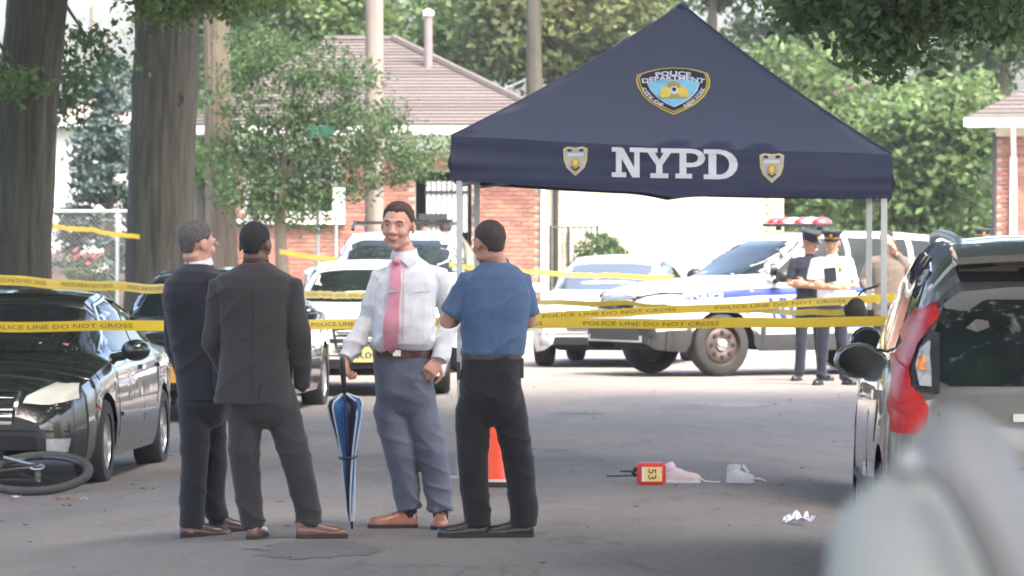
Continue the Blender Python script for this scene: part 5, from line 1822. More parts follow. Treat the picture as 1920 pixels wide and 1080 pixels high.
# ---- man in the navy suit
M_NAVYSUIT = cloth('navy suit cloth', (0.016, 0.017, 0.024))
M_GREYHAIR = mat('greying hair', (0.045, 0.040, 0.038), 0.8, rgb2=(0.13, 0.12, 0.115), scale=60, bump=0.6, bscale=150)
M_BRNSHOE = mat('dark brown leather', (0.055, 0.028, 0.024), 0.3, var=0.25, coat=0.3)
M_WSHIRT = cloth('white shirt cotton', (0.62, 0.62, 0.63), bump=0.1)
A = make_person(dict(px=385, py=1005, label='man in a navy suit and glasses, leftmost of the four talking men', skin=SK_LIGHT, seed=1.3,
    head=dict(c=(370, 458, 0), yaw=133, pitch=4, scale=1.08, hair=M_GREYHAIR, style='short', glasses=True),
    torso=[(752, 384, 51, .16), (690, 378, 50, .16), (620, 370, 57, .17), (560, 366, 61, .185), (528, 364, 56, .18), (508, 367, 42, .15), (494, 371, 25, .085)],
    hips=[(800, 380, 44, .14), (760, 380, 48, .15), (700, 378, 44, .14)],
    legs=[[(366, 770, -.03, .105), (366, 860, -.03, .092), (362, 930, -.03, .086), (358, 990, -.02, .082)], [(392, 770, .10, .105), (398, 860, .13, .088), (396, 930, .15, .078), (402, 975, .17, .072)]],
    arms=[dict(pts=[(402, 530, -.10), (416, 640, -.12), (420, 735, -.16)], r=[.080, .072, .066, .06, .052]), dict(pts=[(326, 530, .05), (322, 640, .10), (345, 720, .22)], r=[.070, .066, .06, .055, .05])],
    topname='jacket', topkind='jacket', top=M_NAVYSUIT, trousers=M_NAVYSUIT, amp=.006, tramp=.009,
    collar=dict(c=(372, 493, 0), r=.072, h=.032, m=M_WSHIRT, yaw=125 - 180, tilt=0), shoe=M_BRNSHOE, shoes=[(338, 1006, -.02, 8), (385, 1004, .20, 15)]))

# ---- man in the charcoal brown suit
M_BRNSUIT = cloth('charcoal brown suit cloth', (0.031, 0.028, 0.029))
M_BLKHAIR = mat('close black hair', (0.010, 0.009, 0.010), 0.75, var=0.3, scale=60, bump=0.5, bscale=150)
M_TANSHOE = mat('red brown leather', (0.13, 0.055, 0.035), 0.3, var=0.25, coat=0.3)
B = make_person(dict(px=500, py=1010, label='man in a charcoal brown suit, back to the camera, hand in his pocket', skin=SK_DARK, seed=4.1,
    head=dict(c=(479, 459, 0), yaw=164, pitch=3, scale=1.06, hair=M_BLKHAIR, style='crop'),
    torso=[(757, 472, 71, .155), (700, 475, 67, .15), (640, 477, 62, .145), (575, 476, 68, .15), (540, 476, 76, .145), (518, 477, 68, .125), (504, 478, 42, .10), (494, 479, 26, .08)],
    hips=[(800, 490, 62, .14), (760, 488, 62, .145), (700, 484, 58, .14)],
    legs=[[(458, 775, 0, .112), (458, 860, -.01, .098), (466, 930, 0, .085), (474, 992, 0, .078)], [(530, 775, .02, .112), (555, 860, .0, .098), (572, 930, 0, .086), (582, 990, 0, .078)]],
    arms=[dict(pts=[(412, 540, 0), (398, 645, .02), (432, 722, .17)], r=[.082, .072, .064, .058, .052]), dict(pts=[(545, 540, 0), (563, 640, -.02), (566, 728, .05)], r=[.082, .074, .068, .06, .054])],
    topname='jacket', topkind='jacket', top=M_BRNSUIT, trousers=M_BRNSUIT, amp=.006, tramp=.009,
    collar=dict(c=(479, 498, .01), r=.070, h=.026, m=M_BRNSUIT, yaw=-10, tilt=.05), shoe=M_TANSHOE, shoes=[(474, 1012, -.06, 82), (556, 1010, -.04, 6)]))
t_, J_, bv_, top_ = B[0], B[1], B[2], B[3]
for nm, pts, w in (('back_seam', [(478, 512), (477, 600), (474, 660), (474, 757)], .004), ('vent', [(545, 757), (540, 715), (538, 680)], .006)):
    poly = strip2([((p[0] - 500) / B[7], (1010 - p[1]) / B[7]) for p in pts], w)
    patch(bv_, poly, (0, -2, 0), (1, 0, 0), (0, 0, 1), (0, 1, 0), .001, nm, cloth('dark seam', (0.012, 0.010, 0.010)), top_, 3)

# ---- smiling man in the white shirt
M_PINK = cloth('pink tie silk', (0.60, 0.25, 0.31), rough=0.45, bump=0.1)
M_PINK2 = cloth('deep pink tie fold', (0.40, 0.10, 0.15), rough=0.45, bump=0.1)
M_BLUEGREY = cloth('blue grey trouser cloth', (0.115, 0.125, 0.165))
M_BRNHAIR = mat('short brown hair', (0.05, 0.026, 0.017), 0.75, rgb2=(0.10, 0.055, 0.035), scale=60, bump=0.6, bscale=150)
M_CHESTNUT = mat('chestnut leather', (0.34, 0.13, 0.075), 0.3, var=0.25, coat=0.3)
M_BELT = mat('brown belt leather', (0.09, 0.028, 0.022), 0.4, var=0.2)
C = make_person(dict(px=770, py=990, label='smiling man in a white shirt and pink tie holding a folded umbrella', skin=SK_LIGHT, seed=7.7, vox=.0065, bvox=.005,
    head=dict(c=(746, 424, -.02), yaw=-14, pitch=4, roll=4, scale=1.12, hair=M_BRNHAIR, style='top', face=True),
    torso=[(655, 756, 56, .145, -.01), (644, 756, 60, .165, -.02), (610, 757, 58, .17, -.02), (565, 760, 58, .155), (530, 765, 60, .135), (508, 768, 50, .105), (494, 767, 34, .085), (484, 763, 25, .077), (476, 760, 22, .070)],
    hips=[(785, 762, 50, .130), (740, 759, 55, .145), (690, 757, 57, .145), (658, 756, 55, .14)],
    legs=[[(732, 770, 0, .108), (750, 850, -.02, .100), (761, 905, 0, .086), (767, 958, 0, .075)], [(790, 770, 0, .108), (810, 850, -.02, .096), (819, 905, 0, .086), (826, 958, 0, .075)]],
    arms=[dict(pts=[(714, 522, 0), (690, 600, .02), (651, 668, -.10)], r=[.076, .072, .066, .062, .045], cuff=M_WSHIRT, hand=dict(d=(-.05, -.15, -1), n=(1, -.1, 0), curl=.85, side=-1, thumb=.7, sc=1.1)),
          dict(pts=[(824, 520, 0), (846, 592, .05), (824, 672, -.10)], r=[.076, .074, .068, .062, .045], cuff=M_WSHIRT, hand=dict(d=(-.55, -.25, -.75), n=(-.2, 1, -.2), curl=.55, side=1, thumb=.4, sc=1.1))],
    top=M_WSHIRT, legk=.93, trousers=M_BLUEGREY, amp=.010, tramp=.011,
    belt=dict(y=661, h=15, x=756, hw=58, d=.150, m=M_BELT, buckle=745), shoe=M_CHESTNUT, shoes=[(782, 984, 0, 190), (827, 975, .05, 268)]))
t_, J_, bv_, top_, to_, Mh_, sc_, s_ = C


def on_front(px, py, base=770, basey=990):
    return ((px - base) / s_, (basey - py) / s_)


patch(bv_, [on_front(*p) for p in [(736, 496), (741, 489), (750, 489), (754, 497), (752, 540), (750, 600), (748, 648), (735, 657), (721, 648), (726, 590), (734, 540)]], (0, -2, 0), (1, 0, 0), (0, 0, 1), (0, 1, 0), .024, 'tie', M_PINK, t_, 4)
mb = MB()
e = MB(); e.ellipsoid(J_((744, 489, -.115)), (.024, .020, .022), nu=12, nv=8); e.build('tie_knot', M_PINK, t_)
patch(bv_, [on_front(*p) for p in [(731, 545), (750, 543), (750, 547), (731, 549)]], (0, -2, 0), (1, 0, 0), (0, 0, 1), (0, 1, 0), .030, 'tie_clip', M_STEEL, t_, 1)
for sx in (-1, 1):     # collar points
    q = [(743, 484), (737, 477), (728, 481), (734, 500)] if sx < 0 else [(750, 485), (760, 476), (778, 476), (780, 486), (767, 503)]
    patch(bv_, [on_front(*p) for p in q], (0, -2, 0), (1, 0, 0), (0, 0, 1), (0, 1, 0), .016, 'collar_point', M_WSHIRT, top_, 2)
e = MB()
cc = J_((758, 475, .0))
rr = []
for q in range(25):
    a = 2 * math.pi * q / 24 + .01
    d = Vector((math.sin(a), math.cos(a), 0))
    p = cc + Vector((d.x * .068, d.y * .072, .012 * d.y + .006 * d.x))
    rr.append([p + Vector((0, 0, .022)) - d * .004, p + Vector((0, 0, .022)) + d * .004, p + d * .014 - Vector((0, 0, .02)), p - Vector((0, 0, .022))])
e.loft(rr, cap=False); e.build('collar', M_WSHIRT, top_, True, 50, fix=True)
patch(bv_, strip2([on_front(*p) for p in [(758, 505), (757, 580), (756, 648)]], .003), (0, -2, 0), (1, 0, 0), (0, 0, 1), (0, 1, 0), .003, 'placket', cloth('shirt seam', (0.34, 0.34, 0.36)), top_, 3)
patch(bv_, strip2([on_front(*p) for p in [(778, 548), (806, 546)]], .004), (0, -2, 0), (1, 0, 0), (0, 0, 1), (0, 1, 0), .003, 'pocket_hem', cloth('shirt seam', (0.34, 0.34, 0.36)), top_, 2)

# ---- man in the blue polo shirt
M_POLO = cloth('blue polo cotton', (0.064, 0.108, 0.195))
M_BLKTR = cloth('black trouser cloth', (0.011, 0.011, 0.011))
M_BLKSHOE = mat('black leather', (0.012, 0.012, 0.012), 0.35, var=0.2, coat=0.3)
M_DKHAIR = mat('dark brown cropped hair', (0.030, 0.021, 0.017), 0.8, rgb2=(0.06, 0.045, 0.036), scale=60, bump=0.5, bscale=150)
D = make_person(dict(px=925, py=1008, label='man in a blue polo shirt and black trousers, back to the camera', skin=SK_MID, seed=2.9,
    head=dict(c=(917, 456, 0), yaw=-152, pitch=4, scale=1.06, hair=M_DKHAIR, style='crop'),
    torso=[(664, 922, 57, .135), (620, 926, 61, .15), (575, 929, 66, .155), (540, 930, 65, .14), (518, 931, 57, .12), (503, 932, 40, .095), (492, 931, 27, .08)],
    hips=[(795, 920, 54, .135), (745, 919, 58, .150), (700, 921, 57, .15), (660, 922, 54, .132)],
    legs=[[(887, 775, 0, .108), (886, 860, -.01, .096), (890, 930, 0, .088), (896, 990, 0, .082)], [(956, 775, .02, .106), (972, 860, .02, .092), (979, 930, .02, .086), (982, 990, .02, .082)]],
    arms=[dict(pts=[(880, 530, -.02), (838, 606, .0), (868, 590, .26)], r=[.080, .078, .080, .06, .05], sleeve=.80, skin=[.05, .05, .044, .044, .03], hand=dict(d=(.3, .8, .3), n=(0, 0, -1), curl=.6, side=1)),
          dict(pts=[(976, 530, .0), (992, 605, .06), (962, 606, .28)], r=[.080, .078, .080, .06, .05], sleeve=.80, skin=[.05, .05, .044, .044, .03], hand=dict(d=(-.6, .7, .2), n=(0, 0, -1), curl=.6, side=-1))],
    top=M_POLO, legk=.93, trousers=M_BLKTR, amp=.007, tramp=.009, topname='polo_shirt',
    collar=dict(c=(930, 499, .005), r=.072, h=.034, m=M_POLO, yaw=8, fold=1, tilt=.03),
    belt=dict(y=667, h=12, x=922, hw=57, d=.138, m=mat('tan belt leather', (0.055, 0.022, 0.016), 0.3, var=0.2)), shoe=M_BLKSHOE, shoes=[(917, 1008, .0, 184), (1001, 1008, .02, 182)]))
t_ = D[0]
e = MB(); e.box(D[1]((977, 690, -.02)), (.03, .07, .11)); e.build('belt_pouch', M_BLACK, t_, False)
e = MB(); e.box(D[1]((860, 695, -.04)), (.02, .04, .10)); e.build('belt_pouch', M_BLACK, t_, False)

# ---- officers and bystanders beyond the tape
M_OFFNAVY = cloth('police navy cloth', (0.012, 0.014, 0.028))
M_CAPNAVY = mat('cap navy', (0.012, 0.013, 0.022), 0.7)
M_GOLD = mat('gold badge', (0.65, 0.42, 0.10), 0.3, metal=0.8)
M_PEAK = mat('glossy peak', (0.012, 0.012, 0.012), 0.15, coat=1.0)


def officer(px, py, label, top, yaw, sc_w=1.0, arms='crossed', cap=True, dark=False, sk=SK_OFF, k=None, hair=None, extra=None):
    """standing figure about 1.78 m; px/py of the ground point"""
    r = foot(px, py); s = F / r.y
    m = lambda dx, h, dy=0.0: (px + dx * s, py - h * s, dy)
    fy = -1 if abs(yaw) < 90 else 1
    if arms == 'crossed':
        A_ = [dict(pts=[m(-.19, 1.41), m(-.25, 1.14, .03 * fy), m(.06, 1.12, .20 * fy)], r=[.072, .07, .066, .05, .04], sleeve=.75 if not dark else .8, hand=dict(d=(1, .1 * fy, .2), n=(0, -fy, 0), curl=.4)),
              dict(pts=[m(.19, 1.41), m(.25, 1.14, .03 * fy), m(-.06, 1.15, .17 * fy)], r=[.072, .07, .066, .05, .04], sleeve=.75, hand=dict(d=(-1, .1 * fy, .1), n=(0, -fy, 0), curl=.4, side=-1))]
    elif arms == 'phone':
        A_ = [dict(pts=[m(-.19, 1.40), m(-.29, 1.16, .0), m(-.20, 1.02, .20 * fy)], r=[.085, .08, .075, .065, .055], hand=dict(d=(.3, .6 * fy, -.3), n=(0, 0, -1), curl=.4)),
              dict(pts=[m(.19, 1.40), m(.30, 1.24, .05), m(.10, 1.50, .08 * fy)], r=[.085, .08, .075, .065, .055], hand=dict(d=(-.3, 0, 1), n=(-1, 0, 0), curl=.5))]
    else:
        A_ = [dict(pts=[m(-.19, 1.41), m(-.25, 1.14, .0), m(-.22, .90, .06 * fy)], r=[.072, .07, .066, .05, .04], hand=dict(d=(0, 0, -1), n=(1, 0, 0), curl=.4)),
              dict(pts=[m(.19, 1.41), m(.25, 1.14, .0), m(.22, .90, .06 * fy)], r=[.072, .07, .066, .05, .04], hand=dict(d=(0, 0, -1), n=(-1, 0, 0), curl=.4))]
    q = lambda h, dx, hw, d: (py - h * s, px + dx * s, hw * s * sc_w, d * sc_w)
    hd = dict(c=m((extra or {}).get('hdx', 0), (extra or {}).get('hh', 1.635), (extra or {}).get('hdy', 0)), yaw=yaw, pitch=(extra or {}).get('pitch', 6), roll=(extra or {}).get('roll', 0), scale=1.04, hair=hair or M_DKHAIR, style='crop', face=abs(yaw) < 70)
    if cap:
        hd['cap'] = dict(m=M_CAPNAVY, peak=M_PEAK, band=M_GOLD if cap == 'gold' else M_CAPNAVY, badge=M_GOLD)
    long_ = (extra or {}).get('coat', .92)
    return make_person(dict(px=px, py=py, label=label, skin=sk, vox=.011, bvox=.008, seed=px * .013,
        head=hd,
        torso=[q(long_, 0, .185 if long_ < .9 else .165, .13), q(1.05, 0, .165, .135), q(1.2, 0, .175, .135), q(1.33, 0, .185, .125), q(1.41, 0, .16, .105), q(1.455, 0, .10, .085), q(1.49, 0, .066, .066)],
        hips=[q(.74, 0, .17, .13), q(.84, 0, .175, .135), q(.98, 0, .16, .13)],
        legs=[[m(-.095, .78) + (.095,), m(-.105, .48, -.01) + (.08,), m(-.12, .2) + (.07,), m(-.125, .07) + (.068,)], [m(.095, .78) + (.095,), m(.115, .48, -.01) + (.08,), m(.14, .2, .05) + (.07,), m(.15, .07, .06) + (.068,)]],
        arms=A_, top=top, trousers=(extra or {}).get('trousers', M_OFFNAVY), amp=.006, tramp=.008,
        collar=dict(c=m(0, 1.475, .0), r=.066, h=.03, m=top, yaw=180 if fy < 0 else 0, fold=1),
        belt=dict(y=py - .97 * s, h=.05 * s, x=px, hw=.172 * s, d=.142, m=M_BLACK) if long_ > .9 else dict(y=py - .99 * s, h=.03 * s, x=px, hw=.12 * s, d=.1, m=M_BLACK),
        lift=(extra or {}).get('lift', 0.0), shoe=M_BLKSHOE, shoes=[m(-.125, 0, .10 if fy < 0 else -.1) + (-75 * -fy if fy > 0 else -105,), m(.15, 0, .14 if fy < 0 else -.1) + (-70 if fy < 0 else 80,)]))


M_OFFWHITE = cloth('white uniform shirt', (0.80, 0.80, 0.80), bump=0.1)
W = officer(1560, 722, 'officer in a white uniform shirt and gold-banded cap with folded arms', M_OFFWHITE, -10, cap='gold')
e = MB(); e.box(W[1]((1560 - 5, 722 - 1.27 * W[7], -.185)), (.14, .02, .17), Matrix.Rotation(-.12, 3, 'Y')); e.build('memo_book', M_OFFNAVY, W[0], False)
e = MB(); e.ellipsoid(W[1]((1560 + .09 * W[7], 722 - 1.34 * W[7], -.14)), (.028, .012, .036), nu=10, nv=8); e.build('badge', M_GOLD, W[0])
for sx in (-1, 1):
    e = MB(); e.ellipsoid(W[1]((1560 + sx * .238 * W[7], 722 - 1.32 * W[7], -.03)), (.016, .04, .05), nu=10, nv=8); e.build('shoulder_patch', M_BLUE, W[0])
officer(1519, 714, 'officer in a dark uniform and cap standing close behind the white-shirted officer', M_OFFNAVY, 40, arms='crossed', sk=SK_MID, extra=dict(pitch=16))
officer(1842, 677, 'officer whose cap and face show just above the grey hatchback\'s roof', M_OFFNAVY, 5, arms='down', cap='gold', extra=dict(hh=1.66))
M_TAN = cloth('taupe jacket cloth', (0.125, 0.098, 0.080))
officer(1664, 712, 'man in a taupe jacket bending his head to a phone beside the tent leg', M_TAN, -35, arms='phone', cap=False, sc_w=1.12, hair=M_BLKHAIR, extra=dict(coat=.74, roll=-16, pitch=14, hdx=-.0, hh=1.66))
officer(790, 641.5, 'capped person in the distance just right of the smiling man\'s head', M_OFFNAVY, 150, arms='down', cap=True, sk=SK_MID, extra=dict(hh=1.66, lift=.15))
officer(834, 641.5, 'dark-haired person in the distance behind the tent\'s left front leg', M_OFFNAVY, 170, arms='down', cap=True, sk=SK_DARK, extra=dict(hh=1.66, lift=.15))

# ---------------------------------------------------------------- pop-up tent
M_TENT = mat('navy tent fabric', (0.021, 0.027, 0.072), 0.55, var=0.10, scale=3, bump=0.15, bscale=200, sheen=0.3, transl=0.06)
M_PRINT = mat('white print', (0.66, 0.66, 0.70), 0.6, var=0.06)
M_GOLDP = mat('gold print', (0.75, 0.56, 0.10), 0.6, var=0.06)
M_NAVYP = mat('navy print', (0.02, 0.02, 0.045), 0.6)
M_SKYP = mat('sky blue print', (0.22, 0.55, 0.72), 0.6)
M_SILVP = mat('silver print', (0.42, 0.44, 0.47), 0.5)
M_OCHRE = mat('ochre print', (0.50, 0.34, 0.08), 0.6)
th = math.radians(-2.0)
U = Vector((math.cos(th), math.sin(th), 0)); V = Vector((-math.sin(th), math.cos(th), 0))
PA = at(846, 0, 35.5); PA.z = 0
TW = 3.05
tent = thing('police_tent', 'navy pop-up tent with white NYPD lettering and police shields', 'tent', PA)
c00, c10, c11, c01 = Vector((0, 0, 0)), U * TW, U * TW + V * TW, V * TW
ZT = {0: 2.375, 1: 2.245, 2: 2.26, 3: 2.37}      # eave height at the four corners
VH = 0.305
apex = at(1279, 9, 37.05) - PA
cor = [c00, c10, c11, c01]
eave = [Vector((c.x, c.y, ZT[i])) for i, c in enumerate(cor)]
canopy_mb = MB()


def roof_face(i):
    a, b = eave[i], eave[(i + 1) % 4]
    n, m = 20, 14
    vs, fs = [], []
    for q in range(m + 1):
        v = q / m
        for k in range(n + 1):
            u = k / n
            p = a.lerp(b, u).lerp(apex, v)
            sag = 0.055 * 4 * v * (1 - v) * (0.7 + 0.6 * (4 * u * (1 - u)) * 0.3)
            p = p - Vector((0, 0, sag + 0.012 * (1 - v) * 4 * u * (1 - u)))
            p.z += 0.006 * noise.noise(Vector((u * 4 + i, v * 5, i))) * (1 - v)
            vs.append(p)
    for q in range(m):
        for k in range(n):
            o = q * (n + 1) + k
            fs.append((o, o + 1, o + n + 2, o + n + 1))
    canopy_mb.add(vs, fs)


def valance(i):
    a, b = eave[i], eave[(i + 1) % 4]
    out = Vector((b.y - a.y, -(b.x - a.x), 0)).normalized()
    n, m = 70, 14
    vs, fs = [], []
    for q in range(m + 1):
        h = q / m
        for k in range(n + 1):
            u = k / n
            p = a.lerp(b, u) - Vector((0, 0, 0.012 * 4 * u * (1 - u)))
            bot = VH + 0.018 * math.sin(u * math.pi) + 0.034 * max(0, 1 - abs(u - 0.515) / 0.09) ** 1.5
            p.z -= bot * h
            r = 0.5 * (ridged(Vector((u * 1.6, 0, h * 3.2 + 0.7 * u)), 1.0, 1, 1.0, 3.3 + i) - .4)
            r2 = math.sin(h * 9 + 5 * abs(u - .5)) * abs(u - .5)
            p += out * (0.045 * r * math.sin(h * math.pi) + 0.030 * r2 * h + 0.012 * h)
            vs.append(p)
    for q in range(m):
        for k in range(n):
            o = q * (n + 1) + k
            fs.append((o, o + n + 1, o + n + 2, o + 1))
    canopy_mb.add(vs, fs)


for i in range(4):
    roof_face(i); valance(i)
me = canopy_mb.mesh('canopy')
bm = bmesh.new(); bm.from_mesh(me)
bmesh.ops.remove_doubles(bm, verts=bm.verts, dist=0.001)
bmesh.ops.recalc_face_normals(bm, faces=bm.faces)
TBV = BVHTree.FromBMesh(bm)
bm.to_mesh(me); bm.free()
canopy = link('canopy', me, M_TENT, tent, True, 50)
# seams bound along the hips and the eave
for i in range(4):
    e = MB(); e.tube([eave[i].lerp(apex, v) - Vector((0, 0, .055 * .7 * 4 * v * (1 - v) - .004)) for v in np.linspace(0, 1, 10)], .007, 6); e.build('seam', M_TENT, canopy)
e = MB(); e.ellipsoid(apex + Vector((0, 0, -.02)), (.05, .05, .035), nu=12, nv=8); e.build('peak_cap', M_TENT, canopy)

TS = F / 36.0


def tp2(px, py):
    """plane coordinates (x, z) of a photo pixel at the tent's distance, for throwing prints at the fabric"""
    Y = 36.3 if py < 262 else 35.45
    return ((px - 960) * Y / F - PA.x, CH - (py - HY) * Y / F)


def tprint(pts, off, nm, m, cuts=3, parent=None):
    return patch(TBV, [tp2(*p) for p in pts], (0, -3, 0), (1, 0, 0), (0, 0, 1), (0, 1, 0), off, nm, m, parent or canopy, cuts)


def ttext(txt, path, h, off, m, parent, bold=0.03):
    """lettering along a gentle arc through three photo pixels"""
    p0, p1, p2 = [Vector(tp2(*p)) for p in path]
    L = (p1 - p0).length + (p2 - p1).length
    mb = MB()

    def fn(u, v):
        t = u / L + 0.5
        q = (1 - t) ** 2 * p0 + 2 * t * (1 - t) * (2 * p1 - (p0 + p2) / 2) + t * t * p2
        d = (2 * (1 - t) * ((2 * p1 - (p0 + p2) / 2) - p0) + 2 * t * (p2 - (2 * p1 - (p0 + p2) / 2))).normalized()
        q = q + Vector((-d.y, d.x)) * v
        hit = TBV.ray_cast(Vector((q.x, -3, q.y)), Vector((0, 1, 0)), 8)
        return hit[0] + Vector((0, -off, off * .4)) if hit[0] is not None else Vector((q.x, 0, q.y))
    put_text(mb, txt, fn, L, h, bold=bold)
    return mb.build('lettering', m, parent, False)


def grow(pts, k, c):
    return [(c[0] + (x - c[0]) * k, c[1] + (y - c[1]) * k) for x, y in pts]


SHB = [(1195, 141), (1212, 135), (1236, 129), (1261, 127), (1287, 128), (1309, 132), (1327, 138), (1331, 152), (1329, 166), (1318, 184), (1300, 199), (1280, 210), (1259, 219), (1238, 209), (1219, 197), (1203, 181), (1194, 163), (1192, 150)]
cS = (1262, 168)
emb = tprint(SHB, .004, 'shield', M_GOLDP)
tprint(grow(SHB, .955, cS), .008, 'shield_field', M_NAVYP, parent=emb)
tprint(grow(SHB, .93, cS), .011, 'shield_edge', M_GOLDP, parent=emb)
tprint(grow(SHB, .90, cS), .014, 'shield_field', M_NAVYP, parent=emb)
INN = [(1214, 160), (1228, 157), (1245, 155.5), (1262, 155), (1280, 155.5), (1296, 157), (1309, 160), (1303, 176), (1290, 190), (1276, 199), (1261, 206), (1246, 199), (1232, 189), (1220, 175)]
tprint(grow(INN, 1.05, (1262, 176)), .018, 'inner_edge', M_PRINT, parent=emb)
tprint(INN, .022, 'inner_field', M_SKYP, parent=emb)
for cx, cy, w, h, m in ((1262, 177, 20, 13, M_OCHRE), (1246, 180, 10, 11, M_GOLDP), (1278, 180, 10, 11, M_GOLDP), (1262, 165, 12, 6, M_OCHRE), (1262, 177, 8, 8, M_PRINT), (1262, 176, 4, 4, M_NAVYP), (1240, 187, 6, 5, M_GOLDP), (1284, 187, 6, 5, M_GOLDP), (1262, 190, 24, 2.5, M_OCHRE)):
    tprint([(cx + w * math.cos(a), cy + h * math.sin(a)) for a in np.linspace(0, 2 * math.pi, 13)[:-1]], .026 + .003 * (12 - w if w < 12 else 0) / 4, 'crest_figure', m, 1, emb)
ttext('POLICE', [(1229, 143), (1262, 139.5), (1295, 143)], .036, .019, M_PRINT, emb)
ttext('DEPARTMENT', [(1203, 155), (1262, 148.5), (1321, 155)], .034, .019, M_PRINT, emb)
ttext('CITY OF', [(1205, 168), (1218, 187), (1240, 203)], .030, .019, M_PRINT, emb)
ttext('NEW YORK', [(1280, 204), (1302, 188), (1318, 168)], .030, .019, M_PRINT, emb)

# small shields on the valance
SHS = [(-.5, -.40), (-.30, -.47), (0, -.43), (.30, -.47), (.5, -.40), (.47, 0), (.36, .25), (0, .52), (-.36, .25), (-.47, 0)]
for cx, cy in ((1079, 301), (1446.5, 314)):
    sh = tprint([(cx + a * 46, cy + b * 56) for a, b in SHS], .004, 'shield', M_GOLDP)
    tprint([(cx + a * 41, cy + b * 51) for a, b in SHS], .007, 'shield_field', M_SILVP, parent=sh)
    tprint([(cx - 15, cy - 14), (cx - 15, cy - 8), (cx + 15, cy - 8), (cx + 15, cy - 14)], .010, 'banner', M_PRINT, 1, sh)
    tprint([(cx - 15, cy - 22), (cx - 15, cy - 17), (cx - 7, cy - 17), (cx - 7, cy - 21)], .010, 'banner', M_NAVYP, 1, sh)
    tprint([(cx + 15, cy - 22), (cx + 15, cy - 17), (cx + 7, cy - 17), (cx + 7, cy - 21)], .010, 'banner', M_NAVYP, 1, sh)
    tprint([(cx + 10 * math.cos(a), cy + 4 + 10 * math.sin(a)) for a in np.linspace(0, 2 * math.pi, 11)[:-1]], .012, 'crest_figure', M_OCHRE, 1, sh)
    tprint([(cx + 4 * math.cos(a), cy + 4 + 6 * math.sin(a)) for a in np.linspace(0, 2 * math.pi, 9)[:-1]], .015, 'crest_figure', M_GOLDP, 1, sh)
    tprint([(cx - 9, cy + 13), (cx, cy + 20), (cx + 9, cy + 13), (cx + 7, cy + 11), (cx, cy + 16), (cx - 7, cy + 11)], .012, 'banner', M_NAVYP, 1, sh)


# slab-serif lettering
def half_ring(cx, cy, ox, oy, ix, iy, n=9):
    out = []
    A_ = np.linspace(-math.pi / 2, math.pi / 2, n)
    for a, b in zip(A_, A_[1:]):
        out.append([(cx + ox * math.cos(a), cy + oy * math.sin(a)), (cx + ox * math.cos(b), cy + oy * math.sin(b)), (cx + ix * math.cos(b), cy + iy * math.sin(b)), (cx + ix * math.cos(a), cy + iy * math.sin(a))])
    return out


def rc(x0, x1, y0, y1):
    return [(x0, y0), (x1, y0), (x1, y1), (x0, y1)]


LET = {
    'N': [rc(.13, .31, .14, .88), rc(.70, .87, .0, .88), [(.13, .98), (.36, .98), (.87, .0), (.64, .0)], rc(0, .45, 0, .16), rc(0, .30, .85, 1), rc(.56, 1, .85, 1)],
    'Y': [[(.10, .90), (.33, .90), (.60, .44), (.40, .44)], [(.90, .90), (.67, .90), (.40, .44), (.60, .44)], rc(.40, .60, .1, .46), rc(0, .44, .85, 1), rc(.56, 1, .85, 1), rc(.22, .78, 0, .16)],
    'P': [rc(.14, .37, .1, .9), rc(0, .56, 0, .16), rc(0, .38, .85, 1), rc(.36, .55, .85, 1), rc(.36, .55, .38, .53)] + half_ring(.54, .69, .46, .31, .22, .16),
    'D': [rc(.14, .37, .1, .9), rc(0, .46, 0, .16), rc(0, .46, .85, 1)] + half_ring(.45, .5, .55, .5, .30, .345),
}
for ch, x0, x1, yb in (('N', 1147, 1207, 332.5), ('Y', 1206, 1266, 334), ('P', 1266, 1322, 335), ('D', 1319, 1383, 336.5)):
    vs, fs = [], []
    mb = MB()
    for i, pl in enumerate(LET[ch]):
        bm = bmesh.new()
        f = bm.faces.new([bm.verts.new((a, b, 0)) for a, b in pl])
        bmesh.ops.subdivide_edges(bm, edges=bm.edges[:], cuts=2, use_grid_fill=True)
        bm.verts.ensure_lookup_table()
        pts = []
        for w in bm.verts:
            px = lerp(x0, x1, w.co.x); py = yb - w.co.y * 56 + (w.co.x - .5) * 1.2
            a, b = tp2(px, py)
            hit = TBV.ray_cast(Vector((a, -3, b)), Vector((0, 1, 0)), 8)[0]
            pts.append((hit if hit is not None else Vector((a, 0, b))) + Vector((0, -.006 - .0012 * i, 0)))
        mb.add(pts, [tuple(v.index for v in f.verts) for f in bm.faces]); bm.free()
    mb.build('letter', M_PRINT, canopy, True, 0)

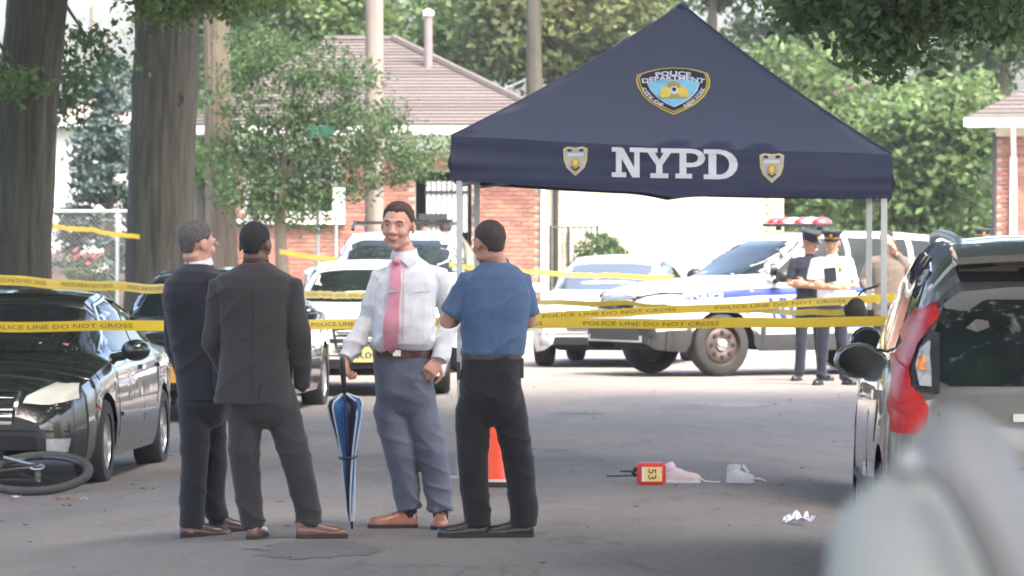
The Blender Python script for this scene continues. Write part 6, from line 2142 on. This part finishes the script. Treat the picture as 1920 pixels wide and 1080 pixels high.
# frame
for i, c in enumerate(cor):
    leg = MB()
    gz = ground(PA.x + c.x, PA.y + c.y)
    inx = (cor[(i + 2) % 4] - c).normalized() * 0.075
    leg.box((c.x + inx.x, c.y + inx.y, (ZT[i] - .04 + 1.05) / 2), (.042, .042, ZT[i] - .04 - 1.05))
    lo = leg.build('leg', M_ALU, tent, False)
    e = MB(); e.box((c.x + inx.x, c.y + inx.y, (1.12 + gz) / 2), (.032, .032, 1.12 - gz)); e.build('leg_extension', M_STEEL, lo, False)
    e = MB(); e.box((c.x + inx.x, c.y + inx.y, gz + .006), (.12, .12, .012)); e.build('foot_plate', M_STEEL, lo, False)
    e = MB(); e.box((c.x + inx.x, c.y + inx.y, 1.09), (.06, .06, .07)); e.build('slider', M_BLACK, lo, False)
    a, b = c, cor[(i + 1) % 4]
    for f0 in (0, .5):
        for z0, z1 in ((2.10, 1.90), (1.90, 2.10)):
            q0, q1 = a.lerp(b, f0 + .02), a.lerp(b, f0 + .48)
            ins = (cor[(i + 2) % 4] + cor[(i + 3) % 4] - a - b).normalized() * .05
            dz = lerp(ZT[i], ZT[(i + 1) % 4], f0 + .25) - 2.30 + .10
            e = MB(); e.tube([Vector((q0.x, q0.y, z0 + dz)) + ins, Vector((q1.x, q1.y, z1 + dz)) + ins], .012, 6); e.build('truss_bar', M_ALU, tent)
e = MB(); e.tube([Vector((apex.x, apex.y, 2.0)), apex - Vector((0, 0, .05))], .018, 8); e.build('centre_pole', M_ALU, tent)

# dark bag on the tent's right leg
p = at(1604, 581, 36.0)
t = thing('hanging_bag', 'dark rounded bag hanging beside the tent\'s right leg', 'bag', p)
e = MB(); e.ellipsoid((0, 0, 0), (.08, .07, .095), nu=18, nv=12); e.v = [(v[0] * (1 + .12 * noise.noise(Vector(v) * 14)), v[1], v[2] * (1 + .1 * noise.noise(Vector(v) * 9))) for v in e.v]; e.build('pouch', mat('dark olive cloth', (0.03, 0.026, 0.02), 0.8), t)
e = MB(); e.tube([(0, 0, .08), (.06, 0, .14), (.16, 0, .17)], .008, 6); e.build('curved_band', M_BLACK, t)

# ---------------------------------------------------------------- police tape
M_TAPE = mat('yellow barrier tape', (0.72, 0.50, 0.035), 0.35, var=0.08, scale=5, transl=0.2)
M_INK = mat('black tape print', (0.085, 0.062, 0.015), 0.6, rgb2=(0.22, 0.155, 0.025), scale=18)


def tape(label, pts, width=.075, letters=True, sag=0.02, tilt=0.1, seed=0, phase=0.0):
    pts = [at(*p) for p in pts]
    o = pts[0].copy()
    segs = [(b - a).length for a, b in zip(pts, pts[1:])]
    tot = sum(segs)

    def pos(d):
        d = max(0, min(tot, d)); q = d
        for (a, b), L in zip(zip(pts, pts[1:]), segs):
            if q <= L + 1e-9:
                p = a.lerp(b, q / L)
                return p - Vector((0, 0, sag * 4 * (q / L) * (1 - q / L))), (b - a).normalized()
            q -= L
        return pts[-1], (pts[-1] - pts[-2]).normalized()

    def frame(d):
        p, t = pos(d)
        side = Vector((t.y, -t.x, 0)).normalized()
        if side.y > 0:
            side = -side
        ang = tilt * math.sin(d * 1.1 + seed) + .25 * noise.noise(Vector((d * .7, seed, 0)))
        up = Vector((0, 0, 1)) * math.cos(ang) + side * math.sin(ang)
        nrm = up.cross(t)
        if nrm.y > 0:
            nrm = -nrm
        wob = Vector((0, 0, .010 * noise.noise(Vector((d * 1.7, 3 + seed, 1)))))
        return p + wob - o, up, nrm
    n = max(12, int(tot / .08))
    f_, b_ = [], []
    for k in range(n + 1):
        p, up, nr = frame(tot * k / n)
        f_.append([p - up * width / 2, p + nr * .002, p + up * width / 2])
    e = MB(); e.loft(f_, closed=False, cap=False)
    t = e.build('barrier_tape', M_TAPE, None, True, 0)
    t.location = o
    tag(t, label, 'tape')
    if letters:
        e = MB()
        d = phase
        txt = 'POLICE LINE DO NOT CROSS'
        while d + 1.0 < tot:
            def fn(u, v, d0=d + .5):
                p, up, nr = frame(d0 + u)
                return p + up * v + nr * .0045
            put_text(e, txt, fn, .94, width * .40, bold=.005)
            d += 1.22
        if e.v:
            stuff(e.build('lettering', M_INK, t, False))
    return t


tape('lower near tape strung across the whole street, over the black sedan\'s windscreen', [(-60, 611, 33.0), (318, 610, 33.3), (700, 606, 34.6), (846, 604, 35.4), (1250, 606, 35.4), (1668, 602, 35.4)], .068, seed=1, phase=.1, sag=.006)
tape('upper tape at the left, above the black sedan\'s roof', [(-60, 520, 34.0), (320, 541, 37.5), (690, 554, 52), (868, 560, 56)], .068, seed=2, phase=.35, sag=.01)
tape('slanting tape rising from the blue polo man to the right of the tent', [(848, 601, 35.6), (1200, 584, 35.7), (1640, 560, 36.0), (1760, 552, 36.4)], .058, seed=3, phase=.6, tilt=.4, sag=.004)
tape('slack pale tape across the police SUV\'s front wing', [(862, 556, 45), (1180, 569, 42), (1420, 581, 39), (1625, 581, 36.2)], .045, letters=False, seed=4, tilt=.5)
tape('far tape crossing in front of the white nose-on sedan\'s windscreen', [(842, 496, 52), (1000, 509, 56), (1160, 516, 62), (1262, 519, 64)], .055, letters=False, seed=5)
tape('far tape tied from the small corner tree towards the white cars', [(524, 471, 80.4), (640, 487, 72), (760, 492, 70)], .075, letters=False, seed=6)
tape('far tape strung between the two thick trunks before the wire fence', [(70, 418, 58), (170, 430, 64), (262, 443, 67.1)], .06, letters=False, seed=7)

# ---------------------------------------------------------------- things on the road
# umbrella
M_UB = mat('blue umbrella nylon', (0.025, 0.12, 0.32), 0.4, var=0.15)
M_UN = mat('navy umbrella nylon', (0.012, 0.018, 0.05), 0.4, var=0.15)
M_UW = mat('white umbrella nylon', (0.55, 0.58, 0.64), 0.45, var=0.08)
tip = foot(660, 992)
us = F / tip.y
hp = at(643, 694, tip.y - .12)
t = thing('umbrella', 'folded blue, navy and white umbrella standing on its tip in the smiling man\'s hand', 'umbrella', tip)
ax = (hp - tip)
L = ax.length; ax.normalize()
q = ax.to_track_quat('Z', 'Y').to_matrix()
e = MB(); e.tube([q @ Vector((0, 0, 0)), q @ Vector((0, 0, L - .05))], .006, 8); e.build('shaft', M_STEEL, t)
e = MB(); e.tube([q @ Vector((0, 0, 0)), q @ Vector((0, 0, .055))], [.006, .009], 8); e.build('ferrule', M_BLACK, t)
e = MB(); e.tube([q @ Vector((0, 0, L - .13)), q @ Vector((0, 0, L - .03)), q @ Vector((0, 0, L + .055))], [.013, .016, .017], 10, round_ends=True); e.build('handle', M_BLACK, t)
prof = [(.05, .012), (.12, .024), (.25, .034), (.36, .042), (.44, .047), (.50, .060), (.60, .084), (.70, .104), (.765, .112), (.80, .100), (.82, .05), (.835, .018)]
cols = [M_UB, M_UN, M_UB, M_UN, M_UB, M_UN, M_UB, M_UN]
for k in range(8):
    rg = []
    for z, r in prof:
        r *= .86
        tw = 2.6 * (z - .05) if z < .46 else 2.6 * .41 + .5 * (z - .46)
        row = []
        for j in range(7):
            f = j / 6
            a = 2 * math.pi * (k + f) / 8 + tw
            rr = r * (1 - .38 * math.sin(f * math.pi) ** 2 * (1 if z > .45 else .5)) * (1 + .12 * noise.noise(Vector((k * 2.1, z * 9, 0))))
            zz = z * L / .98 - (.03 * math.sin(f * math.pi) if z >= .80 else 0)
            row.append(q @ Vector((rr * math.cos(a), rr * math.sin(a), zz)))
        rg.append(row)
    e = MB(); e.loft(rg, closed=False, cap=False); e.build('canopy_panel', cols[k], t, True, 0)
    e = MB(); e.tube([r_[0] * 1.0 for r_ in rg], .0055, 5); e.build('piping', M_UW if k % 3 != 2 else M_UN, t)
e = MB(); e.tube([q @ Vector((.05 * math.cos(a), .05 * math.sin(a), .455 * L)) for a in np.linspace(0, 2 * math.pi, 17)], .008, 6); e.build('tie_band', M_UN, t)

# traffic cone
p = foot(932, 912)
t = thing('traffic_cone', 'orange traffic cone seen between the blue polo man\'s legs', 'cone', p)
M_ORANGE = mat('orange cone plastic', (0.85, 0.075, 0.02), 0.45, var=0.06)
e = MB(); e.lathe([(.135, .035), (.128, .05), (.03, .70), (.022, .715), (.001, .717)], 28); e.build('cone_body', M_ORANGE, t)
e = MB(); e.lathe([(.1365, .030), (.140, .036), (.1375, .05), (.13, .052)], 28); e.build('skirt', mat('pale scuffed edge', (0.75, 0.5, 0.4), 0.6), t)
e = MB(); e.box((0, 0, .018), (.36, .36, .034)); e.build('base', M_BLACK, t, False)

# bicycle lying at the black sedan's bumper
wc = at(70, 889, 37.35)
t = thing('bicycle', 'dark bicycle lying on its side at the black sedan\'s front bumper', 'bicycle', wc)
t.location.z = ground(wc.x, wc.y) + .145
ang = math.radians(18)
bu = Vector((-1, 0.12, 0)).normalized(); bv2 = Vector((0.12 * math.cos(ang), math.cos(ang), math.sin(ang))).normalized(); bw = bv2.cross(bu)


def bp(x, y, z=0):
    return bu * x + bv2 * y + bw * z


M_TYRE2 = mat('grey bicycle tyre', (0.055, 0.053, 0.052), 0.75, var=0.2)
M_FRAMEB = mat('dark bicycle frame', (0.03, 0.03, 0.033), 0.35, coat=0.5)
RW_ = .375
for cx, nm in ((0, 'wheel'), (1.06, 'wheel')):
    e = MB(); e.tube([bp(cx + RW_ * math.cos(a), RW_ * math.sin(a)) for a in np.linspace(0, 2 * math.pi, 41)], .033, 10); wo = e.build(nm, M_TYRE2, t)
    e = MB(); e.tube([bp(cx + (RW_ - .032) * math.cos(a), (RW_ - .032) * math.sin(a)) for a in np.linspace(0, 2 * math.pi, 41)], .012, 6); e.build('rim', M_FRAMEB, wo)
    e = MB(); e.tube([bp(cx, 0, -.06), bp(cx, 0, .07)], .02, 8); e.build('hub', M_CHROME, wo)
    for k in range(24):
        a = 2 * math.pi * k / 24
        e = MB(); e.tube([bp(cx + .02 * math.cos(a + 1.2), .02 * math.sin(a + 1.2), .025 if k % 2 else -.025), bp(cx + (RW_ - .04) * math.cos(a), (RW_ - .04) * math.sin(a))], .0012, 4); e.build('spoke', M_FRAMEB, wo)
BB, ST, HT0, HT1 = (.43, -.05), (.56, .44), (.93, .50), (.97, .38)
for nm, pa, pb, r, m in (('seat_tube', BB, ST, .016, M_FRAMEB), ('down_tube', BB, HT1, .019, M_FRAMEB), ('top_tube', ST, HT0, .016, M_FRAMEB), ('head_tube', HT0, HT1, .02, M_FRAMEB), ('seat_post', ST, (.59, .60), .013, M_CHROME)):
    e = MB(); e.tube([bp(*pa), bp(*pb)], r, 10); e.build(nm, m, t)
for z in (-.06, .06):
    e = MB(); e.tube([bp(*BB, z * .5), bp(0, 0, z)], .014, 8); e.build('chain_stay', M_CHROME if z > 0 else M_FRAMEB, t)
    e = MB(); e.tube([bp(*ST, z * .3), bp(0, 0, z)], .011, 8); e.build('seat_stay', M_STEEL if z > 0 else M_FRAMEB, t)
    e = MB(); e.tube([bp(*HT1, z * .6), bp(1.06, 0, z)], .012, 8); e.build('fork_blade', M_FRAMEB, t)
e = MB(); e.tube([bp(.43 + .095 * math.cos(a), -.05 + .095 * math.sin(a), .055) for a in np.linspace(0, 2 * math.pi, 29)], .006, 6); e.build('chainring', M_STEEL, t)
e = MB(); e.tube([bp(.05 * math.cos(a), .05 * math.sin(a), .05) for a in np.linspace(0, 2 * math.pi, 21)], .008, 6); e.build('sprocket', M_STEEL, t)
for sg in (1, -1):
    e = MB(); e.tube([bp(.43, -.05, sg * .07), bp(.43 - sg * .15, -.05 + sg * .07, sg * .09)], .011, 8); co = e.build('crank', M_CHROME, t)
    e = MB(); e.tube([bp(.43 - sg * .15, -.05 + sg * .07, sg * .09), bp(.43 - sg * .15, -.05 + sg * .07, sg * .19)], [.03, .03], 6, ratio=.4); e.build('pedal', M_BLACK, co)
e = MB(); e.ellipsoid(bp(.60, .62), (.13, .06, .03), nu=14, nv=8); e.build('saddle', M_BLACK, t)
e = MB(); e.tube([bp(.91, .56, -.3), bp(.93, .56, 0), bp(.91, .56, .3)], .013, 8); e.build('handlebar', M_FRAMEB, t)

# red container with a yellow label
p = foot(1221, 909)
t = thing('red_container', 'small red box with a yellow label and black rods beside the pink sneaker', 'box', p)
e = MB()
bmx = bmesh.new(); bmesh.ops.create_cube(bmx, size=1.0)
for v in bmx.verts:
    v.co = Vector((v.co.x * .195, v.co.y * .12, v.co.z * .148 + .075))
bmesh.ops.bevel(bmx, geom=bmx.edges[:], offset=.014, segments=3, affect='EDGES')
me = bpy.data.meshes.new('case'); bmx.to_mesh(me); bmx.free()
link('case', me, mat('red plastic', (0.62, 0.035, 0.035), 0.4, var=0.08), t, True, 40)
e = MB(); e.box((.004, -.0605, .074), (.135, .004, .098)); lb = e.build('label', mat('yellow label', (0.78, 0.58, 0.22), 0.5, var=0.12, scale=30), t, False)
e = MB(); e.box((-.056, -.0632, .074), (.016, .003, .098)); e.build('label_margin', M_PRINT, lb, False)
e = MB(); put_text(e, '53', lambda u, v: Vector((.006 + v, -.0645, .074 - u)), .07, .055, bold=.01); e.build('label_print', mat('brown print', (0.12, 0.07, 0.02), 0.6), lb, False)
for z, x1 in ((.062, -.30), (.094, -.21)):
    e = MB(); e.tube([(-.09, 0, z), (x1, .01, z - .004)], .006, 6); e.build('rod', M_BLACK, t)
e = MB(); e.tube([(-.10, 0, .06), (-.125, 0, .08), (-.10, 0, .115)], .014, 8); e.build('neck', M_BLACK, t)

# sneakers
M_SNP = mat('pale pink sneaker', (0.62, 0.50, 0.50), 0.6, var=0.08)
M_SNW = mat('pale grey sneaker', (0.50, 0.50, 0.51), 0.6, var=0.12)
p = foot(1248, 905)
t = thing('sneaker', 'pale pink sneaker lying against the red box', 'shoe', p)
shoe(t, (0, 0, 0), -.05, M_SNP, M_PRINT, .24, 'upper')
e = MB(); e.ellipsoid((.03, 0, .095), (.045, .035, .045), nu=12, nv=8); e.v = [(v[0], v[1], v[2] + .012 * noise.noise(Vector(v) * 30)) for v in e.v]; e.build('tongue', M_SNP, t)
e = MB(); e.tube([(.2, -.03, .05), (.27, -.05, .012), (.33, -.045, .008), (.37, -.06, .008)], .005, 5); e.build('loose_lace', M_PRINT, t)
p = foot(1365, 905)
t = thing('sneaker', 'grey sneaker with its tongue pulled open, between the red box and the hatchback', 'shoe', p)
shoe(t, (0, 0, 0), -.5, M_SNW, M_SNW, .20, 'upper')
e = MB(); e.ellipsoid((.045, -.01, .09), (.055, .04, .055), nu=14, nv=9); e.v = [(v[0], v[1], min(v[2], .125) + .014 * noise.noise(Vector(v) * 26)) for v in e.v]; e.build('ankle_collar', M_SNW, t)
e = MB(); e.tube([(.10, -.03, .12), (.135, -.05, .075), (.115, -.05, .05)], [.012, .010, .008], 6); e.build('tongue', M_SNW, t)
e = MB(); e.tube([(.16, -.06, .03), (.21, -.07, .032), (.26, -.07, .014)], [.010, .022, .012], 7, ratio=.4); e.build('loose_insole', M_PRINT, t)


def crumple(label, px, py, w, h, m, seed, cat='paper', nm='crumpled_paper'):
    p = foot(px, py)
    n, k = 9, 6
    vs, fs = [], []
    for j in range(k + 1):
        for i in range(n + 1):
            u, v = i / n - .5, j / k - .5
            z = .012 + h * abs(noise.noise(Vector((u * 4 + seed, v * 4, seed)))) * 1.6
            vs.append((u * w * (1 + .4 * noise.noise(Vector((v * 3, seed, 1)))), v * w * .7 * (1 + .5 * noise.noise(Vector((u * 3, seed, 2)))), z))
    for j in range(k):
        for i in range(n):
            o = j * (n + 1) + i
            if noise.noise(Vector((i * .7 + seed, j * .7, 9))) > -.25:
                fs.append((o, o + 1, o + n + 2, o + n + 1))
    e = MB(); e.add(vs, fs)
    o = e.build(nm, m, None, False)
    o.location = p
    return tag(o, label, cat)


crumple('crumpled white paper on the road near the hatchback', 1497, 984, .17, .07, M_PRINT, 2.2)
crumple('scrap of pale paper on the road under the navy-suited man\'s left', 350, 868, .05, .02, M_PRINT, 5.1)
M_LF = mat('fallen reddish leaf', (0.40, 0.12, 0.07), 0.7, var=0.3)
for i, (px, py) in enumerate(((112, 941), (130, 940), (160, 940), (30, 936))):
    crumple(['reddish leaf scrap left of the two others before the bicycle wheel', 'reddish leaf scrap in the middle before the bicycle wheel', 'pale leaf scrap at the right of the bicycle wheel', 'pale scrap at the far left under the bicycle wheel'][i], px, py, .06, .02, M_LF if i < 2 else M_SNP, 7.3 + i, 'leaf', 'fallen_leaf')
# small dark specks and twigs scattered over the road
e = MB()
for i in range(150):
    x = R.uniform(-4.5, 3.6); y = R.uniform(26, 66)
    z = ground(x, y) + .004
    r = R.uniform(.006, .022)
    a = R.uniform(0, 6.28)
    e.add([(x + r * 1.6 * math.cos(a), y + r * 1.6 * math.sin(a), z), (x - r * math.sin(a), y + r * math.cos(a), z + .006), (x - r * 1.6 * math.cos(a), y - r * 1.6 * math.sin(a), z), (x + r * math.sin(a), y - r * math.cos(a), z + .006)], [(0, 1, 2, 3)])
o = stuff(e.build('road_litter', mat('dead leaf bits', (0.10, 0.075, 0.05), 0.9, rgb2=(0.34, 0.27, 0.18), scale=3), None, False))
o['label'] = 'small dead leaf bits scattered over the road'; o['category'] = 'litter'

# covered gear on a stand close to the camera, out of focus
M_COVER = mat('pale grey cover cloth', (0.195, 0.207, 0.192), 0.55, var=0.08, scale=9, bump=0.2, bscale=40)
M_COVER2 = mat('grey cover flap', (0.135, 0.14, 0.135), 0.55, var=0.08, scale=9)
YN = 4.7
p = at(1730, 0, YN); p.z = ground(p.x, YN)
t = thing('covered_tripod', 'pale grey draped cover with a dark band, blurred and close at the lower right corner', 'cover', p)


def drape(cx, Y, rows, m, nm, seed):
    rg = []
    for py, r in rows:
        c = at(cx(py), py, Y) - p
        rr = r * Y / F
        ring = []
        for k in range(36):
            a = 2 * math.pi * k / 36
            f = 1 + .07 * noise.noise(Vector((math.cos(a) * 2 + seed, math.sin(a) * 2, py * .004))) * min(1, r / 80)
            ring.append(c + Vector((rr * f * math.cos(a), rr * f * .8 * math.sin(a), 0)))
        rg.append(ring)
    e = MB(); e.loft(list(reversed(rg)))
    return e.build(nm, m, t, True, 0, fix=True)


drape(lambda y: 1705 + (y - 868) * .02, YN, [(866, 8), (874, 26), (892, 58), (920, 96), (960, 132), (1010, 152), (1080, 166), (1200, 184), (1400, 200)], M_COVER, 'front_cover', 1.0)
drape(lambda y: 1792 + (y - 760) * .10, YN + .28, [(762, 8), (768, 28), (782, 52), (815, 82), (870, 112), (950, 142), (1080, 170), (1400, 205)], M_COVER2, 'rear_cover', 4.0)
e = MB(); e.tube([at(1722, 880, YN - .09) - p, at(1775, 893, YN - .09) - p, at(1815, 940, YN - .10) - p, at(1850, 1010, YN - .10) - p, at(1885, 1095, YN - .10) - p, at(1910, 1250, YN - .08) - p], [.006, .012, .014, .014, .014, .012], 10); e.build('curved_band', mat('dark band', (0.105, 0.107, 0.103), 0.7), t)  # dark curving band down the right of the front cover
e = MB(); e.ellipsoid(at(1703, 869, YN - .03) - p, (.012, .012, .014), nu=12, nv=8); e.build('pale_spot', mat('pale grey spot', (0.22, 0.225, 0.22), 0.6), t)  # small pale spot at the front cover's tip
for k in range(3):
    a = 2 * math.pi * k / 3 + .4
    e = MB(); e.tube([(.0, .12, 1.25), (.42 * math.cos(a), .12 + .42 * math.sin(a), .012)], [.018, .012], 8); e.build('leg', M_BLACK, t)
e = MB(); e.tube([(0, .12, 1.0), (0, .12, 1.36)], .022, 8); e.build('column', M_BLACK, t)

# ---------------------------------------------------------------- thin haze volume, added to wash out the distance
e = MB(); e.box((0, 78, 6.3), (150, 200, 15.4))
hz_ = stuff(e.build('haze', [], None, False))
hm = bpy.data.materials.new('haze'); hm.use_nodes = True
for nn in list(hm.node_tree.nodes):
    if nn.type == 'BSDF_PRINCIPLED':
        hm.node_tree.nodes.remove(nn)
pv = hm.node_tree.nodes.new('ShaderNodeVolumePrincipled')
pv.inputs['Color'].default_value = (0.95, 0.95, 0.93, 1)
pv.inputs['Density'].default_value = 0.0005
pv.inputs['Anisotropy'].default_value = 0.2
hm.node_tree.links.new(pv.outputs[0], hm.node_tree.nodes['Material Output'].inputs['Volume'])
hz_.data.materials.append(hm)
hz_['label'] = 'thin haze volume added to wash out the far street'
hz_['category'] = 'haze'
